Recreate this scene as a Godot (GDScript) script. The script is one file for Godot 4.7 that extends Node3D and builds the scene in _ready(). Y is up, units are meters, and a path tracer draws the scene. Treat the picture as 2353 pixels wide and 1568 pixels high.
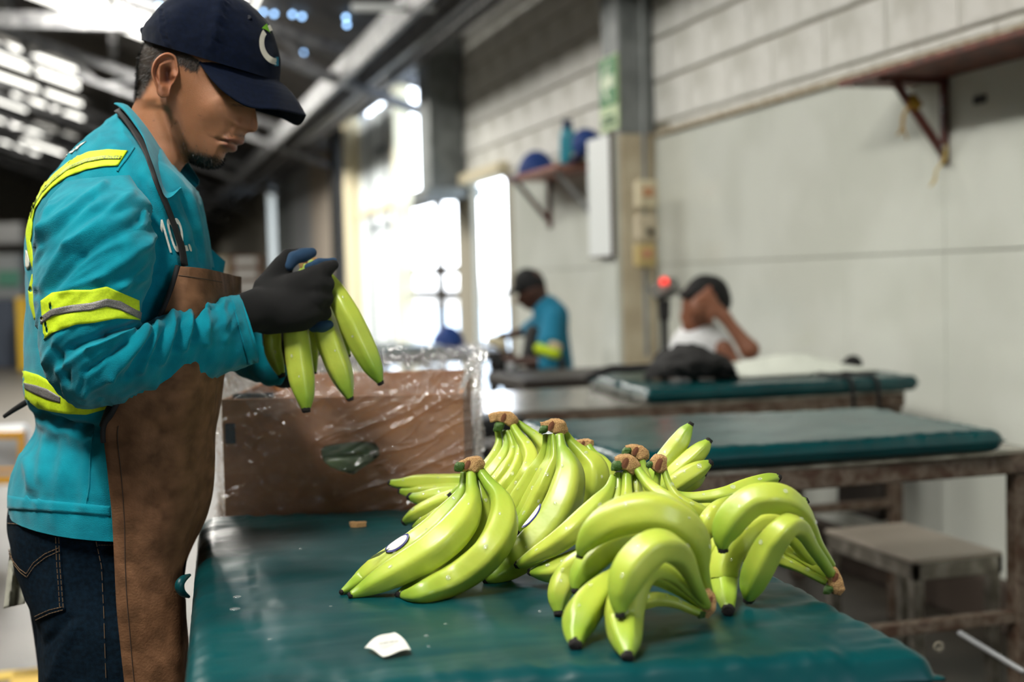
extends Node3D

# ---------------------------------------------------------------- camera frame
const FOC := 3034.0
const EYE := Vector3(0, 1.27, 0)
var CR := Vector3.RIGHT
var CU := Vector3.UP
var CF := Vector3.FORWARD
var used := {}
var noise := FastNoiseLite.new()
var rng := RandomNumberGenerator.new()

func frame_axes():
	var yaw := 0.2827
	var pit := 0.0477
	var rol := -0.026
	var f0 := Vector3(sin(yaw), 0, -cos(yaw))
	var r0 := Vector3(cos(yaw), 0, sin(yaw))
	CF = f0 * cos(pit) - Vector3.UP * sin(pit)
	var u := Vector3.UP * cos(pit) + f0 * sin(pit)
	CR = r0 * cos(rol) + u * sin(rol)
	CU = u * cos(rol) - r0 * sin(rol)

func pt(x: float, y: float, d: float) -> Vector3:      # a sight line of the photo at a depth, as a place in the world
	return EYE + (CF + CR * ((x - 1176.5) / FOC) - CU * ((y - 784.0) / FOC)) * d

func to_px(p: Vector3) -> Vector3:
	var q := p - EYE
	var z := q.dot(CF)
	return Vector3(1176.5 + FOC * q.dot(CR) / z, 784.0 - FOC * q.dot(CU) / z, z)

func sm(a: float, b: float, x: float) -> float:
	return smoothstep(a, b, x)

func gs(x: float, y: float, cx: float, cy: float, r: float) -> float:
	return exp(-((x - cx) * (x - cx) + (y - cy) * (y - cy)) / (r * r))

func seg2(px: float, py: float, ax: float, ay: float, bx: float, by: float) -> float:
	var dx := bx - ax
	var dy := by - ay
	var t: float = clampf(((px - ax) * dx + (py - ay) * dy) / (dx * dx + dy * dy), 0.0, 1.0)
	return sqrt((px - ax - t * dx) ** 2 + (py - ay - t * dy) ** 2)

# ---------------------------------------------------------------- meshes
class Geo:
	var v := PackedVector3Array()
	var uv := PackedVector2Array()
	var c := PackedColorArray()
	var i := PackedInt32Array()
	func add(p: Vector3, col := Color.WHITE, t := Vector2.ZERO) -> int:
		v.append(p); c.append(col); uv.append(t)
		return v.size() - 1
	func tri(a: int, b: int, d: int):
		i.append(a); i.append(b); i.append(d)
	func quad(a: int, b: int, d: int, e: int):
		tri(a, b, d); tri(a, d, e)
	func flat_quad(a: Vector3, b: Vector3, d: Vector3, e: Vector3, col := Color.WHITE):
		var k := v.size()
		for p in [a, b, d, e]:
			add(p, col)
		quad(k, k + 1, k + 2, k + 3)
	func grid(nu: int, nv: int, k0: int, wrap := false):   # vertices laid row by row, nu rows of nv
		for a in nu - 1:
			for b in (nv if wrap else nv - 1):
				var b2 := (b + 1) % nv
				quad(k0 + a * nv + b, k0 + a * nv + b2, k0 + (a + 1) * nv + b2, k0 + (a + 1) * nv + b)
	func fan(k0: int, n: int, p: Vector3, flip: bool, col := Color.WHITE):
		var m := add(p, col)
		for b in n:
			if flip: tri(m, k0 + (b + 1) % n, k0 + b)
			else: tri(m, k0 + b, k0 + (b + 1) % n)
	func mesh() -> ArrayMesh:
		var n := PackedVector3Array()
		n.resize(v.size())
		for t in range(0, i.size(), 3):
			var a := v[i[t]]
			var f := (v[i[t + 2]] - a).cross(v[i[t + 1]] - a)
			n[i[t]] += f; n[i[t + 1]] += f; n[i[t + 2]] += f
		for k in n.size():
			n[k] = n[k].normalized() if n[k].length_squared() > 1e-24 else Vector3.UP
		var arr := []
		arr.resize(Mesh.ARRAY_MAX)
		arr[Mesh.ARRAY_VERTEX] = v
		arr[Mesh.ARRAY_NORMAL] = n
		arr[Mesh.ARRAY_TEX_UV] = uv
		arr[Mesh.ARRAY_COLOR] = c
		arr[Mesh.ARRAY_INDEX] = i
		var m := ArrayMesh.new()
		m.add_surface_from_arrays(Mesh.PRIMITIVE_TRIANGLES, arr)
		return m

func box(g: Geo, p: Vector3, s: Vector3, bev := 0.004, b := Basis(), col := Color.WHITE):   # a chamfered box, centre p
	var h := s * 0.5
	var e: float = minf(bev, minf(h.x, minf(h.y, h.z)) * 0.9)
	var axes := [b.x, b.y, b.z]
	var hs := [h.x, h.y, h.z]
	for ax in 3:                                                    # six faces
		var u := (ax + 1) % 3
		var w := (ax + 2) % 3
		for sg in [-1.0, 1.0]:
			var c0: Vector3 = p + axes[ax] * hs[ax] * sg
			var du: Vector3 = axes[u] * (hs[u] - e)
			var dw: Vector3 = axes[w] * (hs[w] - e)
			if sg > 0: g.flat_quad(c0 - du - dw, c0 - du + dw, c0 + du + dw, c0 + du - dw, col)
			else: g.flat_quad(c0 - du - dw, c0 + du - dw, c0 + du + dw, c0 - du + dw, col)
		for su in [-1.0, 1.0]:                                        # edges along ax
			for sw in [-1.0, 1.0]:
				var l: Vector3 = axes[ax] * (hs[ax] - e)
				var p1: Vector3 = p + axes[u] * hs[u] * su + axes[w] * (hs[w] - e) * sw
				var p2: Vector3 = p + axes[u] * (hs[u] - e) * su + axes[w] * hs[w] * sw
				if su * sw > 0: g.flat_quad(p1 - l, p2 - l, p2 + l, p1 + l, col)
				else: g.flat_quad(p1 - l, p1 + l, p2 + l, p2 - l, col)
	for sx in [-1.0, 1.0]:
		for sy in [-1.0, 1.0]:
			for sz in [-1.0, 1.0]:
				var k := g.v.size()
				g.add(p + b.x * h.x * sx + b.y * (h.y - e) * sy + b.z * (h.z - e) * sz, col)
				g.add(p + b.x * (h.x - e) * sx + b.y * h.y * sy + b.z * (h.z - e) * sz, col)
				g.add(p + b.x * (h.x - e) * sx + b.y * (h.y - e) * sy + b.z * h.z * sz, col)
				if sx * sy * sz > 0: g.tri(k, k + 2, k + 1)
				else: g.tri(k, k + 1, k + 2)

func box_mesh(s: Vector3, bev := 0.004) -> ArrayMesh:
	var g := Geo.new()
	box(g, Vector3.ZERO, s, bev)
	return g.mesh()

func bar(g: Geo, a: Vector3, b: Vector3, w: float, h: float, up := Vector3.UP, bev := 0.003):  # a box beam from a to b
	var z := (b - a).normalized()
	var x := up.cross(z).normalized()
	box(g, (a + b) * 0.5, Vector3(w, h, a.distance_to(b)), bev, Basis(x, z.cross(x), z))

func cr(a: Vector3, b: Vector3, c: Vector3, d: Vector3, t: float) -> Vector3:
	return 0.5 * ((2.0 * b) + (c - a) * t + (2.0 * a - 5.0 * b + 4.0 * c - d) * t * t + (3.0 * b - a - 3.0 * c + d) * t * t * t)

func crf(a: float, b: float, c: float, d: float, t: float) -> float:
	return 0.5 * ((2.0 * b) + (c - a) * t + (2.0 * a - 5.0 * b + 4.0 * c - d) * t * t + (3.0 * b - a - 3.0 * c + d) * t * t * t)

func along(list, u: float):                                         # Catmull-Rom through Vector3s or floats, u from 0 to 1
	var n: int = list.size()
	var f := clampf(u, 0.0, 1.0) * (n - 1)
	var k := mini(int(f), n - 2)
	var t := f - k
	if list[0] is Vector3:
		return cr(list[maxi(k - 1, 0)], list[k], list[k + 1], list[mini(k + 2, n - 1)], t)
	return crf(list[maxi(k - 1, 0)], list[k], list[k + 1], list[mini(k + 2, n - 1)], t)

func tube(g: Geo, pts: Array, rad: Array, n := 12, rows := 0, col := Color.WHITE, flat := 1.0):   # round tube along a smooth path
	var m: int = rows if rows > 0 else pts.size()
	var k0 := g.v.size()
	var side := Vector3.ZERO
	for a in m:
		var u := float(a) / (m - 1)
		var p: Vector3 = along(pts, u) if rows > 0 else pts[a]
		var r: float = along(rad, u) if rows > 0 else rad[mini(a, rad.size() - 1)]
		var q: Vector3
		if rows > 0: q = (along(pts, minf(u + 0.01, 1.0)) - along(pts, maxf(u - 0.01, 0.0)))
		else: q = pts[mini(a + 1, m - 1)] - pts[maxi(a - 1, 0)]
		q = q.normalized()
		if side == Vector3.ZERO:
			side = q.cross(CF)
			if side.length() < 0.1: side = q.cross(Vector3.UP)
		side = (side - q * side.dot(q)).normalized()
		var up := side.cross(q)
		for b in n:
			var t := TAU * b / n
			g.add(p + (side * cos(t) + up * sin(t) * flat) * maxf(r, 1e-4), col, Vector2(float(b) / n, u))
	g.grid(m, n, k0, true)
	g.fan(k0, n, g_center(g, k0, n), true, col)
	g.fan(k0 + (m - 1) * n, n, g_center(g, k0 + (m - 1) * n, n), false, col)

func g_center(g: Geo, k: int, n: int) -> Vector3:
	var s := Vector3.ZERO
	for b in n: s += g.v[k + b]
	return s / n

func lathe(g: Geo, prof: Array, n := 24, at := Vector3.ZERO, b := Basis(), col := Color.WHITE):   # Vector2(radius, height)
	var k0 := g.v.size()
	for p in prof:
		for a in n:
			var t := TAU * a / n
			g.add(at + b * Vector3(cos(t) * p.x, p.y, -sin(t) * p.x), col)
	g.grid(prof.size(), n, k0, true)
	g.fan(k0, n, g_center(g, k0, n), true, col)
	g.fan(k0 + (prof.size() - 1) * n, n, g_center(g, k0 + (prof.size() - 1) * n, n), false, col)

func prism(g: Geo, outline: PackedVector2Array, o: Vector3, ax: Vector3, ay: Vector3, depth: Vector3, col := Color.WHITE):  # a flat outline given thickness
	var tr := Geometry2D.triangulate_polygon(outline)
	var n := outline.size()
	for s in 2:
		var k := g.v.size()
		for p in outline: g.add(o + ax * p.x + ay * p.y + depth * s, col)
		for t in range(0, tr.size(), 3):
			if s == 0: g.tri(k + tr[t], k + tr[t + 1], k + tr[t + 2])
			else: g.tri(k + tr[t], k + tr[t + 2], k + tr[t + 1])
	for a in n:
		var p0 := o + ax * outline[a].x + ay * outline[a].y
		var p1 := o + ax * outline[(a + 1) % n].x + ay * outline[(a + 1) % n].y
		g.flat_quad(p0, p0 + depth, p1 + depth, p1, col)

# a closed or open skin through rings: centre, two half axes, squareness; disp(u, v, p, n) pushes it out
class Loft:
	var c := []
	var a := []
	var b := []
	var e := []
	var host
	var disp = null
	var warp = null
	func ring(cc: Vector3, aa: Vector3, bb: Vector3, ee := 1.0):
		c.append(cc); a.append(aa); b.append(bb); e.append(ee)
	func base(u: float, v: float) -> Vector3:
		var t := TAU * v
		var ee: float = host.along(e, u)
		var x := cos(t)
		var y := sin(t)
		var q: Vector3 = host.along(c, u) + host.along(a, u) * (signf(x) * pow(absf(x), ee)) + host.along(b, u) * (signf(y) * pow(absf(y), ee))
		if warp != null: q += warp.call(u, x, y)
		return q
	func at(u: float, v: float, off := 0.0) -> Vector3:
		var p := base(u, v)
		if disp == null and off == 0.0: return p
		var d := 0.004
		var tu := base(minf(u + d, 1.0), v) - base(maxf(u - d, 0.0), v)
		var tv := base(u, v + d) - base(u, v - d)
		var n := tv.cross(tu).normalized()
		if n.dot(p - host.along(c, u)) < 0: n = -n
		var h := off
		if disp != null: h += disp.call(u, v, p, n)
		return p + n * h

var loft_cache := {}
func loft_samples(l: Loft, nu := 90, nv := 120) -> Array:
	if not loft_cache.has(l):
		var px := PackedVector3Array()
		for i in nu + 1:
			for j in nv:
				px.append(to_px(l.at(float(i) / nu, float(j) / nv)))
		loft_cache[l] = [px, nu, nv]
	return loft_cache[l]

func loft_find(l: Loft, x: float, y: float) -> Vector2:              # where a sight line meets the near side of a skin
	var s := loft_samples(l)
	var px: PackedVector3Array = s[0]
	var nv: int = s[2]
	var best := 1e9
	var bi := 0
	var cz: float = to_px(l.at(0.5, 0.0)).z
	for k in px.size():
		var q := px[k]
		var d: float = absf(q.x - x) + absf(q.y - y) + (q.z - cz) * 60.0
		if d < best: best = d; bi = k
	var uv := Vector2(float(bi / nv) / s[1], float(bi % nv) / nv)
	for it in 3:
		var p := to_px(l.at(uv.x, uv.y))
		var pu := to_px(l.at(minf(uv.x + 0.003, 1.0), uv.y))
		var pv := to_px(l.at(uv.x, uv.y + 0.003))
		var m00 := (pu.x - p.x) / 0.003
		var m10 := (pu.y - p.y) / 0.003
		var m01 := (pv.x - p.x) / 0.003
		var m11 := (pv.y - p.y) / 0.003
		var det := m00 * m11 - m01 * m10
		if absf(det) < 4000.0: break
		var du := ((x - p.x) * m11 - (y - p.y) * m01) / det
		var dv := ((y - p.y) * m00 - (x - p.x) * m10) / det
		var nx := Vector2(clampf(uv.x + clampf(du, -0.01, 0.01), 0.0, 1.0), uv.y + clampf(dv, -0.01, 0.01))
		var np := to_px(l.at(nx.x, nx.y))
		if absf(np.x - x) + absf(np.y - y) > absf(p.x - x) + absf(p.y - y) + 0.5: break
		uv = nx
	return uv

func loft_geo(l: Loft, nu: int, nv: int, cap0 := true, cap1 := true, col := Color.WHITE) -> Geo:
	var g := Geo.new()
	for i in nu + 1:
		for j in nv:
			g.add(l.at(float(i) / nu, float(j) / nv), col, Vector2(float(j) / nv, float(i) / nu))
	g.grid(nu + 1, nv, 0, true)
	if cap0: g.fan(0, nv, g_center(g, 0, nv), true, col)
	if cap1: g.fan(nu * nv, nv, g_center(g, nu * nv, nv), false, col)
	return g

func poly_at(list: Array, u: float) -> Vector2:                     # a point along a polyline of x, y pairs
	var n := list.size() / 2
	var f := clampf(u, 0.0, 1.0) * (n - 1)
	var k := mini(int(f), n - 2)
	return Vector2(list[k * 2], list[k * 2 + 1]).lerp(Vector2(list[k * 2 + 2], list[k * 2 + 3]), f - k)

# a strip of cloth sewn on a skin, between two edge lines
func sewn(l: Loft, e0: Array, e1: Array, n: int, m: int, off: float, col := Color.WHITE) -> Geo:
	var g := Geo.new()
	for a in n + 1:
		for b in m + 1:
			var q := poly_at(e0, float(a) / n).lerp(poly_at(e1, float(a) / n), float(b) / m)
			var w := loft_find(l, q.x, q.y)
			g.add(l.at(w.x, w.y, off), col, Vector2(float(a) / n, float(b) / m))
	g.grid(n + 1, m + 1, 0)
	rim(g, n + 1, m + 1, off)
	return g

func rim(g: Geo, nu: int, nv: int, t: float):                       # gives an open sheet laid row by row an edge that turns away from the eye
	var k := g.v.size()
	for q in g.v.duplicate():
		g.add(q + CF * t * 1.5, g.c[0])
	var ring := []
	for b in nv: ring.append(b)
	for a in range(1, nu): ring.append(a * nv + nv - 1)
	for b in range(nv - 2, -1, -1): ring.append((nu - 1) * nv + b)
	for a in range(nu - 2, 0, -1): ring.append(a * nv)
	for r in ring.size():
		var r0: int = ring[r]
		var r1: int = ring[(r + 1) % ring.size()]
		g.quad(r0, r0 + k, r1 + k, r1)

# tapered capsules joined by a smooth minimum, skinned with surface nets
func nets(g: Geo, prims: Array, cell: float, k: float, paint = null, flat := Vector3.ONE):
	var lo := Vector3.ONE * 1e9
	var hi := -lo
	for p in prims:
		for q in [[p[0], p[2]], [p[1], p[3]]]:
			lo = lo.min(q[0] - Vector3.ONE * (q[1] + k * 3.0 + cell * 2.0))
			hi = hi.max(q[0] + Vector3.ONE * (q[1] + k * 3.0 + cell * 2.0))
	var nx := int((hi.x - lo.x) / cell) + 2
	var ny := int((hi.y - lo.y) / cell) + 2
	var nz := int((hi.z - lo.z) / cell) + 2
	var f := PackedFloat32Array()
	f.resize(nx * ny * nz)
	for p in prims:
		var a: Vector3 = p[0]
		var b: Vector3 = p[1]
		var ra: float = p[2]
		var rb: float = p[3]
		var reach := maxf(ra, rb) + k * 4.0 + cell
		var l2 := ((a.min(b) - Vector3.ONE * reach - lo) / cell).max(Vector3.ZERO)
		var h2 := (a.max(b) + Vector3.ONE * reach - lo) / cell
		var ab := b - a
		var den := maxf(ab.length_squared(), 1e-9)
		for z in range(int(l2.z), mini(int(h2.z) + 1, nz)):
			for y in range(int(l2.y), mini(int(h2.y) + 1, ny)):
				var row := (z * ny + y) * nx
				for x in range(int(l2.x), mini(int(h2.x) + 1, nx)):
					var q := lo + Vector3(x, y, z) * cell - a
					var t := clampf(q.dot(ab) / den, 0.0, 1.0)
					var d := (q - ab * t).length() - (ra + (rb - ra) * t)
					if d < k * 4.0: f[row + x] += exp(-d / k)
	for j in f.size(): f[j] = (-k * log(f[j])) if f[j] > 1e-9 else k * 9.0
	var at := PackedInt32Array()
	at.resize(nx * ny * nz)
	at.fill(-1)
	var sx := 1
	var sy := nx
	var sz := nx * ny
	var offs := [0, sx, sy, sx + sy, sz, sz + sx, sz + sy, sz + sx + sy]
	var ed := [0, 1, 2, 3, 4, 5, 6, 7, 0, 2, 1, 3, 4, 6, 5, 7, 0, 4, 1, 5, 2, 6, 3, 7]
	for z in nz - 1:
		for y in ny - 1:
			for x in nx - 1:
				var o := x + y * sy + z * sz
				var first := f[o] < 0.0
				var mixed := false
				for w in range(1, 8):
					if (f[o + offs[w]] < 0.0) != first: mixed = true; break
				if not mixed: continue
				var s := Vector3.ZERO
				var cnt := 0
				for e in range(0, 24, 2):
					var i0: int = ed[e]
					var i1: int = ed[e + 1]
					var d0 := f[o + offs[i0]]
					var d1 := f[o + offs[i1]]
					if (d0 < 0.0) == (d1 < 0.0): continue
					var t := d0 / (d0 - d1)
					s += Vector3(i0 & 1, (i0 >> 1) & 1, i0 >> 2).lerp(Vector3(i1 & 1, (i1 >> 1) & 1, i1 >> 2), t)
					cnt += 1
				var p := lo + (Vector3(x, y, z) + s / cnt) * cell
				at[o] = g.add(p, paint.call(p) if paint != null else Color.WHITE)
	for z in range(1, nz - 1):
		for y in range(1, ny - 1):
			for x in range(1, nx - 1):
				var o := x + y * sy + z * sz
				var ins := f[o] < 0.0
				if ins != (f[o + sx] < 0.0): nq(g, at[o - sy - sz], at[o - sz], at[o], at[o - sy], not ins)
				if ins != (f[o + sy] < 0.0): nq(g, at[o - sx - sz], at[o - sx], at[o], at[o - sz], not ins)
				if ins != (f[o + sz] < 0.0): nq(g, at[o - sx - sy], at[o - sy], at[o], at[o - sx], not ins)

func nq(g: Geo, a: int, b: int, c: int, d: int, flip: bool):
	if a < 0 or b < 0 or c < 0 or d < 0: return
	if flip: g.quad(a, b, c, d)
	else: g.quad(a, d, c, b)

# ---------------------------------------------------------------- nodes
func numbered(called: String) -> String:
	used[called] = used.get(called, -1) + 1
	return called if used[called] == 0 else "%s_%03d" % [called, used[called]]

func tag(o: Node3D, label: String, category := "", group := "", kind := "") -> Node3D:
	if label: o.set_meta("label", label)
	if category: o.set_meta("category", category)
	if group: o.set_meta("group", group)
	if kind: o.set_meta("kind", kind)
	return o

func thing(called: String, label: String, category: String, at := Vector3.ZERO, group := "") -> Node3D:
	var o := Node3D.new()
	o.name = numbered(called)
	add_child(o)
	o.position = at
	return tag(o, label, category, group)

func put(called: String, m, material: Material, parent: Node3D = null, at := Vector3.ZERO) -> MeshInstance3D:   # one named mesh; g holds world places, so it is taken back to its parent's
	var o := MeshInstance3D.new()
	var top := parent == null
	o.name = numbered(called) if top else called
	if m is Geo:
		var off: Vector3 = world_of(parent) + at
		if off != Vector3.ZERO:
			for k in m.v.size(): m.v[k] -= off
		o.mesh = m.mesh()
	else:
		o.mesh = m
	o.material_override = material
	o.position = at
	if top: add_child(o)
	else: parent.add_child(o, true)
	return o

func world_of(n) -> Vector3:
	var s := Vector3.ZERO
	while n != null and n != self:
		s += n.position
		n = n.get_parent()
	return s

# ---------------------------------------------------------------- materials
var tex := {}
func ntex(key: String, freq: float, oct := 3, ramp: Array = [], size := 512, kind := FastNoiseLite.TYPE_SIMPLEX_SMOOTH) -> NoiseTexture2D:
	if tex.has(key): return tex[key]
	var n := FastNoiseLite.new()
	n.noise_type = kind
	n.frequency = freq
	n.fractal_octaves = oct
	n.seed = tex.size() + 3
	var t := NoiseTexture2D.new()
	t.width = size
	t.height = size
	t.seamless = true
	t.noise = n
	if ramp:
		var gr := Gradient.new()
		gr.offsets = PackedFloat32Array(ramp[0])
		gr.colors = PackedColorArray(ramp[1])
		t.color_ramp = gr
	tex[key] = t
	return t

func mat(col: Color, rough := 0.6, metal := 0.0) -> StandardMaterial3D:
	var m := StandardMaterial3D.new()
	m.albedo_color = col
	m.roughness = rough
	m.metallic = metal
	return m

func bump(m: StandardMaterial3D, t: Texture2D, scale_m: float, cm: float) -> StandardMaterial3D:   # fine relief, one repeat every scale_m metres
	m.uv1_triplanar = true
	m.uv1_scale = Vector3.ONE / scale_m
	m.heightmap_enabled = true
	m.heightmap_texture = t
	m.heightmap_scale = cm
	return m

func tint(m: StandardMaterial3D, t: Texture2D, scale_m: float) -> StandardMaterial3D:              # colour variation that belongs to the surface
	m.uv1_triplanar = true
	m.uv1_scale = Vector3.ONE / scale_m
	m.albedo_texture = t
	return m

func shades(key: String, lo: Color, hi: Color, freq := 0.01, oct := 4) -> NoiseTexture2D:
	return ntex(key, freq, oct, [[0.25, 0.75], [lo, hi]])

# ---------------------------------------------------------------- the scene
var M := {}

func _ready():
	frame_axes()
	noise.noise_type = FastNoiseLite.TYPE_SIMPLEX_SMOOTH
	noise.seed = 7
	noise.frequency = 1.0
	noise.fractal_octaves = 3
	rng.seed = 11
	var cam := Camera3D.new()
	cam.name = "camera"
	cam.transform = Transform3D(Basis(CR, CU, -CF), EYE)
	var phys := CameraAttributesPhysical.new()
	phys.frustum_focal_length = 46.44
	phys.frustum_focus_distance = 1.72
	phys.exposure_aperture = 2.8
	cam.attributes = phys
	cam.fov = 28.973
	cam.near = 0.05
	cam.far = 200.0
	add_child(cam)
	cam.current = true
	var env := Environment.new()
	env.background_mode = Environment.BG_SKY
	var sky := Sky.new()
	var sm_ := ProceduralSkyMaterial.new()
	sm_.sky_top_color = Color(0.74, 0.82, 0.93)
	sm_.sky_horizon_color = Color(0.96, 0.98, 1.0)
	sm_.ground_bottom_color = Color(0.62, 0.62, 0.6)
	sm_.ground_horizon_color = Color(0.9, 0.92, 0.94)
	sm_.sky_energy_multiplier = 2.2
	sm_.ground_energy_multiplier = 1.5
	sky.sky_material = sm_
	env.sky = sky
	env.tonemap_mode = Environment.TONE_MAPPER_LINEAR
	env.tonemap_exposure = 1.68
	env.sdfgi_enabled = true
	env.ssao_enabled = true
	env.ssil_enabled = true
	var we := WorldEnvironment.new()
	we.name = "surroundings"
	we.environment = env
	add_child(we)
	materials()
	unseen_roof_lights()
	shell()
	far_hall()
	tables()
	wall_things()
	far_things()
	carton()
	bananas()
	worker()
	colleagues()
	small_things()

func materials():
	var fine := ntex("fine", 0.05, 4)
	var weave := ntex("weave", 0.12, 2, [], 512, FastNoiseLite.TYPE_CELLULAR)
	var soft := ntex("soft", 0.008, 4)
	M.block = bump(tint(mat(Color.WHITE, 0.8), shades("block", Color(0.77, 0.77, 0.74), Color(0.86, 0.86, 0.84), 0.012), 1.7), fine, 1.7, 0.25)
	M.mortar = bump(mat(Color(0.56, 0.54, 0.48), 0.95), fine, 0.5, 0.4)
	M.tile = tint(mat(Color.WHITE, 0.16), shades("tile", Color(0.79, 0.805, 0.77), Color(0.825, 0.84, 0.81), 0.006), 2.3)
	M.tile.uv1_world_triplanar = true
	M.grout = mat(Color(0.66, 0.64, 0.57), 0.9)
	M.sill = tint(mat(Color.WHITE, 0.8), shades("sill", Color(0.62, 0.55, 0.43), Color(0.82, 0.80, 0.74), 0.02), 0.6)
	M.curb = mat(Color(0.24, 0.20, 0.17), 0.8)
	M.floor = tint(mat(Color.WHITE, 0.5), shades("floor", Color(0.20, 0.185, 0.155), Color(0.27, 0.25, 0.22), 0.01), 3.0)
	M.yard = mat(Color(0.75, 0.75, 0.73), 0.9)
	M.grey_steel = tint(mat(Color.WHITE, 0.55), shades("grey_steel", Color(0.40, 0.42, 0.42), Color(0.50, 0.52, 0.52), 0.01), 1.4)
	M.beige = tint(mat(Color.WHITE, 0.75), shades("beige", Color(0.70, 0.65, 0.55), Color(0.78, 0.74, 0.64), 0.01), 1.2)
	M.roof = tint(mat(Color.WHITE, 0.7), shades("roof", Color(0.235, 0.22, 0.20), Color(0.34, 0.32, 0.295), 0.01), 2.5)
	M.truss = tint(mat(Color.WHITE, 0.55, 0.3), shades("truss", Color(0.36, 0.36, 0.37), Color(0.55, 0.55, 0.55), 0.02), 1.4)
	M.far_wall = mat(Color(0.62, 0.60, 0.55), 0.9)
	M.white = mat(Color(0.88, 0.90, 0.90), 0.5)
	M.white_door = mat(Color(0.86, 0.89, 0.90), 0.45)
	M.cream = mat(Color(0.80, 0.76, 0.64), 0.7)
	M.dark = mat(Color(0.06, 0.06, 0.06), 0.7)
	M.zinc = mat(Color(0.62, 0.63, 0.64), 0.4, 0.5)
	M.zinc_warm = mat(Color(0.66, 0.62, 0.57), 0.5, 0.2)
	M.skylight = mat(Color(0.9, 0.9, 0.9), 0.6)
	M.skylight.emission_enabled = true
	M.skylight.emission = Color(1, 0.99, 0.95)
	M.skylight.emission_energy_multiplier = 2.0
	M.blue_gap = mat(Color(0.6, 0.8, 1.0), 0.6)
	M.blue_gap.emission_enabled = true
	M.blue_gap.emission = Color(0.62, 0.80, 1.0)
	M.blue_gap.emission_energy_multiplier = 4.0
	M.vinyl = bump(tint(mat(Color.WHITE, 0.38), shades("vinyl", Color(0.0, 0.20, 0.215), Color(0.0, 0.25, 0.26), 0.006), 1.3), ntex("vinyl_relief", 0.012, 4), 0.9, 0.12)
	M.vinyl_far = bump(tint(mat(Color.WHITE, 0.27), shades("vinyl_far", Color(0.0, 0.20, 0.215), Color(0.02, 0.255, 0.265), 0.006), 1.7), ntex("vinyl_relief", 0.012, 4), 1.1, 0.12)
	M.vinyl.metallic_specular = 0.36
	M.table_steel = tint(mat(Color.WHITE, 0.22, 0.6), shades("table_steel", Color(0.46, 0.44, 0.40), Color(0.66, 0.64, 0.60), 0.015), 0.8)
	M.rusty = tint(mat(Color.WHITE, 0.7, 0.1), ntex("rusty", 0.02, 4, [[0.2, 0.45, 0.6, 0.8], [Color(0.26, 0.17, 0.11), Color(0.33, 0.28, 0.23), Color(0.42, 0.37, 0.32), Color(0.30, 0.24, 0.2)]]), 0.7)
	M.dark_steel = mat(Color(0.17, 0.15, 0.13), 0.6, 0.2)
	M.redwood = tint(mat(Color.WHITE, 0.55), ntex("redwood", 0.02, 3, [[0.2, 0.8], [Color(0.27, 0.11, 0.06), Color(0.43, 0.20, 0.12)]]), 0.9)
	M.bracket = mat(Color(0.30, 0.12, 0.08), 0.5)
	M.pinkwood = mat(Color(0.62, 0.40, 0.34), 0.5)
	M.card = bump(tint(mat(Color.WHITE, 0.85), shades("card", Color(0.50, 0.32, 0.165), Color(0.56, 0.37, 0.20), 0.006), 0.8), fine, 0.2, 0.04)
	M.card_edge = mat(Color(0.66, 0.50, 0.36), 0.9)
	var fm := mat(Color(1, 1, 1, 0.06), 0.07)
	fm.transparency = BaseMaterial3D.TRANSPARENCY_ALPHA
	fm.metallic_specular = 0.38
	M.film = fm
	M.skin = bump(mat(Color.WHITE, 0.6), fine, 0.035, 0.035)
	M.skin.vertex_color_use_as_albedo = true
	M.skin.subsurf_scatter_enabled = true
	M.skin.subsurf_scatter_strength = 0.08
	M.hair = mat(Color(0.035, 0.028, 0.024), 0.6)
	M.shirt = bump(tint(mat(Color.WHITE, 0.92), shades("shirt", Color(0.0, 0.42, 0.485), Color(0.015, 0.49, 0.55), 0.008, 3), 0.5), ntex("knit", 0.18, 2), 0.16, 0.06)
	M.shirt.rim_enabled = true
	M.shirt.rim = 0.2
	M.shirt.rim_tint = 0.5
	M.shirt_far = mat(Color(0.07, 0.44, 0.56), 0.9)
	M.hivis = bump(tint(mat(Color.WHITE, 0.75), shades("hivis", Color(0.66, 0.76, 0.0), Color(0.73, 0.83, 0.01), 0.02), 0.3), weave, 0.05, 0.03)
	M.reflect = bump(tint(mat(Color.WHITE, 0.5, 0.1), ntex("reflect", 0.05, 4, [[0.3, 0.5, 0.75], [Color(0.30, 0.29, 0.28), Color(0.42, 0.41, 0.40), Color(0.5, 0.49, 0.48)]]), 0.12), fine, 0.05, 0.05)
	M.reflect_worn = tint(mat(Color.WHITE, 0.6), ntex("reflect_worn", 0.07, 3, [[0.42, 0.5, 0.56], [Color(0.72, 0.82, 0.03), Color(0.45, 0.47, 0.16), Color(0.33, 0.33, 0.27)]]), 0.09)
	M.print = tint(mat(Color.WHITE, 0.8), shades("print", Color(0.76, 0.76, 0.70), Color(0.86, 0.86, 0.82), 0.03), 0.1)
	M.strap = mat(Color(0.035, 0.035, 0.038), 0.8)
	M.leather = bump(tint(mat(Color.WHITE, 0.72), ntex("leather", 0.006, 3, [[0.15, 0.5, 0.9], [Color(0.31, 0.22, 0.15), Color(0.40, 0.285, 0.20), Color(0.47, 0.34, 0.245)]]), 1.3), fine, 0.12, 0.05)
	M.stitch = mat(Color(0.20, 0.15, 0.11), 0.9)
	M.denim = bump(tint(mat(Color.WHITE, 0.92), ntex("denim", 0.010, 5, [[0.25, 0.7], [Color(0.008, 0.05, 0.085), Color(0.03, 0.10, 0.15)]]), 0.45), weave, 0.045, 0.05)
	M.thread = mat(Color(0.36, 0.28, 0.19), 0.9)
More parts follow.
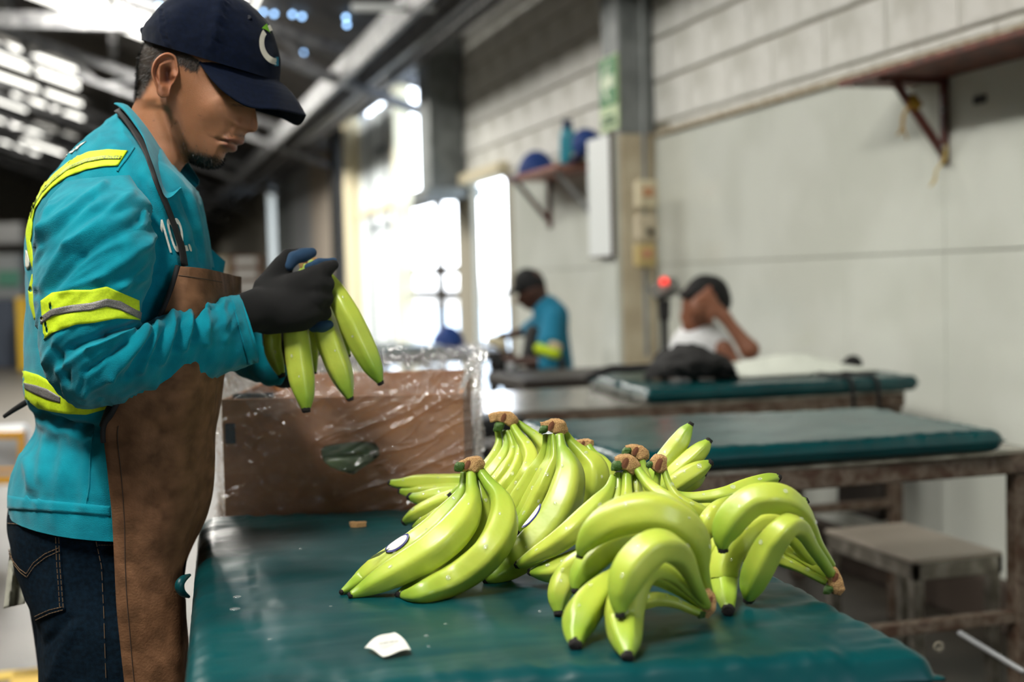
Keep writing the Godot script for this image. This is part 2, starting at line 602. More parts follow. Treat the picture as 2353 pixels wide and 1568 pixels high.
	M.cap = bump(tint(mat(Color.WHITE, 0.9), shades("cap", Color(0.008, 0.04, 0.105), Color(0.016, 0.058, 0.14), 0.02), 0.3), ntex("twill", 0.2, 2), 0.09, 0.05)
	M.cap.rim_enabled = true
	M.cap.rim = 0.12
	for k in ["shirt", "denim", "cap", "leather"]: M[k].metallic_specular = 0.22
	M.cap_thread = mat(Color(0.03, 0.05, 0.10), 0.9)
	M.emblem_white = bump(mat(Color(0.80, 0.78, 0.72), 0.8), weave, 0.02, 0.05)
	M.emblem_green = mat(Color(0.38, 0.60, 0.08), 0.8)
	M.emblem_teal = mat(Color(0.02, 0.42, 0.52), 0.8)
	M.glove = bump(mat(Color(0.02, 0.018, 0.018), 0.95), weave, 0.03, 0.12)
	M.glove_blue = bump(mat(Color(0.08, 0.25, 0.38), 0.75), weave, 0.02, 0.12)
	M.banana = bump(mat(Color.WHITE, 0.40), ntex("peel", 0.02, 3), 0.25, 0.06)
	M.banana.vertex_color_use_as_albedo = true
	M.banana.clearcoat_enabled = true
	M.banana.clearcoat = 0.16
	M.banana.clearcoat_roughness = 0.18
	M.banana.subsurf_scatter_enabled = true
	M.banana.subsurf_scatter_strength = 0.06
	M.tip = bump(mat(Color(0.07, 0.045, 0.035), 0.8), fine, 0.02, 0.1)
	M.crown = bump(tint(mat(Color.WHITE, 0.6), ntex("crown", 0.025, 4, [[0.3, 0.5, 0.7], [Color(0.52, 0.33, 0.18), Color(0.78, 0.60, 0.38), Color(0.84, 0.70, 0.46)]]), 0.05), fine, 0.02, 0.12)
	M.drop = mat(Color(1, 1, 1, 0.12), 0.03)
	M.drop.transparency = BaseMaterial3D.TRANSPARENCY_ALPHA
	M.blue = mat(Color(0.02, 0.20, 0.46), 0.7)
	M.rag = bump(mat(Color(0.72, 0.72, 0.66), 0.95), weave, 0.04, 0.3)

func area(at: Vector3, size: Vector2, energy: float, towards: Vector3, col := Color(1, 0.985, 0.95), parent = null):
	var l := AreaLight3D.new()
	l.name = "daylight"  # area lamp under a roof sheet
	l.area_size = size
	l.light_energy = energy
	l.light_color = col
	l.shadow_enabled = true
	l.light_size = 0.5
	l.position = at
	add_child(l, true)
	var up := Vector3.RIGHT if absf(towards.normalized().y) > 0.9 else Vector3.UP
	l.look_at_from_position(at, at + towards, up)

const ORDER := ["topmost", "second", "third", "fourth", "fifth", "sixth", "seventh", "eighth", "ninth", "tenth", "last"]
const SLOPE := 0.36
func roof_y(x: float) -> float:
	return 3.42 + SLOPE * (2.9 - x)

func unseen_roof_lights():
	# unseen roof sheets and area lamps, placed to light tables, man and bay door
	var n := 0
	for s in [[-1.1, -0.3, 0.1, 1.3, 16.0], [-1.9, -0.7, -2.0, 1.2, 13.0], [-1.8, -0.8, -4.6, 1.4, 8.0], [0.0, 0.6, -7.0, 1.0, 6.0], [-2.4, -1.6, -10.0, 1.4, 8.0], [0.6, 0.2, -13.0, 1.0, 11.0], [0.6, 0.2, -16.0, 1.6, 20.0], [-6.0, -8.0, -19.0, 1.2, 6.0]]:
		roof_light(s[0] + 0.7, s[1] - 1.4, s[2], s[3], "unseen translucent roof sheet placed to light the hall, %s one from the camera" % ("first" if n == 0 else ORDER[n]), s[4])
		n += 1

func roof_light(x0: float, x1: float, z: float, w: float, label: String, energy: float):
	var y0 := roof_y(x0)
	var y1 := roof_y(x1)
	var mid := Vector3((x0 + x1) / 2, (y0 + y1) / 2 - 0.05, z)
	var g := Geo.new()
	var along_ := (Vector3(x1, y1, 0) - Vector3(x0, y0, 0))
	var b := Basis(along_.normalized(), Vector3(-along_.y, along_.x, 0).normalized() * -1.0, Vector3(0, 0, -1))
	box(g, mid, Vector3(along_.length(), 0.03, w), 0.005, b)
	tag(put("skylight_panel", g, M.skylight), label, "skylight", "translucent roof sheets", "")
	if energy > 0.0:
		area(mid + Vector3(0, -0.06, 0), Vector2(along_.length(), w), energy * along_.length() * w, Vector3(-along_.y, along_.x, 0) * signf(-along_.x) * -1.0 if false else Vector3(0, -1, 0))

func struct(called: String, m, material: Material, label: String) -> MeshInstance3D:
	var o := put(called, m, material)
	tag(o, label, "", "", "structure")
	return o

func shell():
	var g := Geo.new()
	box(g, Vector3(-6, -0.1, -22), Vector3(18.2, 0.2, 60), 0.0)
	struct("floor", g, M.floor, "grey concrete floor of the packing hall")
	g = Geo.new()
	box(g, Vector3(23.1, -0.12, -22), Vector3(40, 0.2, 70), 0.0)
	struct("ground", g, M.yard, "pale sunlit yard outside the loading doors")
	# right wall: a rough mortar core in pieces round the side door, faced with blocks above and tiles below
	g = Geo.new()
	box(g, Vector3(3.05, 1.7, -3.53), Vector3(0.3, 3.4, 13.06), 0.0)
	box(g, Vector3(2.925, 2.75, -10.6), Vector3(0.05, 1.3, 1.08), 0.0)
	box(g, Vector3(2.925, 1.7, -11.42), Vector3(0.05, 3.4, 0.56), 0.0)
	var w := struct("wall_right", g, M.mortar, "white block wall with tiled lower half")
	var bl := []
	for s in [0.465, 0.228, 0.34, 0.46]:
		bl.append(box_mesh(Vector3(0.02, 0.222, s), 0.006))
	var bh := 0.2366
	for r in 6:
		var y0 := 2.108 + r * bh
		var z := -6.483 + (0.2365 if r % 2 == 1 else 0.0) + 0.473 * 13
		while z > -11.2:
			z -= 0.473
			var kind := 0
			if z < -7.2 and z > -7.45: continue
			if z > -0.6: continue
			var bz := z + 0.2365
			var o := put("block", bl[kind], M.block, w, Vector3(2.896 + noise.get_noise_2d(r * 7.0, z * 9.0) * 0.003, y0 + bh / 2, bz))
			o.rotation = Vector3(0, noise.get_noise_2d(r * 3.0, z * 5.0) * 0.004, 0)
	var thin := box_mesh(Vector3(0.02, 0.034, 0.463), 0.005)
	for i in 23:
		var z := -0.835 - i * 0.473
		if absf(z + 7.1) < 0.3: continue
		put("block", thin, M.block, w, Vector3(2.895, 2.087, z))
	g = Geo.new()
	box(g, Vector3(2.885, 2.052, -3.5), Vector3(0.035, 0.022, 13.0), 0.004)
	put("ledge", g, M.sill, w)
	var tl := box_mesh(Vector3(0.014, 0.716, 0.697), 0.003)
	for c in 16:
		for r in 3:
			var z := -4.221 + 4.2 - c * 0.7
			if z - 0.35 < -10.05: continue
			put("tile", tl, M.tile, w, Vector3(2.896, 2.042 - 0.358 - r * 0.72, z - 0.349))
	g = Geo.new()
	box(g, Vector3(2.875, 0.09, -3.5), Vector3(0.06, 0.18, 13.0), 0.01)
	struct("baseboard_right", g, M.curb, "dark brown curb along the foot of the tiled wall")
	# pilaster and steel column
	g = Geo.new()
	box(g, Vector3(2.78, 1.03, -7.09), Vector3(0.21, 2.06, 0.28), 0.008)
	var pil := struct("column", g, M.beige, "beige pilaster under the grey steel column")
	g = Geo.new()
	box(g, Vector3(2.66, 1.03, -7.09), Vector3(0.03, 2.04, 0.26), 0.004)
	put("facing", g, M.tile, pil)
	g = Geo.new()
	box(g, Vector3(2.79, 2.74, -6.96), Vector3(0.20, 1.36, 0.018), 0.003)
	box(g, Vector3(2.69, 2.74, -7.09), Vector3(0.02, 1.36, 0.27), 0.003)
	box(g, Vector3(2.86, 2.74, -7.09), Vector3(0.03, 1.36, 0.27), 0.003)
	box(g, Vector3(2.80, 2.74, -7.22), Vector3(0.20, 1.36, 0.018), 0.003)
	box(g, Vector3(2.83, 2.74, -6.955), Vector3(0.09, 1.36, 0.014), 0.003)
	struct("column", g, M.grey_steel, "grey painted steel column standing on the beige pilaster")
	g = Geo.new()
	box(g, Vector3(2.77, 2.72, -11.5), Vector3(0.34, 1.4, 0.42), 0.01)
	box(g, Vector3(2.59, 2.72, -11.5), Vector3(0.02, 1.4, 0.46), 0.003)
	box(g, Vector3(2.77, 2.03, -11.5), Vector3(0.5, 0.1, 0.6), 0.01)
	struct("column", g, M.grey_steel, "far grey column between the block wall and the loading bays")
	# roof: dark sheeting, back and left walls far off
	g = Geo.new()
	var n := Vector3(SLOPE, 1, 0).normalized()
	for zz in 6:
		var z0 := 8.0 - zz * 10.0
		var a := Vector3(3.0, roof_y(3.0) + 0.02, z0)
		var b := Vector3(-15.0, roof_y(-15.0) + 0.02, z0)
		var dz := Vector3(0, 0, -10.0)
		g.flat_quad(a, b, b + dz, a + dz)
		g.flat_quad(a + n * 0.1, a + dz + n * 0.1, b + dz + n * 0.1, b + n * 0.1)
	struct("ceiling", g, M.roof, "dark sloping sheet roof on steel purlins")
	g = Geo.new()
	box(g, Vector3(-15, 5, -22), Vector3(0.2, 10.2, 60), 0.0)
	struct("wall_left", g, M.far_wall, "pale far side wall of the hall")
	g = Geo.new()
	box(g, Vector3(-6, 5, -52), Vector3(18.4, 10.2, 0.2), 0.0)
	struct("wall_back", g, M.far_wall, "pale end wall of the hall, far off")
	g = Geo.new()
	box(g, Vector3(-6, 5, 8), Vector3(18.4, 10.2, 0.2), 0.0)
	struct("wall_front", g, M.far_wall, "pale wall behind the photographer")
	# wall strip above the bays and the bays' posts
	g = Geo.new()
	box(g, Vector3(3.05, 1.7, -40.0), Vector3(0.3, 3.4, 24), 0.0)
	struct("wall_bay", g, M.far_wall, "pale wall beyond the loading bays")

func far_hall():
	# eave beam, purlins, rafters, tie beams
	var g := Geo.new()
	var k := 0
	for e in [[2.02, 3.24, 0.05, 0.22], [2.15, 3.34, 0.1, 0.04], [2.27, 3.22, 0.06, 0.2], [2.42, 3.33, 0.1, 0.04], [2.54, 3.26, 0.05, 0.18]]:
		bar(g, Vector3(e[0], e[1], 2), Vector3(e[0], e[1], -48), e[2], e[3])
	struct("trim", g, M.truss, "grey ribbed eave beam running the length of the wall")
	for i in 10:
		g = Geo.new()
		var x := 1.2 - i * 1.25
		bar(g, Vector3(x, roof_y(x) - 0.10, 7), Vector3(x, roof_y(x) - 0.10, -51), 0.07, 0.14)
		tag(put("roof_purlin", g, M.truss), "steel purlin under the roof sheets, %s up from the eave" % ("first" if i == 0 else ORDER[i]), "beam", "roof purlins", "structure")
	for i in 7:
		var z := -12.6 - i * 6.0
		g = Geo.new()
		bar(g, Vector3(2.8, roof_y(2.8) - 0.28, z), Vector3(-14.8, roof_y(-14.8) - 0.28, z), 0.2, 0.10)
		bar(g, Vector3(2.8, roof_y(2.8) - 0.55, z), Vector3(-14.8, roof_y(-14.8) - 0.55, z), 0.2, 0.07)
		for j in 16:
			var xa := 2.4 - j * 1.05
			bar(g, Vector3(xa, roof_y(xa) - 0.3, z), Vector3(xa - 0.52, roof_y(xa - 0.52) - 0.55, z), 0.05, 0.05)
			bar(g, Vector3(xa - 0.52, roof_y(xa - 0.52) - 0.55, z), Vector3(xa - 1.05, roof_y(xa - 1.05) - 0.3, z), 0.05, 0.05)
		tag(put("roof_rafter", g, M.truss), "light grey lattice rafter spanning the hall, %s one away" % ("first" if i == 0 else ORDER[i]), "beam", "lattice rafters", "structure")
	g = Geo.new()
	bar(g, Vector3(1.1, 4.02, -14.4), Vector3(-10, 4.02, -14.4), 0.12, 0.16)
	for j in 6:
		bar(g, Vector3(0.2 - j * 0.7, 4.0, -14.4), Vector3(0.2 - j * 0.7, roof_y(0.2 - j * 0.7), -14.4), 0.07, 0.07, Vector3.RIGHT)
	tag(put("tie_beam", g, M.truss), "level grey tie beam with uprights under the roof above the man's cap", "beam", "", "structure")
	# bright roof sheets seen at the upper left
	var s := 0
	for q in [[-0.62, -3.4, -21.5, 0.26], [-0.60, -3.6, -22.6, 0.26], [-0.64, -3.6, -23.4, 0.28], [-0.66, -2.4, -25.6, 0.3], [-0.7, -2.0, -27.8, 0.3], [-1.9, -3.0, -30.0, 0.35], [-1.0, -1.9, -32.6, 0.4], [-1.7, -3.6, -34.5, 0.4], [-1.5, -2.6, -38.0, 0.5], [-2.3, -3.8, -41.0, 0.5], [0.6, -0.2, -41.0, 0.9]]:
		roof_light(q[0], q[1], q[2], q[3], "%s bright roof sheet down from the top left corner" % ORDER[s], 3.0 if s % 3 == 1 else 0.0)
		s += 1
	# pinholes of daylight along a sheet lap
	s = 0
	for p in [[8, 4], [120, 6], [178, 8], [240, 8], [268, 9], [292, 10], [318, 11], [345, 13], [366, 14], [605, 28], [630, 32], [672, 33], [694, 38], [697, 122], [789, 152], [795, 40], [797, 57], [755, 222]]:
		var ray := pt(p[0], p[1], 1.0) - EYE
		var d := (3.42 + SLOPE * 2.9 - 0.03 - EYE.y) / (ray.y + SLOPE * ray.x)
		g = Geo.new()
		var at := pt(p[0], p[1], d)
		lathe(g, [Vector2(0.005, -0.02), Vector2(0.016, -0.012), Vector2(0.02, 0.0), Vector2(0.016, 0.012), Vector2(0.005, 0.02)], 10, at, Basis(CR, -CF, CU))
		tag(put("light_gap", g, M.blue_gap), "small round spot of daylight shining through the dark roof", "roof gap", "pinholes of daylight in the roof")
		s += 1
	# horizontal tube lamp under the roof near the eave
	g = Geo.new()
	tube(g, [pt(808, 17, 9.5), pt(1000, 18, 9.5)], [0.03, 0.03], 10)
	var tb := tag(put("strip_lamp", g, M.white), "pale tube lamp slung level under the roof beside the eave beam", "lamp")
	# loading bays along the wall line
	bays()

func bays():
	var g := Geo.new()
	# white corrugated container doors with lock rods
	var zs := [[-14.2, -17.28]]
	for i in 1:
		var z0: float = zs[i][0]
		var z1: float = zs[i][1]
		var t := thing("container_door", "white ribbed container door with faint dark print in the loading bay", "door", Vector3(3.0, 0, (z0 + z1) / 2))
		var n := 6
		for half in 2:
			g = Geo.new()
			var y0 := 0.35 if half == 0 else 2.2
			var y1 := 2.1 if half == 0 else 3.35
			box(g, Vector3(3.02, (y0 + y1) / 2, (z0 + z1) / 2), Vector3(0.03, y1 - y0, absf(z1 - z0)), 0.004)
			for j in n:
				box(g, Vector3(2.995, (y0 + y1) / 2, lerpf(z0, z1, (j + 0.5) / n)), Vector3(0.03, y1 - y0, absf(z1 - z0) / n * 0.5), 0.008)
			put("panel", g, M.white_door, t)
		g = Geo.new()
		box(g, Vector3(2.99, 2.15, (z0 + z1) / 2), Vector3(0.08, 0.1, absf(z1 - z0)), 0.006)
		put("rail", g, M.cream, t)
		for j in 2:
			g = Geo.new()
			var zz := lerpf(z0, z1, 0.3 + 0.4 * j)
			tube(g, [Vector3(2.94, 0.3, zz), Vector3(2.94, 3.3, zz)], [0.02, 0.02], 8)
			put("lock_rod", g, M.zinc, t)
		if i == 0:
			for l in [[1.55, 2.82, 0.085, 8], [1.2, 1.92, 0.06, 6], [2.0, 1.92, 0.06, 6]]:
				g = Geo.new()
				for j in int(l[3]):
					box(g, Vector3(2.962, l[1] + 0.02 * (j % 2), z0 - 0.25 - l[0] + j * 0.11), Vector3(0.006, l[2] * (1.0 + 0.3 * (j % 3)), 0.05), 0.001)
				put("print_mark", g, mat(Color(0.22, 0.27, 0.34), 0.8), t)
	for p in [[-14.15, 3.4, "slim brown hinge post beside the tall bright gap"], [-17.4, 3.62, "tall cream door post between white doors and ribbed cladding"]]:
		g = Geo.new()
		box(g, Vector3(2.92, p[1] / 2, p[0]), Vector3(0.2, p[1], 0.34 if p[0] < -15 else 0.1), 0.01)
		tag(put("door_post", g, M.cream), p[2], "post", "", "structure")
	g = Geo.new()
	box(g, Vector3(2.85, 1.75, -18.05), Vector3(0.2, 3.5, 0.55), 0.01)
	tag(put("door_post", g, M.dark), "black rubber dock seal between cream post and grey cladding", "post", "", "structure")
	g = Geo.new()
	box(g, Vector3(3.0, 3.36, -22.9), Vector3(0.24, 0.3, 11.2), 0.01)  # added to close the strip of sky between doors and roof
	struct("trim", g, M.truss, "added grey fascia closing the bright gap above the ribbed dock doors")
	# ribbed grey cladding beyond
	var c := 0
	for seg in [[-18.35, -21.7, "zinc_warm"], [-21.72, -24.3, "zinc"], [-24.32, -26.9, "grey_steel"]]:
		g = Geo.new()
		var n := 10
		box(g, Vector3(3.0, 1.68, (seg[0] + seg[1]) / 2), Vector3(0.04, 3.36, absf(seg[1] - seg[0])), 0.003)
		for j in n:
			box(g, Vector3(2.955, 1.66, lerpf(seg[0], seg[1], (j + 0.5) / n)), Vector3(0.06, 3.3, absf(seg[1] - seg[0]) / n * 0.55), 0.012)
		tag(put("cladding_panel", g, M[seg[2]]), ["pale ribbed metal dock door beside the black seal", "grey ribbed metal dock door in the middle of three", "dark grey ribbed dock door farthest along the wall"][c], "dock door")
		c += 1
	# lintel of the near side door, and railings in the bright gap
	g = Geo.new()
	box(g, Vector3(2.86, 2.13, -10.55), Vector3(0.12, 0.1, 1.3), 0.012)
	tag(put("door_lintel", g, M.cream), "pale lintel over the bright side doorway at the end of the block wall", "lintel", "", "structure")
	g = Geo.new()
	for zz in [-12.8, -11.85]:
		box(g, Vector3(3.0, 1.05, zz), Vector3(0.05, 2.1, 0.17), 0.004)
	for zz in [-11.36]:
		box(g, Vector3(3.0, 1.05, zz), Vector3(0.04, 2.1, 0.03), 0.004)
	for yy in [0.35, 1.12, 1.36, 2.08]:
		box(g, Vector3(3.02, yy, -12.9), Vector3(0.05, 0.08, 2.3), 0.004)
	tag(put("gate", g, M.dark_steel), "dark barred gate standing in the bright loading bay", "gate")
	# far end: stacks of cartons
	var st := [[486, 560, 26.0, 3], [565, 590, 25.0, 3], [520, 540, 29.0, 2]]
	var bmats := [mat(Color(0.78, 0.72, 0.58), 0.8), mat(Color(0.46, 0.36, 0.29), 0.8), mat(Color(0.70, 0.62, 0.5), 0.8)]
	var lab := mat(Color(0.86, 0.86, 0.84), 0.7)
	for i in 3:
		var q: Array = st[i]
		var base := pt(q[0] + (0 if i else 10), 620, q[2])
		for r in 7:
			var t := thing("carton", ["pale carton with white label behind the man's chest, %s in its stack", "brown carton with white label in the darker stack, %s one", "tan carton in the rear stack, %s one"][i] % ["lowest", "second up", "third up", "fourth up", "fifth up", "sixth up", "topmost"][r], "carton", Vector3(base.x, 0.15 + r * 0.24, base.z), "cartons stacked at the end of the hall")
			g = Geo.new()
			box(g, t.position + Vector3(0, 0.12, 0), Vector3(0.62, 0.235, 0.5), 0.008)
			put("body", g, bmats[i], t)
			g = Geo.new()
			box(g, t.position + Vector3(-0.02, 0.12, 0.252), Vector3(0.4, 0.13, 0.006), 0.001)
			put("label_sheet", g, lab, t)
		g = Geo.new()
		box(g, Vector3(base.x, 0.07, base.z), Vector3(0.7, 0.14, 0.6), 0.01)
		tag(put("pallet", g, M.cream), ["wooden pallet under the pale carton stack", "wooden pallet under the brown carton stack", "wooden pallet under the rear tan carton stack"][i], "pallet")

# a soft vinyl covered pad: four corners of its top (front left, front right, back right, back left), rounded edges and puckers
func pad(called: String, q: Array, th: float, m: Material, label: String, wr: float, sd: int) -> MeshInstance3D:
	var g := Geo.new()
	var nu := 110
	var nv := 90
	var r := th * 0.48
	for side in 2:
		var k0 := g.v.size()
		for a in nu + 1:
			for b in nv + 1:
				var u := float(a) / nu
				var v := float(b) / nv
				u = u - 0.055 * sin(u * TAU)
				v = v - 0.055 * sin(v * TAU)
				var p: Vector3 = (q[0] as Vector3).lerp(q[1], u).lerp((q[3] as Vector3).lerp(q[2], u), v)
				var w: float = (q[0] as Vector3).distance_to(q[1])
				var h: float = (q[0] as Vector3).distance_to(q[3])
				var e := minf(minf(u, 1 - u) * w, minf(v, 1 - v) * h)
				var cx := maxf(0.0, 0.03 - minf(u, 1 - u) * w) / 0.03
				var cy := maxf(0.0, 0.03 - minf(v, 1 - v) * h) / 0.03
				var edge := minf(1.0, sqrt(cx * cx + cy * cy))
				var y := -r + r * sqrt(maxf(0.0, 1.0 - edge * edge))
				if side == 0:
					var o := sd * 13.7
					y += noise.get_noise_3d(p.x * 3.0, o, p.z * 5.0) * 0.004 * (1.0 - edge)
					var near := exp(-e / 0.05)
					y += noise.get_noise_3d(p.x * (6.0 if minf(u, 1 - u) * w < 0.08 else 30.0), o + 5.0, p.z * (34.0 if minf(u, 1 - u) * w < 0.08 else 7.0)) * wr * near * (1 - edge * 0.3)
					y += absf(noise.get_noise_3d(p.x * 2.5, o + 9.0, p.z * 16.0)) * -wr * 0.35
				else:
					y = -th - y
				g.add(p + Vector3(0, y, 0), Color.WHITE, Vector2(u, v))
		if side == 0: g.grid(nu + 1, nv + 1, k0)
		else:
			for a in nu:
				for b in nv:
					var k := k0 + a * (nv + 1) + b
					g.quad(k, k + nv + 1, k + nv + 2, k + 1)
	var n2 := (nu + 1) * (nv + 1)
	var ring := []
	for b in nv: ring.append(b)
	for a in nu: ring.append(a * (nv + 1) + nv)
	for b in range(nv, 0, -1): ring.append(nu * (nv + 1) + b)
	for a in range(nu, 0, -1): ring.append(a * (nv + 1))
	for i in ring.size():
		var a: int = ring[i]
		var b: int = ring[(i + 1) % ring.size()]
		g.quad(a, a + n2, b + n2, b)
	var o := put(called, g, m)
	tag(o, label, "table pad")
	return o

func table(called: String, label: String, x0: float, x1: float, z0: float, z1: float, top: float, mt: Material, mf: Material, rails := true, inset := 0.0) -> Node3D:   # z0 near, z1 far
	var t := thing(called, label, "table", Vector3((x0 + x1) / 2, 0, (z0 + z1) / 2))
	var g := Geo.new()
	box(g, Vector3((x0 + x1) / 2, top - 0.006, (z0 + z1) / 2), Vector3(x1 - x0, 0.012, z0 - z1), 0.003)
	put("tabletop", g, mt, t)
	g = Geo.new()
	for z in [z0 - 0.015, z1 + 0.015]:
		box(g, Vector3((x0 + x1) / 2, top - 0.035, z), Vector3(x1 - x0, 0.046, 0.03), 0.004)
	for x in [x0 + 0.015, x1 - 0.015]:
		box(g, Vector3(x, top - 0.035, (z0 + z1) / 2), Vector3(0.03, 0.046, z0 - z1 - 0.06), 0.004)
	put("frame", g, mf, t)
	for x in [x0 + 0.03, x1 - 0.03]:
		for z in [z0 - 0.03, z1 + 0.03]:
			g = Geo.new()
			if inset > 0.0 and z == z1 + 0.03: x += inset * signf((x0 + x1) / 2 - x)
			box(g, Vector3(x, (top - 0.058) / 2, z), Vector3(0.045, top - 0.058, 0.045), 0.004)
			put("leg", g, mf, t)
	if rails:
		for z in [z0 - 0.03]:
			g = Geo.new()
			box(g, Vector3((x0 + x1) / 2, 0.425, z), Vector3(x1 - x0 - 0.1, 0.03, 0.03), 0.003)
			put("rail", g, mf, t)
	return t

func tables():
	# the packing table in front
	table("packing_table", "rusty steel packing table under the nearest dark teal pad, mostly hidden", 0.17, 0.76, -1.2, -2.86, 0.83, M.table_steel, M.rusty)
	var t := pad("table_pad", [Vector3(0.034, 0.887, -1.262), Vector3(0.768, 0.887, -1.128), Vector3(0.815, 0.887, -2.14), Vector3(0.10, 0.887, -2.245)], 0.056, M.vinyl, "large glossy teal vinyl pad in front carrying the heap of green bananas", 0.007, 1)
	var g := Geo.new()
	lathe(g, [Vector2(0.003, 0), Vector2(0.0055, 0.0), Vector2(0.006, 0.0015), Vector2(0.004, 0.0025), Vector2(0.002, 0.001)], 16, pt(2156, 1487, 1.318), Basis(CR, -CF, CU))
	put("eyelet", g, mat(Color(0.36, 0.34, 0.29), 0.9), t)
	g = Geo.new()
	tube(g, [pt(436, 1322, 1.70), pt(420, 1332, 1.68), pt(412, 1346, 1.675), pt(418, 1362, 1.68), pt(434, 1372, 1.70)], [0.002, 0.005, 0.006, 0.005, 0.002], 10, 16)
	put("knot", g, M.vinyl, t)
	# second table
	table("steel_table", "weathered steel table behind the bananas holding the middle teal pad", 0.95, 2.07, -2.66, -3.52, 0.832, M.table_steel, M.rusty, true, 0.36)
	pad("table_pad", [Vector3(1.0, 0.887, -2.655), Vector3(1.955, 0.887, -2.62), Vector3(1.985, 0.887, -3.22), Vector3(0.99, 0.887, -3.40)], 0.052, M.vinyl_far, "teal vinyl pad on the middle table behind the bananas", 0.006, 2)
	# third table by the wall
	table("steel_table", "long steel table by the tiled wall with a pad on its right half", 1.05, 2.66, -4.13, -4.92, 0.832, M.table_steel, M.rusty)
	var p3 := pad("table_pad", [Vector3(1.66, 0.887, -4.12), Vector3(2.70, 0.887, -4.10), Vector3(2.74, 0.887, -4.62), Vector3(1.74, 0.887, -4.95)], 0.055, M.vinyl_far, "teal vinyl pad on the far table by the wall under the white cloth", 0.006, 3)
	for i in 2:
		g = Geo.new()
		var x: float = [2.42, 2.52][i]
		tube(g, [Vector3(x - 0.03, 0.89, -4.5), Vector3(x - 0.015, 0.893, -4.2), Vector3(x, 0.885, -4.105), Vector3(x + 0.005, 0.83, -4.09), Vector3(x + 0.01, 0.77, -4.1)], [0.009, 0.009, 0.009, 0.009, 0.009], 6, 20, Color.WHITE, 0.4)
		put("strap", g, M.strap, p3)
	# the corner box under the right end of the third table
	g = Geo.new()
	box(g, Vector3(2.62, 0.56, -4.35), Vector3(0.06, 0.42, 0.3), 0.01)
	tag(put("table_bracket", g, M.dark_steel), "dark brown block under the right end of the far wall table", "block")
	# far tables in the bright bay
	table("steel_table", "distant dark topped table standing in front of the bright loading bay", 1.70, 2.42, -8.35, -9.2, 0.79, M.dark_steel, M.dark_steel, false)
	pad("table_pad", [Vector3(1.45, 0.87, -7.9), Vector3(1.86, 0.87, -7.9), Vector3(1.86, 0.87, -8.6), Vector3(1.45, 0.87, -8.6)], 0.05, M.vinyl_far, "small distant teal pad left of the blue cap in the bay", 0.004, 4)
	table("steel_table", "dark distant table under the small teal pad beside the bay", 1.3, 2.3, -7.85, -8.3, 0.818, M.dark_steel, M.dark_steel, false)
	table("work_bench", "dark grey bench in front of the seated man in blue", 1.72, 2.45, -5.75, -6.4, 0.80, M.dark_steel, M.dark_steel, false)
	# steel step stool
	var st := thing("step_stool", "grey steel step stool on the floor under the tables at right", "stool", Vector3(2.23, 0, -3.45))
	g = Geo.new()
	box(g, Vector3(2.235, 0.444, -3.46), Vector3(0.29, 0.012, 0.5), 0.003)
	put("tread", g, M.zinc_warm, st)
	g = Geo.new()
	for z in [-3.22, -3.70]: box(g, Vector3(2.235, 0.415, z), Vector3(0.29, 0.05, 0.02), 0.003)
	for x in [2.1, 2.37]: box(g, Vector3(x, 0.415, -3.46), Vector3(0.02, 0.05, 0.5), 0.003)
	put("skirt", g, M.table_steel, st)
	for x in [2.11, 2.36]:
		for z in [-3.235, -3.69]:
			g = Geo.new()
			box(g, Vector3(x, 0.21, z), Vector3(0.035, 0.42, 0.035), 0.003)
			put("leg", g, M.table_steel, st)
	# a loose rod leaning under the middle table
	g = Geo.new()
	tube(g, [pt(2205, 1455, 2.75), pt(2352, 1545, 2.55)], [0.006, 0.006], 8)
	tag(put("steel_rod", g, M.zinc), "thin grey steel rod slanting below the middle table at right", "rod")

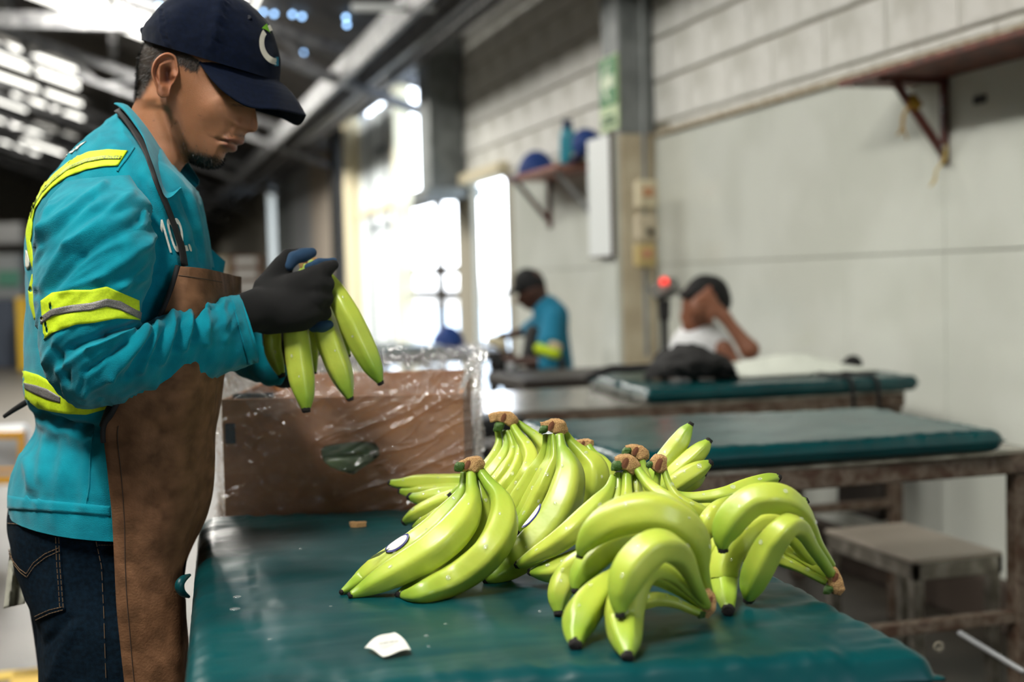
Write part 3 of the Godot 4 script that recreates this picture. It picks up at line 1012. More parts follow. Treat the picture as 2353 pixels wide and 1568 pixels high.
func wall_things():
	# big red-brown shelf on the tiled wall
	var s := thing("wall_shelf", "large red-brown wooden wall shelf at the upper right on a painted bracket", "shelf", Vector3(2.9, 1.95, -4.0))
	var g := Geo.new()
	box(g, Vector3(2.735, 1.965, -3.62), Vector3(0.29, 0.024, 1.66), 0.003)
	put("board", g, M.redwood, s)
	for z in [-4.2, -3.1]:
		g = Geo.new()
		box(g, Vector3(2.88, 1.80, z), Vector3(0.026, 0.32, 0.03), 0.003)
		box(g, Vector3(2.75, 1.945, z), Vector3(0.27, 0.022, 0.03), 0.003)
		bar(g, Vector3(2.68, 1.935, z), Vector3(2.875, 1.68, z), 0.03, 0.024)
		put("bracket", g, M.bracket, s)
	for q in [Vector3(2.862, 1.84, -4.184), Vector3(2.862, 1.70, -4.184), Vector3(2.62, 1.95, -4.36)]:
		g = Geo.new()
		lathe(g, [Vector2(0.002, 0), Vector2(0.009, 0.0), Vector2(0.007, 0.006), Vector2(0.001, 0.008)], 12, q, Basis(Vector3.RIGHT, Vector3.BACK, Vector3.UP))
		put("bolt", g, M.zinc, s)
	var yl := mat(Color(0.60, 0.46, 0.10), 0.8)
	var yl2 := mat(Color(0.74, 0.66, 0.40), 0.8)
	g = Geo.new()
	tube(g, [Vector3(2.735, 1.885, -4.2), Vector3(2.765, 1.845, -4.2)], [0.024, 0.026], 12)
	tube(g, [Vector3(2.735, 1.862, -4.18), Vector3(2.70, 1.82, -4.18), Vector3(2.695, 1.77, -4.185), Vector3(2.67, 1.745, -4.18)], [0.004, 0.006, 0.006, 0.003], 8, 14)
	tube(g, [Vector3(2.695, 1.775, -4.185), Vector3(2.705, 1.75, -4.18), Vector3(2.71, 1.73, -4.18)], [0.005, 0.004, 0.003], 8, 8)
	tag(put("twine", g, yl), "yellow twine knotted round the slanting brace of the big shelf", "twine")
	g = Geo.new()
	tube(g, [Vector3(2.87, 1.71, -4.18), Vector3(2.865, 1.66, -4.178), Vector3(2.83, 1.62, -4.178), Vector3(2.822, 1.585, -4.178), Vector3(2.80, 1.56, -4.178)], [0.006, 0.006, 0.004, 0.006, 0.003], 8, 16)
	tag(put("twine", g, yl2), "pale frayed twine hanging from the foot of the shelf bracket", "twine")
	g = Geo.new()
	box(g, Vector3(2.886, 1.85, -4.0), Vector3(0.008, 0.03, 0.07), 0.002)
	tag(put("wall_plate", g, M.dark), "small dark plate on the wall under the big shelf", "plate")
	# far shelf
	s = thing("wall_shelf", "smaller reddish wall shelf over the distant man, holding caps and bottle", "shelf", Vector3(2.9, 1.95, -8.4))
	g = Geo.new()
	box(g, Vector3(2.745, 1.955, -8.38), Vector3(0.31, 0.028, 1.12), 0.004)
	put("board", g, M.pinkwood, s)
	for z in [-7.98, -8.88]:
		g = Geo.new()
		box(g, Vector3(2.88, 1.78, z), Vector3(0.03, 0.34, 0.04), 0.003)
		bar(g, Vector3(2.64, 1.94, z), Vector3(2.875, 1.66, z), 0.03, 0.03)
		put("bracket", g, M.bracket if z < -8.5 else M.zinc, s)
	cap_thing("blue_cap", "blue cap resting crown up on the left of the far shelf", Vector3(2.74, 1.97, -8.72), 1.5, 1.9)
	cap_thing("blue_cap", "blue cap tipped on its brim at the right end of the far shelf", Vector3(2.77, 2.06, -7.72), 1.1, 2.6, -0.55)
	cap_thing("blue_cap", "blue cap standing on the distant table in the bright bay", Vector3(2.03, 0.818, -8.5), 1.3, 2.0)
	var b := thing("water_bottle", "teal water bottle with dark lid standing on the far shelf", "bottle", Vector3(2.77, 1.97, -8.13))
	g = Geo.new()
	lathe(g, [Vector2(0.01, 0), Vector2(0.05, 0.0), Vector2(0.054, 0.02), Vector2(0.052, 0.2), Vector2(0.045, 0.24), Vector2(0.03, 0.255)], 20, b.position)
	put("body", g, mat(Color(0.08, 0.52, 0.60), 0.35), b)
	g = Geo.new()
	lathe(g, [Vector2(0.034, 0.25), Vector2(0.036, 0.26), Vector2(0.034, 0.31), Vector2(0.01, 0.315)], 18, b.position)
	put("lid", g, mat(Color(0.02, 0.16, 0.3), 0.5), b)
	g = Geo.new()
	box(g, Vector3(2.80, 1.982, -7.92), Vector3(0.16, 0.025, 0.16), 0.004)
	tag(put("wooden_block", g, M.bracket), "dark reddish board lying at the right end of the far shelf", "board")
	g = Geo.new()
	tube(g, [Vector3(2.8, 2.0, -8.03), Vector3(2.8, 2.02, -8.01), Vector3(2.8, 2.01, -7.98)], [0.03, 0.05, 0.02], 12, 8)
	tag(put("cloth_bundle", g, M.cream), "crumpled cream cloth between bottle and tipped cap on the far shelf", "cloth")
	# exit sign
	var e := thing("exit_sign", "green arrow escape sign fixed flat to the grey steel column", "sign", Vector3(2.67, 2.3, -7.09))
	g = Geo.new()
	box(g, Vector3(2.672, 2.30, -7.09), Vector3(0.01, 0.42, 0.29), 0.002)
	put("plate", g, mat(Color(0.72, 0.80, 0.62), 0.5), e)
	g = Geo.new()
	box(g, Vector3(2.6655, 2.365, -7.09), Vector3(0.004, 0.27, 0.27), 0.001)
	put("green_field", g, mat(Color(0.03, 0.44, 0.18), 0.5), e)
	g = Geo.new()
	var ar := PackedVector2Array([Vector2(-0.11, 0), Vector2(-0.005, 0.105), Vector2(0.035, 0.105), Vector2(-0.03, 0.035), Vector2(0.10, 0.035), Vector2(0.10, -0.035), Vector2(-0.03, -0.035), Vector2(0.035, -0.105), Vector2(-0.005, -0.105)])
	prism(g, ar, Vector3(2.6635, 2.365, -7.09), Vector3.BACK, Vector3.UP, Vector3(-0.002, 0, 0))
	put("arrow", g, mat(Color(0.80, 0.86, 0.74), 0.5), e)
	g = Geo.new()
	box(g, Vector3(2.665, 2.17, -7.09), Vector3(0.003, 0.02, 0.16), 0.0005)
	box(g, Vector3(2.665, 2.135, -7.09), Vector3(0.003, 0.028, 0.22), 0.0005)
	put("print_line", g, mat(Color(0.16, 0.34, 0.2), 0.6), e)
	# white board hung on the pilaster, switch boxes, conduit
	var nb := thing("notice_board", "narrow white notice board hung on the pilaster below the sign", "notice board", Vector3(2.6, 1.6, -7.2))
	g = Geo.new()
	box(g, Vector3(2.63, 1.72, -7.16), Vector3(0.02, 0.68, 0.36), 0.003)
	put("panel", g, M.white, nb)
	g = Geo.new()
	box(g, Vector3(2.636, 1.72, -6.97), Vector3(0.03, 0.70, 0.015), 0.002)
	box(g, Vector3(2.636, 1.375, -7.16), Vector3(0.03, 0.012, 0.37), 0.002)
	put("frame", g, mat(Color(0.25, 0.17, 0.11), 0.7), nb)
	g = Geo.new()
	tube(g, [pt(1476, 0, 7.18), pt(1479, 200, 7.18), pt(1481, 420, 7.18), pt(1483, 650, 7.18), pt(1487, 820, 7.18)], [0.012, 0.012, 0.012, 0.012, 0.012], 8)
	tag(put("conduit", g, M.grey_steel), "thin grey cable pipe running down the pilaster", "pipe")
	var bx := [[1484, 447, 66, "pale switch box at the top of three on the pilaster", M.cream], [1484, 525, 62, "grey rimmed switch box with dark knob in the middle of three", M.beige], [1482, 588, 54, "yellowish switch box lowest of three on the pilaster", mat(Color(0.74, 0.66, 0.44), 0.6)]]
	for i in 3:
		var q: Array = bx[i]
		var at := pt(q[0], q[1], 7.13)
		var t := thing("switch_box", q[3], "switch box", at)
		g = Geo.new()
		box(g, at, Vector3(0.115, q[2] / 430.0, 0.07), 0.012)
		put("housing", g, q[4], t)
		g = Geo.new()
		if i == 1: lathe(g, [Vector2(0.006, 0), Vector2(0.02, 0.0), Vector2(0.016, 0.02), Vector2(0.004, 0.022)], 12, at + Vector3(0.01, -0.02, 0.034), Basis(Vector3.RIGHT, Vector3.BACK, Vector3.DOWN))
		else: box(g, at + Vector3(0, 0.01, 0.036), Vector3(0.06, 0.05, 0.012), 0.003)
		put("switch", g, M.dark if i == 1 else mat(Color(0.75, 0.56, 0.42), 0.6), t)

func cap_thing(called: String, label: String, at: Vector3, s: float, turn: float, tilt := 0.0):
	var t := thing(called, label, "cap", at, "")
	t.rotation = Vector3(0, turn, tilt)
	var g := Geo.new()
	var prof := []
	for i in 10:
		var a := float(i) / 9 * PI / 2
		prof.append(Vector2(0.088 * cos(a) * s + 0.001, 0.115 * sin(a) * s))
	lathe(g, prof, 28)
	var o := MeshInstance3D.new()
	o.name = "crown"
	o.mesh = g.mesh()
	o.material_override = M.blue
	t.add_child(o)
	g = Geo.new()
	for a in 13:
		var ph := lerpf(-1.3, 1.3, a / 12.0)
		for b in 5:
			var r := 0.086 + 0.07 * pow(maxf(cos(ph * 1.15), 0.0), 0.6) * b / 4.0
			g.add(Vector3(cos(ph) * r, 0.008 - 0.012 * sin(ph) ** 2 * b / 4.0 - 0.006 * b / 4.0, sin(ph) * r) * s)
	g.grid(13, 5, 0)
	var k := g.v.size()
	for i in k: g.add(g.v[i] - Vector3(0, 0.004, 0))
	for a in 12:
		for b in 4:
			var j := k + a * 5 + b
			g.quad(j, j + 5, j + 6, j + 1)
	var o2 := MeshInstance3D.new()
	o2.name = "brim"
	o2.mesh = g.mesh()
	o2.material_override = M.blue
	t.add_child(o2)

func far_things():
	# things on the far wall table
	var g := Geo.new()
	var l := Loft.new()
	l.host = self
	var c0 := pt(1585, 836, 4.75)
	for i in 7:
		var u := i / 6.0
		var hh: float = [0.004, 0.035, 0.055, 0.06, 0.05, 0.04, 0.004][i]
		var x := c0 + Vector3((u - 0.5) * 0.3, 0, (u - 0.5) * 0.12)
		x.y = 0.894 + hh * 1.0
		l.ring(x, Vector3(0, hh, 0), Vector3(0.0, 0, 0.02 + hh * 2.2), 1.0)
	l.disp = func(u, v, p, n): return noise.get_noise_3d(p.x * 16, p.y * 24, p.z * 16) * 0.02
	tag(put("black_bag", loft_geo(l, 40, 40), bump(mat(Color(0.035, 0.035, 0.035), 0.75), tex["fine"], 0.1, 0.4)), "crumpled black cloth bag on the far pad by the scale", "bag")
	g = Geo.new()
	tube(g, [pt(1345, 872, 4.9), pt(1400, 850, 4.9), pt(1450, 848, 4.85), pt(1520, 842, 4.8)], [0.012, 0.016, 0.016, 0.012], 10, 14, Color.WHITE, 0.5)
	tag(put("bag_strap", g, M.strap), "dark strap trailing left over the far pad from the black bag", "strap")
	# white cloth, thin and rumpled
	g = Geo.new()
	var nu := 40
	var nv := 24
	for a in nu + 1:
		for b in nv + 1:
			var u := float(a) / nu
			var v := float(b) / nv
			var p := pt(lerpf(1690, 1965, u), 850, 1.0)
			var q := Vector3(lerpf(2.06, 2.66, u), 0, lerpf(-4.28, -4.85, v))
			var lift := sin(u * PI) * sin(v * PI)
			q.y = 0.897 + 0.03 * pow(maxf(lift, 0.0), 0.6) + noise.get_noise_2d(q.x * 9, q.z * 9) * 0.015 * lift + 0.022 * gs(u, v, 0.68, 0.5, 0.22)
			g.add(q)
	g.grid(nu + 1, nv + 1, 0)
	var k := g.v.size()
	for i in k: g.add(Vector3(g.v[i].x, 0.892, g.v[i].z))
	for a in nu:
		for b in nv:
			var j := k + a * (nv + 1) + b
			g.quad(j, j + nv + 1, j + nv + 2, j + 1)
	tag(put("white_cloth", g, mat(Color(0.80, 0.82, 0.78), 0.85)), "rumpled white cloth spread over the far pad at the man's elbow", "cloth")
	g = Geo.new()
	nets(g, [[Vector3(2.62, 0.915, -4.42), Vector3(2.66, 0.915, -4.46), 0.03, 0.022], [Vector3(2.58, 0.905, -4.42), Vector3(2.63, 0.91, -4.42), 0.016, 0.024]], 0.008, 0.008)
	tag(put("strap_buckle", g, M.strap), "small black lump of buckled strap at the right of the white cloth", "buckle")
	# scale with a red lit display on a pole
	var s := thing("scale_display", "weighing scale readout with red light on a dark pole by the wall", "scale", pt(1530, 850, 5.9))
	g = Geo.new()
	var at := pt(1528, 664, 5.9)
	tube(g, [Vector3(pt(1530, 900, 5.9).x, 0.0, pt(1530, 900, 5.9).z), pt(1526, 700, 5.9)], [0.017, 0.017], 10)
	tube(g, [pt(1527, 735, 5.9), pt(1526, 690, 5.9)], [0.024, 0.028], 10)
	put("pole", g, M.dark, s)
	g = Geo.new()
	var bb := Basis.from_euler(Vector3(-0.5, 0.75, 0.0))
	box(g, at, Vector3(0.13, 0.075, 0.09), 0.012, bb)
	put("housing", g, mat(Color(0.17, 0.17, 0.16), 0.5), s)
	g = Geo.new()
	box(g, at + bb * Vector3(-0.068, 0.0, 0), Vector3(0.006, 0.06, 0.085), 0.002, bb)
	box(g, at + bb * Vector3(0, 0.0, 0.047), Vector3(0.12, 0.062, 0.004), 0.002, bb)
	put("face_plate", g, mat(Color(0.45, 0.46, 0.44), 0.5), s)
	g = Geo.new()
	var red := mat(Color(0.5, 0.1, 0.08), 0.5)
	red.emission_enabled = true
	red.emission = Color(1.0, 0.16, 0.12)
	red.emission_energy_multiplier = 1.3
	var rp := pt(1526, 648, 5.83)
	lathe(g, [Vector2(0.002, -0.004), Vector2(0.018, -0.003), Vector2(0.02, 0.002), Vector2(0.002, 0.005)], 14, rp, Basis(CR, -CF, CU))
	put("light", g, red, s)
	var ol := OmniLight3D.new()
	ol.name = "scale_light"
	ol.position = rp - CF * 0.01
	ol.light_color = Color(1, 0.2, 0.15)
	ol.light_energy = 0.002
	ol.light_size = 0.02
	ol.omni_range = 4.0
	ol.omni_attenuation = 2.0
	ol.shadow_enabled = true
	add_child(ol, true)
	# left of the hall: yellow guard frame, pale floor line, grey machines far off
	var yel := mat(Color(0.78, 0.56, 0.04), 0.6)
	g = Geo.new()
	var o := pt(20, 1040, 6.2)
	for y in [1000.0, 1104.0]:
		bar(g, pt(-160, y, 6.2), pt(52, y, 6.2), 0.03, 0.035)
	bar(g, pt(50, 990, 6.2), pt(50, 1112, 6.2), 0.035, 0.03, Vector3.RIGHT)
	bar(g, pt(-150, 990, 6.2), pt(-150, 1620, 6.2), 0.035, 0.03, Vector3.RIGHT)
	bar(g, pt(40, 1080, 6.25), pt(-160, 1080, 6.25), 0.02, 0.014)
	tag(put("guard_rail", g, yel), "yellow steel guard frame at the far left behind the man", "guard rail")
	g = Geo.new()
	box(g, pt(-60, 1045, 6.5), Vector3(0.5, 0.24, 0.4), 0.02)
	tag(put("grey_bin", g, mat(Color(0.62, 0.64, 0.66), 0.5)), "pale grey bin inside the yellow guard frame", "bin")
	g = Geo.new()
	box(g, Vector3(-1.5, 0.003, -4.6), Vector3(3.0, 0.006, 0.1), 0.001)
	tag(put("floor_line", g, mat(Color(0.70, 0.58, 0.12), 0.7)), "worn yellow line painted on the floor behind the man's legs", "floor line")
	g = Geo.new()
	box(g, Vector3(-0.36, 0.003, -4.35), Vector3(0.1, 0.006, 0.6), 0.001)
	tag(put("floor_line", g, mat(Color(0.72, 0.58, 0.14), 0.7)), "yellow floor marking showing beside the lower left trouser leg", "floor line")
	for q in [[-30, 40, 690, 722, 22.0, Color(0.20, 0.23, 0.28), "dark grey machine far off behind the man's back"], [46, 62, 684, 712, 21.0, Color(0.72, 0.58, 0.12), "small yellow machine far off behind the man's back"], [-200, 56, 590, 684, 30.0, Color(0.80, 0.81, 0.80), "long white curtain wall across the far hall at left"], [-200, 60, 520, 560, 34.0, Color(0.88, 0.88, 0.87), "white ceiling panel band across the far hall at left"]]:
		g = Geo.new()
		var a := pt(q[0], q[2], q[4])
		var b := pt(q[1], q[3], q[4])
		var lo := 0.0 if q[4] < 25 else minf(a.y, b.y)
		box(g, Vector3((a.x + b.x) / 2, (maxf(a.y, b.y) + lo) / 2, (a.z + b.z) / 2), Vector3(absf(b.x - a.x), maxf(a.y, b.y) - lo, 0.4), 0.02, Basis(Vector3.UP, -0.2827))
		tag(put("machine" if q[4] < 25 else "partition", g, mat(q[5], 0.7)), q[6], "machine" if q[4] < 25 else "partition")
	g = Geo.new()
	box(g, pt(20, 640, 29.6), Vector3(0.5, 0.35, 0.06), 0.01, Basis(Vector3.UP, -0.2827))
	tag(put("wall_sign", g, mat(Color(0.45, 0.72, 0.60), 0.6)), "pale green sign on the white partition at far left", "sign")

func bag_s(t: float, w: float, per: float) -> float:                # more of the film's detail goes to its front
	return t / 0.55 * w if t < 0.55 else w + (t - 0.55) / 0.45 * (per - w)

func carton():
	# open banana carton behind the pad, inside a clear plastic bag
	var fl := Vector3(0.148, 0, -2.30)
	var fr := Vector3(0.545, 0, -2.185)
	var ex := (fr - fl).normalized()
	var ez := Vector3(ex.z, 0, -ex.x)                                 # away from the camera
	var w := fl.distance_to(fr)
	var dpt := 0.46
	var y0 := 0.838
	var y1 := 1.075
	var b := Basis(ex, Vector3.UP, -ez)
	var base := (fl + fr) / 2 + ez * dpt / 2 + Vector3(0, y0, 0)
	var t := thing("carton", "open brown cardboard fruit carton in a clear plastic bag behind the pad", "carton", base)
	var th := 0.008
	# front panel with the rounded hand hole
	var g := Geo.new()
	var hole := []
	var hp := [940, 745, 975, 705, 1080, 690, 1200, 680, 1330, 678, 1400, 690, 1435, 730, 1435, 790, 1380, 840, 1290, 890, 1210, 945, 1120, 920, 1020, 880, 960, 830]
	for i in range(0, hp.size(), 2):
		var px: float = 480.0 + hp[i] / 3.677
		var py: float = 800.0 + hp[i + 1] / 3.677
		hole.append(Vector2((px - 511) / (1068 - 511) * w, y1 - y0 - (py - 885) / (1185.0 - 885.0) * (y1 - y0)))
	var h := y1 - y0
	var o := fl + Vector3(0, y0, 0)
	# outline with a slit to the hole, so that one outline holds both
	var up := PackedVector2Array([Vector2(0, 0), Vector2(0, h), Vector2(w, h), Vector2(w, 0), Vector2((hole[10] as Vector2).x + 0.00006, 0)])
	up.append(hole[10] + Vector2(0.00006, 0))
	for i in range(1, hole.size()): up.append(hole[(10 - i + hole.size()) % hole.size()])
	up.append(hole[10] - Vector2(0.00006, 0))
	up.append(Vector2((hole[10] as Vector2).x - 0.00006, 0))
	prism(g, up, o, ex, Vector3.UP, ez * th)
	put("front_panel", g, M.card, t)
	g = Geo.new()
	box(g, o + ez * (dpt - th / 2) + ex * w / 2 + Vector3(0, h * 0.52, 0), Vector3(w, h * 1.04, th), 0.001, b)
	put("back_panel", g, M.card, t)
	for s in 2:
		g = Geo.new()
		box(g, o + ez * dpt / 2 + ex * (th / 2 if s == 0 else w - th / 2) + Vector3(0, h / 2, 0), Vector3(th, h, dpt - 2 * th), 0.001, b)
		put("side_panel", g, M.card, t)
	g = Geo.new()
	box(g, o + ez * dpt / 2 + ex * w / 2 + Vector3(0, th / 2, 0), Vector3(w - th * 2, th, dpt - th * 2), 0.001, b)
	put("bottom", g, M.card, t)
	g = Geo.new()
	box(g, o + ex * 0.014 + Vector3(0, h * 0.755, 0) - ez * 0.002, Vector3(0.017, 0.035, 0.004), 0.001, b)
	put("dark_slot", g, M.dark, t)
	g = Geo.new()
	box(g, o + ex * 0.045 + ez * 0.05 + Vector3(0, h - 0.004, 0), Vector3(0.07, 0.02, 0.012), 0.002, b)  # black bar painted in for the dark gap at the rim
	put("dark_gap_strip", g, M.strap, t)
	# bananas already packed, seen through the hole
	var pk := thing("banana_cluster", "green bananas packed inside the carton, glimpsed through its hand hole", "bananas", o + ex * w * 0.5 + ez * 0.1)
	for i in 6:
		g = Geo.new()
		var pp := []
		var rr := []
		for j in 7:
			var u := j / 6.0
			pp.append(o + ex * (0.08 + u * 0.25) + ez * (0.036 + 0.004 * (i % 2)) + Vector3(0, 0.045 + 0.03 * i + 0.012 * sin(u * PI), 0))
			rr.append([0.006, 0.016, 0.021, 0.022, 0.021, 0.015, 0.007][j])
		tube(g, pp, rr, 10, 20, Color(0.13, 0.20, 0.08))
		put("banana", g, M.banana, pk)
	# the bag: a crumpled skin round the outside, its mouth flared over the rim
	var bag := thing("plastic_bag", "clear crumpled plastic bag drawn over the cardboard carton", "plastic bag", base)
	g = Geo.new()
	var n_u := 520
	var n_v := 150
	var per := 2 * (w + dpt)
	var pad_ := 0.014
	for i in n_v + 1:
		var v := float(i) / n_v
		for j in n_u:
			var s := bag_s(float(j) / n_u, w, per)
			var q := Vector3.ZERO
			var nn := Vector3.ZERO
			if s < w: q = ex * s; nn = -ez
			elif s < w + dpt: q = ex * w + ez * (s - w); nn = ex
			elif s < 2 * w + dpt: q = ex * (2 * w + dpt - s) + ez * dpt; nn = ez
			else: q = ez * (per - s); nn = -ex
			var y := v * (h + 0.055)
			var flare := sm(0.78, 1.0, v)
			var fx := s / w
			var crum := noise.get_noise_3d(s * 6.0, y * 7.0, 3.0) * 0.007
			var dir := s * 0.75 + y * 1.0                              # long creases drawn up to the right corner
			crum += maxf(0.0, 0.13 - absf(noise.get_noise_3d((y - s * 0.42) * 11.0, (s + y * 0.4) * 2.6, 9.0))) * 0.075
			crum += maxf(0.0, 0.10 - absf(noise.get_noise_3d((y - s * 0.42) * 24.0, (s + y * 0.4) * 6.0, 29.0))) * 0.06
			crum += maxf(0.0, 0.10 - absf(noise.get_noise_3d((y + s * 0.9) * 18.0, (s - y) * 8.0, 49.0))) * 0.06 * exp(-s * 4.0)
			crum += noise.get_noise_3d(s * 30.0, y * 30.0, 30.0) * 0.0008
			var off := pad_ + crum + flare * (0.006 + 0.02 * noise.get_noise_3d(s * 16.0, v * 4.0, 50.0)) + 0.008 * exp(-v * 9.0) * (0.6 + noise.get_noise_2d(s * 12.0, 4.0))
			if s > w and s < w + 0.1: off += 0.012 * sm(0.1, 0.9, v)
			var yy := y + flare * (0.016 * noise.get_noise_2d(s * 14.0, 8.0) + 0.012)
			if s < w and flare > 0: yy -= flare * 0.05 * gs(fx, 0.0, 0.23, 0.0, 0.13)
			if s < w and fx > 0.5: yy += flare * 0.012
			var p := o + q + nn * maxf(off, 0.004) + Vector3(0, yy, 0)
			g.add(p)
	g.grid(n_v + 1, n_u, 0, true)
	put("outer_film", g, M.film, bag)
	# the mouth folded down inside the rim
	g = Geo.new()
	for i in 25:
		var v := i / 24.0
		for j in n_u:
			var s := bag_s(float(j) / n_u, w, per)
			var q := Vector3.ZERO
			var nn := Vector3.ZERO
			if s < w: q = ex * s; nn = -ez
			elif s < w + dpt: q = ex * w + ez * (s - w); nn = ex
			elif s < 2 * w + dpt: q = ex * (2 * w + dpt - s) + ez * dpt; nn = ez
			else: q = ez * (per - s); nn = -ex
			var yy := h + 0.058 + 0.016 * noise.get_noise_2d(s * 14.0, 8.0) - v * 0.11
			if s < w: yy -= 0.05 * gs(s / w, 0.0, 0.23, 0.0, 0.13)
			var off := 0.02 - v * 0.04 + noise.get_noise_3d(s * 20.0, v * 3.0, 70.0) * 0.016 + absf(noise.get_noise_3d(s * 30.0, v * 2.0, 77.0)) * -0.01
			g.add(o + q + nn * off + Vector3(0, yy, 0))
	g.grid(25, n_u, 0, true)
	put("inner_fold", g, M.film, bag)

# ---------------------------------------------------------------- bananas
const GREENS := [[0.33, 0.455, 0.045], [0.36, 0.475, 0.048], [0.31, 0.44, 0.045], [0.39, 0.49, 0.055]]
var hand_n := 0

func hand(label: String, at: Vector3) -> Node3D:
	hand_n += 1
	return thing("banana_cluster", label, "bananas", at, "hands of green bananas")

# one finger: [x, y, half width, depth] from the blossom tip to the crown
func banana(t: Node3D, q: Array, sticker := -1):
	var pts := []
	var rad := []
	for i in range(0, q.size(), 4):
		pts.append(pt(q[i], q[i + 1], q[i + 3]))
		rad.append(q[i + 2] * q[i + 3] / FOC)
	var n := 25
	var rows := 46
	var base: Array = GREENS[rng.randi() % GREENS.size()]
	var roll := rng.randf() * TAU
	var seed_ := rng.randf() * 50.0
	var g := Geo.new()
	var side := Vector3.ZERO
	var rmax := 0.0
	for r in rad: rmax = maxf(rmax, r)
	for a in rows + 1:
		var u := float(a) / rows
		u = u * u * (3 - 2 * u) * 0.25 + u * 0.75
		var p: Vector3 = along(pts, u)
		var r: float = along(rad, u)
		var d: Vector3 = (along(pts, minf(u + 0.012, 1.0)) - along(pts, maxf(u - 0.012, 0.0))).normalized()
		if side == Vector3.ZERO: side = d.cross(CF).normalized()
		side = (side - d * side.dot(d)).normalized()
		var up := side.cross(d)
		var body := sm(0.35, 0.8, r / rmax)
		for b in n:
			var th := TAU * b / n
			var ph := fposmod((th + roll) * 5.0 / TAU, 1.0)             # five blunt ridges
			var ridge := 1.0 + 0.10 * (0.75 - 2.0 * sin(ph * PI)) * 0.7 + 0.045 * exp(-pow((ph - 0.5) * 9.0 - 4.5 * signf(ph - 0.5), 2.0)) 
			var rr := r * lerpf(1.0, ridge, 0.35 + 0.65 * body)
			var dirv := side * cos(th) + up * sin(th)
			var pos := p + dirv * rr
			var mott := noise.get_noise_3d(pos.x * 14.0 + seed_, pos.y * 14.0, pos.z * 14.0)
			var fresh := sm(0.05, 0.35, u) * (1.0 - sm(0.62, 0.98, u))
			var rg := exp(-pow((ph - 0.5) * 8.0 - 4.0 * signf(ph - 0.5), 2.0))
			var col := Color(base[0], base[1], base[2])
			col = col.lerp(Color(0.49, 0.545, 0.075), clampf(fresh * 0.55 + mott * 0.35, 0.0, 0.75))
			col = col.lerp(Color(0.14, 0.28, 0.02), clampf((1.0 - fresh) * 0.6 - 0.1 + rg * 0.10 - mott * 0.12, 0.0, 0.8))
			g.add(pos, col, Vector2(float(b) / n, u))
	g.grid(rows + 1, n, 0, true)
	g.fan(0, n, g_center(g, 0, n), true, Color(0.10, 0.2, 0.02))
	g.fan(rows * n, n, g_center(g, rows * n, n), false, Color(0.2, 0.3, 0.04))
	var o := put("banana", g, M.banana, t)
	# dark dry blossom end
	var d0: Vector3 = (pts[0] - along(pts, 0.05)).normalized()
	if rad[0] < rmax * 0.8:
		g = Geo.new()
		var r0: float = rad[0]
		var k0 := 0
		var s2 := d0.cross(Vector3.UP).normalized()
		var u2 := s2.cross(d0)
		var prof := [Vector2(1.03, -0.5), Vector2(1.08, -0.1), Vector2(0.98, 0.55), Vector2(0.84, 0.95), Vector2(0.60, 0.85), Vector2(0.45, 1.05), Vector2(0.15, 1.0)]
		for pr in prof:
			for b in 14:
				var th := TAU * b / 14
				var j := 1.0 + 0.26 * noise.get_noise_3d(b * 2.3 + seed_, pr.y * 9.0, 1.0)
				g.add(pts[0] + (s2 * cos(th) + u2 * sin(th)) * r0 * pr.x * j + d0 * r0 * pr.y * 0.8 * j)
		g.grid(prof.size(), 14, k0, true)
		g.fan((prof.size() - 1) * 14, 14, g_center(g, (prof.size() - 1) * 14, 14), false)
		put("tip", g, M.tip, o)
	if sticker >= 0: stick(o, pts, rad, sticker)
	wet(o, pts, rad, seed_)

func wet(o: Node3D, pts: Array, rad: Array, seed_: float):           # a few clinging drops of water
	var g := Geo.new()
	for i in 3:
		var u := 0.2 + 0.6 * fposmod(seed_ * 3.1 + i * 0.37, 1.0)
		var p: Vector3 = along(pts, u)
		var r: float = along(rad, u)
		var d: Vector3 = (along(pts, u + 0.01) - along(pts, u - 0.01)).normalized()
		var outw := (Vector3.UP * 0.8 - CF * 0.9 + CR * (fposmod(seed_ + i * 0.61, 1.0) - 0.5) * 1.4)
		outw = (outw - d * outw.dot(d)).normalized()
		var s := 0.0012 + 0.0014 * fposmod(seed_ * 7.7 + i * 0.23, 1.0)
		var x := outw.cross(d)
		lathe(g, [Vector2(s, -0.0004), Vector2(s * 0.9, s * 0.25), Vector2(s * 0.6, s * 0.5), Vector2(s * 0.2, s * 0.6)], 9, p + outw * r * 0.985, Basis(x * (1.0 + 0.5 * (i % 2)), outw, d * 1.5))
	var w := put("water_drops", g, M.drop, o)
	w.set_meta("kind", "stuff")

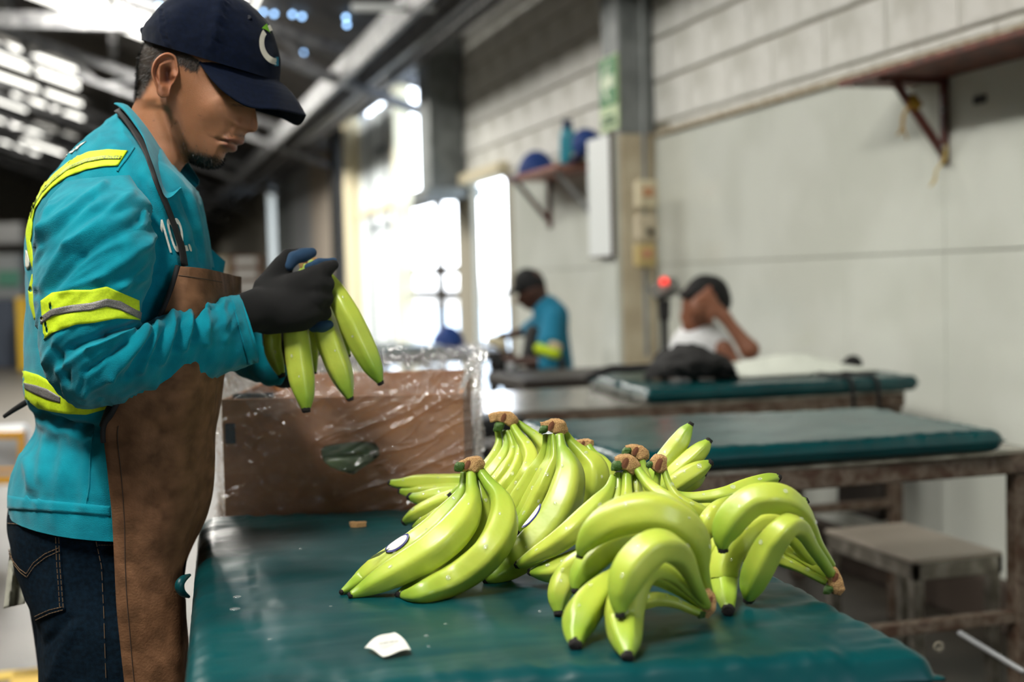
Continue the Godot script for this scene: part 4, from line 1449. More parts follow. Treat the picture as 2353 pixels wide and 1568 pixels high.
func stick(o: Node3D, pts: Array, rad: Array, kind: int):            # oval fruit sticker, blue edge and pale middle, kind: which finger it is on
	var spots := [[0.5, 0.0], [0.44, 0.95], [0.42, 1.35], [0.45, 0.9]]
	if kind == 0: return
	var u: float = spots[kind][0]
	var p: Vector3 = along(pts, u)
	var r: float = along(rad, u)
	var d: Vector3 = (along(pts, u + 0.02) - along(pts, u - 0.02)).normalized()
	var toward := (-CF - d * (-CF).dot(d)).normalized()
	var sd := toward.cross(d).normalized()
	if sd.dot(CU - CR * (0.6 if kind != 3 else 0.0)) < 0: sd = -sd
	var ang: float = spots[kind][1]
	var mats := [mat(Color(0.09, 0.10, 0.42), 0.4), mat(Color(0.80, 0.80, 0.78), 0.4), mat(Color(0.75, 0.5, 0.05), 0.4)]
	var sizes := [[0.0125, 0.009], [0.0105, 0.0068]]
	for lay in 2:
		var g := Geo.new()
		for a in 7:
			for b in 20:
				var th := TAU * b / 20
				var rr := a / 6.0
				var lx: float = cos(th) * rr * sizes[lay][0]
				var ly: float = sin(th) * rr * sizes[lay][1] / r
				var w := ang + ly
				g.add(along(pts, u + lx / 0.2) + (toward * cos(w) + sd * sin(w)) * (r * 1.035 + 0.0006 + 0.0003 * lay))
		g.grid(7, 20, 0, true)
		put("sticker" if lay == 0 else "sticker_print", g, mats[lay], o)
	if kind == 1:                                                     # its loose half curls up grey
		var g := Geo.new()
		for a in 7:
			for b in 7:
				var lx := (b / 6.0 - 0.5) * 0.018
				var lift := a / 6.0
				g.add(along(pts, u - 0.06 + lx / 0.25 - lift * 0.05) + (toward * cos(ang - 0.1) + sd * sin(ang - 0.1)) * (r * 1.04 + lift * 0.006 * (1.0 - 0.3 * absf(b / 3.0 - 1.0))))
		g.grid(7, 7, 0)
		put("sticker", g, mat(Color(0.66, 0.68, 0.66), 0.6), o)

func crown(t: Node3D, d: float, q: Array, green: Array):
	var l := Loft.new()
	l.host = self
	var n := q.size() / 3
	for i in n:
		var p := pt(q[i * 3], q[i * 3 + 1], d)
		var a := pt(q[maxi(i - 1, 0) * 3], q[maxi(i - 1, 0) * 3 + 1], d)
		var b := pt(q[mini(i + 1, n - 1) * 3], q[mini(i + 1, n - 1) * 3 + 1], d)
		var dir := (b - a).normalized()
		var r: float = q[i * 3 + 2] * d / FOC * 0.92
		l.ring(p, dir.cross(CF).normalized() * r, CF * minf(r * 1.1, 0.014) + dir * 0.0, 0.4)
	var sd := rng.randf() * 40
	l.disp = func(u, v, p, n2): return noise.get_noise_3d(p.x * 130 + sd, p.y * 130, p.z * 130) * 0.0016
	var cm := put("crown", loft_geo(l, 22, 28), M.crown, t)
	var cg := Geo.new()                                               # the darker heart of the cut
	var i0 := n / 2
	var cp := pt((q[i0 * 3] + q[(i0 - 1) * 3]) * 0.5, (q[i0 * 3 + 1] + q[(i0 - 1) * 3 + 1]) * 0.5, d)
	var cr0: float = q[i0 * 3 + 2] * d / FOC
	var cth := minf(cr0 * 1.1, 0.014)
	for a in 5:
		for b in 18:
			var th := TAU * b / 18
			var rr := cr0 * a / 4.0 * (1.0 + 0.15 * noise.get_noise_2d(b * 2.0, sd))
			cg.add(cp - CF * (cth * (1.03 - 0.02 * a)) + CR * cos(th) * rr * 0.36 + CU * sin(th) * rr * 0.62 + CR * sin(th) * rr * 0.2)
	cg.grid(5, 18, 0, true)
	put("cut_heart", cg, M.heart, cm)
	if green:
		var g := Geo.new()
		var p := pt(green[0], green[1], d - 0.004)
		var r: float = green[2] * d / FOC
		var l2 := Loft.new()
		l2.host = self
		var dn := (-CU * 0.9 - CR * 0.25).normalized()
		for i in 5:
			var u := i / 4.0
			var s: float = [0.75, 1.0, 1.02, 0.95, 0.8][i]
			l2.ring(p + dn * r * (u - 0.42) * 1.5, CR * r * 0.82 * s, CF * r * 0.9 * s, 0.7)
		l2.disp = func(u, v, pp, n2): return noise.get_noise_3d(pp.x * 120 + sd, pp.y * 120, pp.z * 120) * 0.0014
		put("crown_stub", loft_geo(l2, 14, 24), M.stub, t)
		g = Geo.new()  # dark disc over the underside of the stub
		for a in 3:
			for b in 20:
				var th := TAU * b / 20
				var rr := r * (0.86 - 0.42 * a) * (1.0 + 0.1 * noise.get_noise_2d(b * 3.0, sd))
				g.add(p + dn * r * (0.82 + 0.1 * a) + CR * cos(th) * rr * 0.82 + CF * sin(th) * rr * 0.9)
		g.grid(3, 20, 0, true)
		g.fan(40, 20, g_center(g, 40, 20), false)
		put("dark_underside", g, M.tip, t)

func bananas():
	var t: Node3D
	M.heart = bump(mat(Color(0.48, 0.27, 0.15), 0.6), tex["fine"], 0.015, 0.1)
	M.stub = bump(mat(Color(0.20, 0.34, 0.06), 0.45), tex["fine"], 0.03, 0.1)
	t = hand("front left hand of bananas, its crown highest over two long fingers pointing left", pt(1085, 1300, 1.64))
	banana(t, [806, 1368, 7.8, 1.609, 833, 1356, 17.0, 1.614, 867, 1339, 26.7, 1.613, 910, 1317, 33.9, 1.612, 954, 1293, 37.6, 1.611, 993, 1269, 40.0, 1.610, 1031, 1238, 40.7, 1.617, 1060, 1204, 37.6, 1.632, 1077, 1171, 29.6, 1.646, 1085, 1139, 18.9, 1.661, 1083, 1112, 13.6, 1.675, 1082, 1083, 12.1, 1.690], 0)
	banana(t, [785, 1361, 5.8, 1.629, 804, 1350, 12.6, 1.639, 830, 1333, 21.3, 1.657, 867, 1306, 27.1, 1.658, 910, 1278, 29.1, 1.659, 954, 1248, 29.6, 1.660, 993, 1217, 28.6, 1.669, 1024, 1185, 26.2, 1.678, 1051, 1151, 19.4, 1.687, 1063, 1122, 11.6, 1.696, 1067, 1086, 9.2, 1.705], 1)
	banana(t, [927, 1368, 10.2, 1.595, 947, 1367, 18.2, 1.581, 973, 1360, 26.2, 1.575, 1012, 1345, 33.0, 1.591, 1053, 1324, 36.3, 1.600, 1092, 1297, 38.3, 1.600, 1123, 1267, 38.8, 1.600, 1146, 1231, 38.8, 1.615, 1156, 1197, 36.3, 1.630, 1156, 1166, 29.6, 1.645, 1145, 1137, 20.4, 1.660, 1123, 1110, 14.5, 1.675, 1103, 1082, 11.1, 1.690])
	banana(t, [915, 1367, 7.3, 1.605, 949, 1347, 17.0, 1.624, 985, 1321, 23.0, 1.662, 1027, 1292, 25.4, 1.663, 1063, 1263, 26.2, 1.664, 1092, 1231, 26.2, 1.669, 1106, 1195, 23.7, 1.677, 1109, 1156, 18.2, 1.684, 1104, 1122, 13.3, 1.692, 1096, 1086, 10.2, 1.700])
	crown(t, 1.690, [1054, 1074, 12.6, 1068, 1069, 14.1, 1082, 1066, 17.4, 1098, 1068, 19.9, 1109, 1076, 11.6], [1057, 1071, 14.5])
	t = hand("bananas lying flat at the far left of the heap, tips pointing left to the box", pt(1050, 1140, 2.00))
	banana(t, [899, 1110, 7.8, 2.050, 920, 1112, 12.6, 2.040, 949, 1110, 18.2, 2.030, 983, 1109, 19.4, 2.020, 1022, 1109, 19.9, 2.010, 1065, 1109, 19.9, 2.000, 1104, 1110, 14.5, 1.990])
	banana(t, [922, 1129, 7.3, 2.030, 944, 1133, 12.6, 2.018, 973, 1132, 17.4, 2.006, 1014, 1131, 19.4, 1.996, 1056, 1130, 19.4, 1.988, 1097, 1128, 13.3, 1.980])
	banana(t, [944, 1143, 9.2, 1.985, 966, 1146, 15.0, 1.975, 993, 1143, 18.9, 1.965, 1024, 1139, 19.9, 1.958, 1058, 1135, 19.4, 1.954, 1099, 1132, 13.3, 1.950])
	banana(t, [933, 1197, 10.2, 1.960, 954, 1185, 17.4, 1.944, 983, 1171, 20.8, 1.928, 1017, 1156, 21.3, 1.916, 1051, 1144, 20.4, 1.908, 1087, 1134, 14.5, 1.900])
	banana(t, [951, 1212, 4.8, 1.920, 968, 1201, 10.2, 1.905, 990, 1190, 12.6, 1.890, 1017, 1175, 15.0, 1.885, 1048, 1158, 12.1, 1.880])
	t = hand("hand of bananas at the back left with the tallest crown and five slim necks", pt(1190, 1100, 1.86))
	banana(t, [1039, 1140, 10.2, 1.900, 1060, 1126, 15.3, 1.900, 1084, 1108, 16.7, 1.900, 1104, 1089, 16.7, 1.900, 1125, 1067, 15.9, 1.904, 1141, 1040, 12.7, 1.913, 1147, 1014, 8.6, 1.921, 1143, 987, 7.3, 1.930])
	banana(t, [1053, 1155, 10.2, 1.885, 1076, 1140, 16.3, 1.885, 1102, 1120, 17.6, 1.885, 1125, 1096, 17.6, 1.885, 1145, 1071, 16.7, 1.891, 1160, 1044, 13.5, 1.902, 1164, 1018, 8.6, 1.914, 1159, 991, 5.7, 1.925])
	banana(t, [1080, 1161, 10.2, 1.870, 1100, 1144, 16.3, 1.870, 1125, 1124, 17.6, 1.870, 1145, 1102, 16.7, 1.870, 1164, 1075, 15.5, 1.877, 1177, 1049, 11.8, 1.891, 1178, 1022, 8.6, 1.906, 1167, 991, 5.7, 1.920])
	banana(t, [1100, 1171, 11.2, 1.855, 1125, 1151, 16.3, 1.855, 1147, 1130, 16.7, 1.855, 1168, 1106, 15.9, 1.855, 1184, 1079, 13.5, 1.864, 1193, 1051, 11.0, 1.881, 1191, 1022, 8.6, 1.898, 1175, 989, 5.7, 1.915])
	banana(t, [1133, 1183, 10.2, 1.840, 1151, 1165, 16.3, 1.840, 1174, 1142, 20.4, 1.840, 1196, 1116, 22.9, 1.840, 1214, 1087, 23.3, 1.840, 1222, 1059, 21.2, 1.857, 1213, 1030, 17.1, 1.875, 1194, 1004, 11.8, 1.893, 1180, 981, 8.6, 1.910])
	banana(t, [1223, 1140, 12.2, 1.930, 1239, 1114, 18.4, 1.927, 1251, 1083, 20.4, 1.924, 1256, 1053, 20.4, 1.921, 1250, 1026, 18.0, 1.921, 1233, 1006, 13.9, 1.924, 1211, 988, 10.2, 1.927, 1188, 971, 7.3, 1.930])
	crown(t, 1.920, [1124, 962, 9.8, 1135, 959, 12.2, 1149, 958, 13.5, 1166, 960, 16.3, 1180, 970, 14.7, 1187, 975, 9.2], [1147, 979, 14.7])
	t = hand("middle hand of bananas with the broadest finger curving forward under a cut crown", pt(1270, 1150, 1.74))
	banana(t, [1118, 1332, 10.0, 1.665, 1135, 1322, 21.0, 1.664, 1165, 1303, 32.0, 1.678, 1200, 1275, 40.0, 1.684, 1235, 1241, 44.0, 1.690, 1268, 1200, 45.0, 1.697, 1290, 1160, 45.0, 1.705, 1302, 1122, 42.0, 1.714, 1307, 1085, 35.0, 1.723, 1299, 1052, 23.0, 1.732, 1290, 1028, 13.0, 1.741, 1286, 1000, 10.0, 1.750], 2)
	banana(t, [1304, 1206, 12.2, 1.775, 1325, 1185, 22.4, 1.775, 1345, 1161, 29.6, 1.775, 1360, 1130, 33.7, 1.775, 1366, 1100, 34.7, 1.775, 1360, 1071, 31.0, 1.779, 1338, 1044, 18.8, 1.782, 1315, 1020, 11.8, 1.786, 1299, 996, 8.2, 1.790])
	banana(t, [1149, 1212, 10.2, 1.790, 1162, 1191, 16.7, 1.790, 1178, 1167, 20.8, 1.790, 1194, 1140, 22.0, 1.790, 1213, 1112, 22.0, 1.790, 1231, 1081, 20.0, 1.789, 1245, 1055, 13.9, 1.788, 1253, 1026, 8.6, 1.786, 1253, 998, 6.1, 1.785])
	banana(t, [1178, 1216, 10.2, 1.770, 1192, 1196, 16.7, 1.770, 1207, 1171, 20.0, 1.770, 1221, 1144, 20.0, 1.770, 1235, 1116, 18.8, 1.770, 1250, 1083, 15.9, 1.772, 1261, 1055, 10.6, 1.775, 1264, 1026, 7.8, 1.778, 1263, 998, 5.7, 1.780])
	banana(t, [1190, 1220, 10.2, 1.750, 1204, 1200, 17.6, 1.750, 1221, 1173, 20.0, 1.750, 1235, 1144, 20.0, 1.750, 1248, 1116, 18.0, 1.750, 1262, 1083, 15.1, 1.756, 1273, 1055, 10.6, 1.762, 1273, 1026, 7.8, 1.769, 1270, 998, 5.3, 1.775])
	crown(t, 1.780, [1243, 981, 10.6, 1258, 978, 12.7, 1274, 979, 18.0, 1288, 983, 18.4, 1299, 996, 9.2], [1250, 985, 12.2])
	t = hand("small cut crown with one plump finger just right of the middle hand of bananas", pt(1380, 1100, 1.83))
	banana(t, [1360, 1173, 12.2, 1.850, 1376, 1151, 21.4, 1.847, 1390, 1124, 25.5, 1.843, 1392, 1093, 25.5, 1.840, 1382, 1067, 19.4, 1.847, 1364, 1047, 12.7, 1.853, 1351, 1026, 9.4, 1.860])
	crown(t, 1.865, [1324, 1016, 4.1, 1333, 1018, 8.6, 1345, 1020, 11.2, 1356, 1020, 11.2, 1364, 1020, 6.1], [])
	t = hand("centre hand of bananas under the frontmost upright crown, fingers spread low to the left", pt(1420, 1250, 1.63))
	banana(t, [1191, 1298, 8.8, 1.630, 1207, 1290, 13.5, 1.623, 1236, 1274, 19.4, 1.615, 1274, 1253, 25.2, 1.607, 1310, 1227, 28.2, 1.600, 1345, 1194, 28.2, 1.613, 1377, 1158, 22.9, 1.625, 1400, 1124, 12.9, 1.637, 1409, 1095, 7.6, 1.650])
	banana(t, [1220, 1315, 8.2, 1.625, 1242, 1315, 18.2, 1.619, 1271, 1312, 27.0, 1.613, 1301, 1304, 30.5, 1.606, 1336, 1291, 30.5, 1.600, 1371, 1268, 27.9, 1.614, 1400, 1221, 24.0, 1.627, 1415, 1162, 15.2, 1.641, 1418, 1098, 9.4, 1.655])
	banana(t, [1365, 1244, 23.5, 1.640, 1395, 1203, 24.6, 1.637, 1412, 1162, 18.2, 1.635, 1420, 1124, 11.1, 1.645, 1420, 1089, 9.4, 1.655])
	banana(t, [1418, 1227, 17.6, 1.630, 1433, 1197, 23.5, 1.625, 1439, 1168, 18.8, 1.620, 1441, 1127, 12.9, 1.635, 1440, 1086, 11.1, 1.650])
	banana(t, [1459, 1203, 17.6, 1.650, 1460, 1168, 18.8, 1.647, 1462, 1127, 13.5, 1.650, 1462, 1086, 11.1, 1.660])
	banana(t, [1600, 1221, 17.6, 1.600, 1582, 1191, 24.6, 1.600, 1547, 1158, 21.7, 1.600, 1512, 1133, 17.6, 1.609, 1486, 1108, 13.5, 1.627, 1466, 1080, 11.1, 1.645])
	crown(t, 1.650, [1414, 1064, 14.3, 1427, 1062, 18.0, 1443, 1063, 20.0, 1456, 1074, 18.8, 1463, 1085, 12.6], [1419, 1068, 15.9])
	t = hand("hand of bananas whose short crown rises just behind the frontmost upright crown", pt(1490, 1120, 1.74))
	banana(t, [1535, 1174, 12.2, 1.740, 1527, 1154, 15.3, 1.736, 1511, 1134, 14.3, 1.732, 1494, 1113, 10.6, 1.733, 1484, 1089, 8.6, 1.739, 1475, 1058, 8.6, 1.745])
	banana(t, [1494, 1154, 12.2, 1.760, 1490, 1130, 14.3, 1.757, 1482, 1105, 10.2, 1.755, 1470, 1081, 8.2, 1.752, 1462, 1056, 8.2, 1.750])
	crown(t, 1.750, [1439, 1036, 12.6, 1451, 1034, 13.5, 1466, 1038, 17.1, 1478, 1048, 18.0, 1483, 1058, 10.2], [1440, 1036, 11.8])
	t = hand("narrow two-legged crown standing right of the frontmost upright crown of bananas", pt(1530, 1150, 1.68))
	banana(t, [1502, 1170, 12.2, 1.700, 1504, 1146, 13.5, 1.695, 1506, 1130, 11.0, 1.690, 1509, 1109, 8.2, 1.690, 1512, 1081, 8.2, 1.690])
	banana(t, [1643, 1201, 14.3, 1.665, 1615, 1181, 17.1, 1.665, 1584, 1163, 15.1, 1.665, 1556, 1143, 11.8, 1.669, 1537, 1113, 9.0, 1.677, 1526, 1081, 7.3, 1.685])
	crown(t, 1.690, [1494, 1066, 9.8, 1504, 1065, 20.4, 1519, 1066, 22.8, 1531, 1066, 16.3], [1494, 1066, 10.2])
	t = hand("three banana tips standing upright at the back right of the heap", pt(1540, 1150, 1.80))
	banana(t, [1587, 976, 6.9, 1.830, 1576, 993, 16.7, 1.830, 1562, 1017, 22.8, 1.830, 1543, 1042, 24.1, 1.830, 1525, 1066, 23.7, 1.827, 1511, 1091, 22.4, 1.823, 1502, 1119, 18.4, 1.820])
	banana(t, [1628, 1015, 8.6, 1.815, 1615, 1030, 17.5, 1.813, 1594, 1050, 22.0, 1.812, 1572, 1070, 22.4, 1.810, 1549, 1091, 21.4, 1.810, 1531, 1113, 19.4, 1.810, 1519, 1134, 16.3, 1.810])
	banana(t, [1630, 1065, 9.2, 1.790, 1611, 1075, 18.4, 1.788, 1586, 1089, 22.8, 1.786, 1562, 1105, 22.8, 1.786, 1541, 1121, 21.2, 1.788, 1523, 1142, 18.4, 1.790])
	banana(t, [1615, 1089, 9.4, 1.840, 1596, 1105, 18.4, 1.835, 1574, 1115, 19.6, 1.830, 1553, 1125, 18.4, 1.825, 1535, 1146, 16.3, 1.820])
	t = hand("long banana hand lying at the right back of the heap, tips pointing right", pt(1650, 1150, 1.72))
	banana(t, [1785, 1099, 10.2, 1.760, 1764, 1103, 15.9, 1.752, 1735, 1112, 18.8, 1.745, 1702, 1123, 19.6, 1.738, 1666, 1136, 18.4, 1.730, 1629, 1143, 17.1, 1.730, 1594, 1145, 14.7, 1.730, 1564, 1141, 11.8, 1.730, 1545, 1132, 9.2, 1.730])
	banana(t, [1794, 1117, 4.1, 1.790, 1778, 1123, 9.0, 1.782, 1757, 1134, 13.1, 1.774, 1727, 1146, 15.1, 1.768, 1686, 1158, 14.7, 1.764, 1645, 1162, 12.2, 1.760])
	banana(t, [1849, 1152, 9.4, 1.735, 1835, 1154, 12.6, 1.730, 1815, 1155, 16.7, 1.725, 1788, 1156, 18.8, 1.720, 1747, 1162, 18.8, 1.717, 1706, 1168, 16.3, 1.713, 1666, 1166, 12.2, 1.710])
	banana(t, [1686, 1181, 14.3, 1.700, 1662, 1174, 16.3, 1.695, 1633, 1171, 15.1, 1.690, 1604, 1169, 13.1, 1.690, 1576, 1162, 10.2, 1.690], 3)
	banana(t, [1621, 1266, 13.6, 1.610, 1618, 1234, 22.3, 1.606, 1626, 1205, 23.7, 1.602, 1640, 1184, 23.7, 1.608, 1662, 1164, 21.3, 1.624, 1691, 1150, 14.5, 1.640])
	t = hand("right hand of bananas arched by the pad edge, crown resting on the vinyl", pt(1760, 1330, 1.53))
	banana(t, [1661, 1262, 11.6, 1.500, 1661, 1239, 24.2, 1.500, 1669, 1213, 34.4, 1.500, 1684, 1188, 37.8, 1.500, 1708, 1164, 37.8, 1.500, 1734, 1148, 36.8, 1.500, 1766, 1144, 35.9, 1.500, 1797, 1150, 34.4, 1.505, 1824, 1167, 30.5, 1.515, 1846, 1190, 25.2, 1.525, 1863, 1217, 17.4, 1.535, 1880, 1251, 12.6, 1.545, 1897, 1278, 10.7, 1.555, 1911, 1300, 9.7, 1.565])
	banana(t, [1673, 1402, 14.1, 1.483, 1669, 1373, 25.4, 1.516, 1664, 1341, 33.9, 1.542, 1663, 1314, 36.3, 1.547, 1674, 1278, 36.3, 1.553, 1698, 1244, 34.4, 1.559, 1727, 1215, 29.6, 1.565, 1761, 1197, 24.2, 1.568, 1793, 1205, 21.8, 1.572, 1817, 1230, 17.4, 1.575, 1841, 1266, 12.6, 1.578, 1875, 1302, 10.2, 1.582, 1904, 1324, 8.7, 1.585])
	banana(t, [1720, 1376, 12.6, 1.520, 1727, 1348, 27.1, 1.513, 1739, 1314, 34.4, 1.505, 1754, 1283, 35.4, 1.498, 1771, 1251, 34.4, 1.491, 1790, 1226, 31.5, 1.484, 1812, 1208, 27.1, 1.487, 1834, 1211, 23.0, 1.502, 1851, 1231, 18.4, 1.516, 1866, 1257, 15.5, 1.531, 1886, 1285, 14.1, 1.545, 1909, 1319, 12.1, 1.560])
	banana(t, [1754, 1273, 9.7, 1.600, 1778, 1279, 16.0, 1.592, 1802, 1290, 14.5, 1.584, 1831, 1303, 11.1, 1.578, 1863, 1320, 9.2, 1.574, 1899, 1339, 8.7, 1.570])
	banana(t, [1778, 1244, 14.5, 1.600, 1807, 1266, 15.0, 1.593, 1839, 1284, 12.1, 1.585, 1870, 1305, 10.2, 1.580, 1902, 1329, 8.7, 1.575])
	banana(t, [1630, 1305, 9.7, 1.570, 1633, 1278, 14.5, 1.570, 1645, 1254, 17.0, 1.570, 1669, 1230, 17.0, 1.573, 1705, 1210, 14.5, 1.575])
	crown(t, 1.565, [1904, 1297, 9.2, 1911, 1314, 15.0, 1919, 1336, 17.4, 1923, 1353, 16.5, 1921, 1366, 9.7], [1903, 1354, 12.6])
	t = hand("frontmost hand of bananas arched toward the viewer, crown low at its right", pt(1450, 1400, 1.42))
	banana(t, [1333, 1276, 9.4, 1.435, 1342, 1253, 21.1, 1.433, 1362, 1227, 32.8, 1.432, 1392, 1203, 39.9, 1.430, 1427, 1187, 44.6, 1.429, 1465, 1178, 46.3, 1.427, 1503, 1177, 46.3, 1.426, 1541, 1189, 44.6, 1.429, 1573, 1212, 42.8, 1.437, 1597, 1241, 35.8, 1.444, 1609, 1274, 25.2, 1.452, 1614, 1303, 16.4, 1.460, 1620, 1335, 12.9, 1.467, 1627, 1364, 12.3, 1.475])
	banana(t, [1324, 1357, 10.6, 1.455, 1330, 1332, 22.9, 1.459, 1348, 1306, 31.7, 1.463, 1374, 1279, 33.4, 1.467, 1403, 1259, 33.4, 1.471, 1439, 1244, 33.4, 1.475, 1483, 1244, 30.5, 1.477, 1527, 1259, 24.6, 1.479, 1565, 1291, 17.6, 1.481, 1600, 1338, 12.3, 1.483, 1623, 1373, 11.1, 1.485])
	banana(t, [1283, 1408, 11.1, 1.490, 1283, 1379, 22.9, 1.497, 1289, 1353, 28.7, 1.503, 1304, 1323, 30.5, 1.510, 1330, 1297, 28.7, 1.507, 1365, 1279, 25.8, 1.503, 1412, 1274, 20.5, 1.500])
	banana(t, [1322, 1481, 14.7, 1.358, 1324, 1455, 28.7, 1.376, 1333, 1423, 40.5, 1.391, 1351, 1391, 41.6, 1.407, 1377, 1362, 36.4, 1.422, 1409, 1338, 31.1, 1.434, 1444, 1323, 25.8, 1.443, 1497, 1326, 18.8, 1.452, 1556, 1356, 12.9, 1.461, 1609, 1391, 10.6, 1.470])
	banana(t, [1442, 1508, 14.1, 1.315, 1439, 1476, 31.7, 1.335, 1434, 1438, 42.2, 1.369, 1434, 1397, 45.7, 1.382, 1444, 1359, 44.0, 1.394, 1465, 1326, 37.0, 1.406, 1497, 1309, 28.2, 1.417, 1541, 1320, 19.4, 1.428, 1585, 1359, 12.9, 1.439, 1619, 1391, 11.1, 1.450])
	banana(t, [1425, 1411, 12.3, 1.350, 1425, 1382, 25.8, 1.353, 1433, 1347, 37.5, 1.355, 1449, 1312, 44.0, 1.358, 1474, 1281, 44.0, 1.361, 1503, 1260, 41.6, 1.364, 1535, 1259, 35.8, 1.373, 1562, 1275, 29.9, 1.390, 1579, 1301, 22.9, 1.406, 1594, 1334, 17.6, 1.422, 1609, 1366, 14.7, 1.439, 1623, 1392, 12.9, 1.455])
	banana(t, [1453, 1391, 14.7, 1.455, 1477, 1382, 19.4, 1.455, 1512, 1377, 17.0, 1.455, 1550, 1384, 13.5, 1.455, 1585, 1400, 10.6, 1.455, 1617, 1413, 9.4, 1.455])
	crown(t, 1.458, [1622, 1356, 8.8, 1629, 1369, 14.1, 1631, 1385, 15.2, 1626, 1403, 14.1, 1619, 1417, 8.8], [1613, 1411, 11.1])
	t = hand("hand of green bananas held up by the gloved man over the carton", pt(720, 800, 1.97))
	banana(t, [874, 879, 7.8, 1.965, 859, 848, 21.4, 1.963, 841, 811, 27.7, 1.961, 822, 772, 29.3, 1.958, 804, 733, 28.2, 1.956, 786, 699, 25.6, 1.960, 770, 668, 21.4, 1.970, 754, 642, 15.7, 1.980, 733, 621, 11.8, 1.990, 713, 606, 10.5, 2.000])
	banana(t, [804, 915, 8.4, 1.970, 794, 887, 19.9, 1.969, 781, 851, 27.7, 1.968, 767, 814, 29.3, 1.966, 754, 777, 29.3, 1.965, 744, 738, 27.2, 1.976, 733, 696, 22.0, 1.987, 723, 655, 14.1, 1.999, 714, 610, 9.9, 2.010])
	banana(t, [703, 940, 10.5, 1.955, 700, 913, 21.4, 1.956, 693, 877, 29.3, 1.958, 687, 838, 30.8, 1.959, 682, 798, 30.3, 1.960, 680, 759, 28.2, 1.972, 686, 707, 22.0, 1.985, 699, 655, 14.1, 1.997, 707, 610, 9.9, 2.010])
	banana(t, [647, 861, 9.2, 2.000, 639, 838, 16.2, 2.000, 630, 811, 20.4, 2.000, 627, 785, 20.9, 2.000, 630, 754, 19.3, 2.003, 650, 707, 15.2, 2.009, 681, 655, 12.0, 2.014, 702, 613, 9.4, 2.020])
	banana(t, [724, 856, 4.2, 2.020, 721, 825, 11.0, 2.020, 718, 785, 16.7, 2.020, 715, 733, 16.7, 2.022, 714, 655, 11.5, 2.026, 710, 613, 9.4, 2.030])
	banana(t, [801, 817, 5.2, 2.010, 794, 791, 11.0, 2.010, 781, 754, 16.7, 2.010, 762, 712, 16.7, 2.014, 739, 660, 12.5, 2.022, 715, 613, 9.9, 2.030])
	crown(t, 2.020, [689, 609, 8.9, 697, 609, 12.0, 710, 606, 13.6, 723, 602, 12.0, 732, 600, 6.8], [])

# ---------------------------------------------------------------- the man packing bananas
const MD := 1.97
var mw: Node3D
var MV := Vector3.FORWARD                                         # his left: the way from us to him

func hp(x: float, y: float, w: float) -> Vector3:                  # his profile plane: w is the distance from it towards us
	return pt(200.0 + x / 3.136, y / 3.136, MD - w)

func head_w(x: float, y: float, w: float, side: float) -> float:   # relief of the face on the swelling from profile to cheek
	var d := (x - 1190.0) * 0.955 + (y - 740.0) * 0.18               # in front of the plane of the face
	var lim := 0.0130 + 0.088 * (1.0 - exp(-maxf(0.0, 14.0 - d) / 215.0)) + sm(780, 560, y) * 0.03 + sm(965, 1060, y) * 0.022
	lim += 0.0045 * gs(x, y, 1110, 905, 42)
	var hh := clampf(0.5 + 0.5 * (lim - w) / 0.018, 0.0, 1.0)
	w = lerpf(lim, w, hh) - 0.018 * hh * (1.0 - hh) * 0.5
	w += 0.0040 * gs(x, y, 1098, 893, 40) - 0.0030 * gs(x, y, 1042, 905, 26)   # wing of the nose
	w -= 0.0020 * gs(x, y, 1125, 940, 16)                            # nostril
	w -= 0.0085 * gs(x, y, 1080, 700, 75)                            # eye socket
	w += 0.0055 * gs(x, y, 1085, 728, 36)                            # lowered lid
	w -= 0.0016 * exp(-pow(seg2(x, y, 1040, 752, 1130, 762) / 7.0, 2))
	w += 0.0045 * gs(x, y, 960, 760, 110)                            # cheekbone
	w -= 0.0055 * gs(x, y, 880, 950, 110)                            # hollow of the cheek
	w -= 0.0012 * exp(-pow(seg2(x, y, 1045, 925, 965, 990) / 20.0, 2))
	w -= 0.0034 * exp(-pow(seg2(x, y, 960, 1010, 1110, 1046) / 9.0, 2))  # line of the mouth
	w -= 0.0028 * gs(x, y, 952, 1010, 24)
	w += 0.0020 * exp(-pow(seg2(x, y, 1020, 1002, 1115, 1022) / 22.0, 2))
	w += 0.0022 * exp(-pow(seg2(x, y, 1000, 1052, 1070, 1072) / 22.0, 2))
	w -= 0.0035 * exp(-pow(seg2(x, y, 960, 1105, 1020, 1100) / 18.0, 2))
	w += 0.0040 * gs(x, y, 905, 1160, 70)
	var jaw := seg2(x, y, 585, 760, 640, 960) 
	jaw = minf(jaw, seg2(x, y, 640, 960, 745, 1110))
	w += 0.0045 * exp(-pow(jaw / 48.0, 2))
	var under := sm(-10, 70, (y - 760) * 0.50 - (x - 585) * 0.95 + (y - 960) * 0.0) * sm(700, 800, y)
	w -= 0.0085 * under * sm(1250, 1000, y)
	w += 0.0030 * exp(-pow(seg2(x, y, 520, 760, 690, 1240) / 26.0, 2)) - 0.0028 * exp(-pow(seg2(x, y, 575, 800, 700, 1160) / 16.0, 2))
	w -= 0.0030 * gs(x, y, 900, 560, 90)
	return w

func hair_mask(x: float, y: float) -> float:
	var back := sm(30, -20, x - (468 - 0.55 * maxf(0.0, y - 560))) * sm(735, 690, y)
	var mid := sm(470, 430, y - 0.06 * (x - 470)) * sm(700, 660, x)
	var burn := sm(8, -12, seg2(x, y, 690, 420, 770, 470) - 52) * sm(560, 520, y + 0.0 * x)
	return clampf(maxf(maxf(back, mid), burn), 0.0, 1.0)

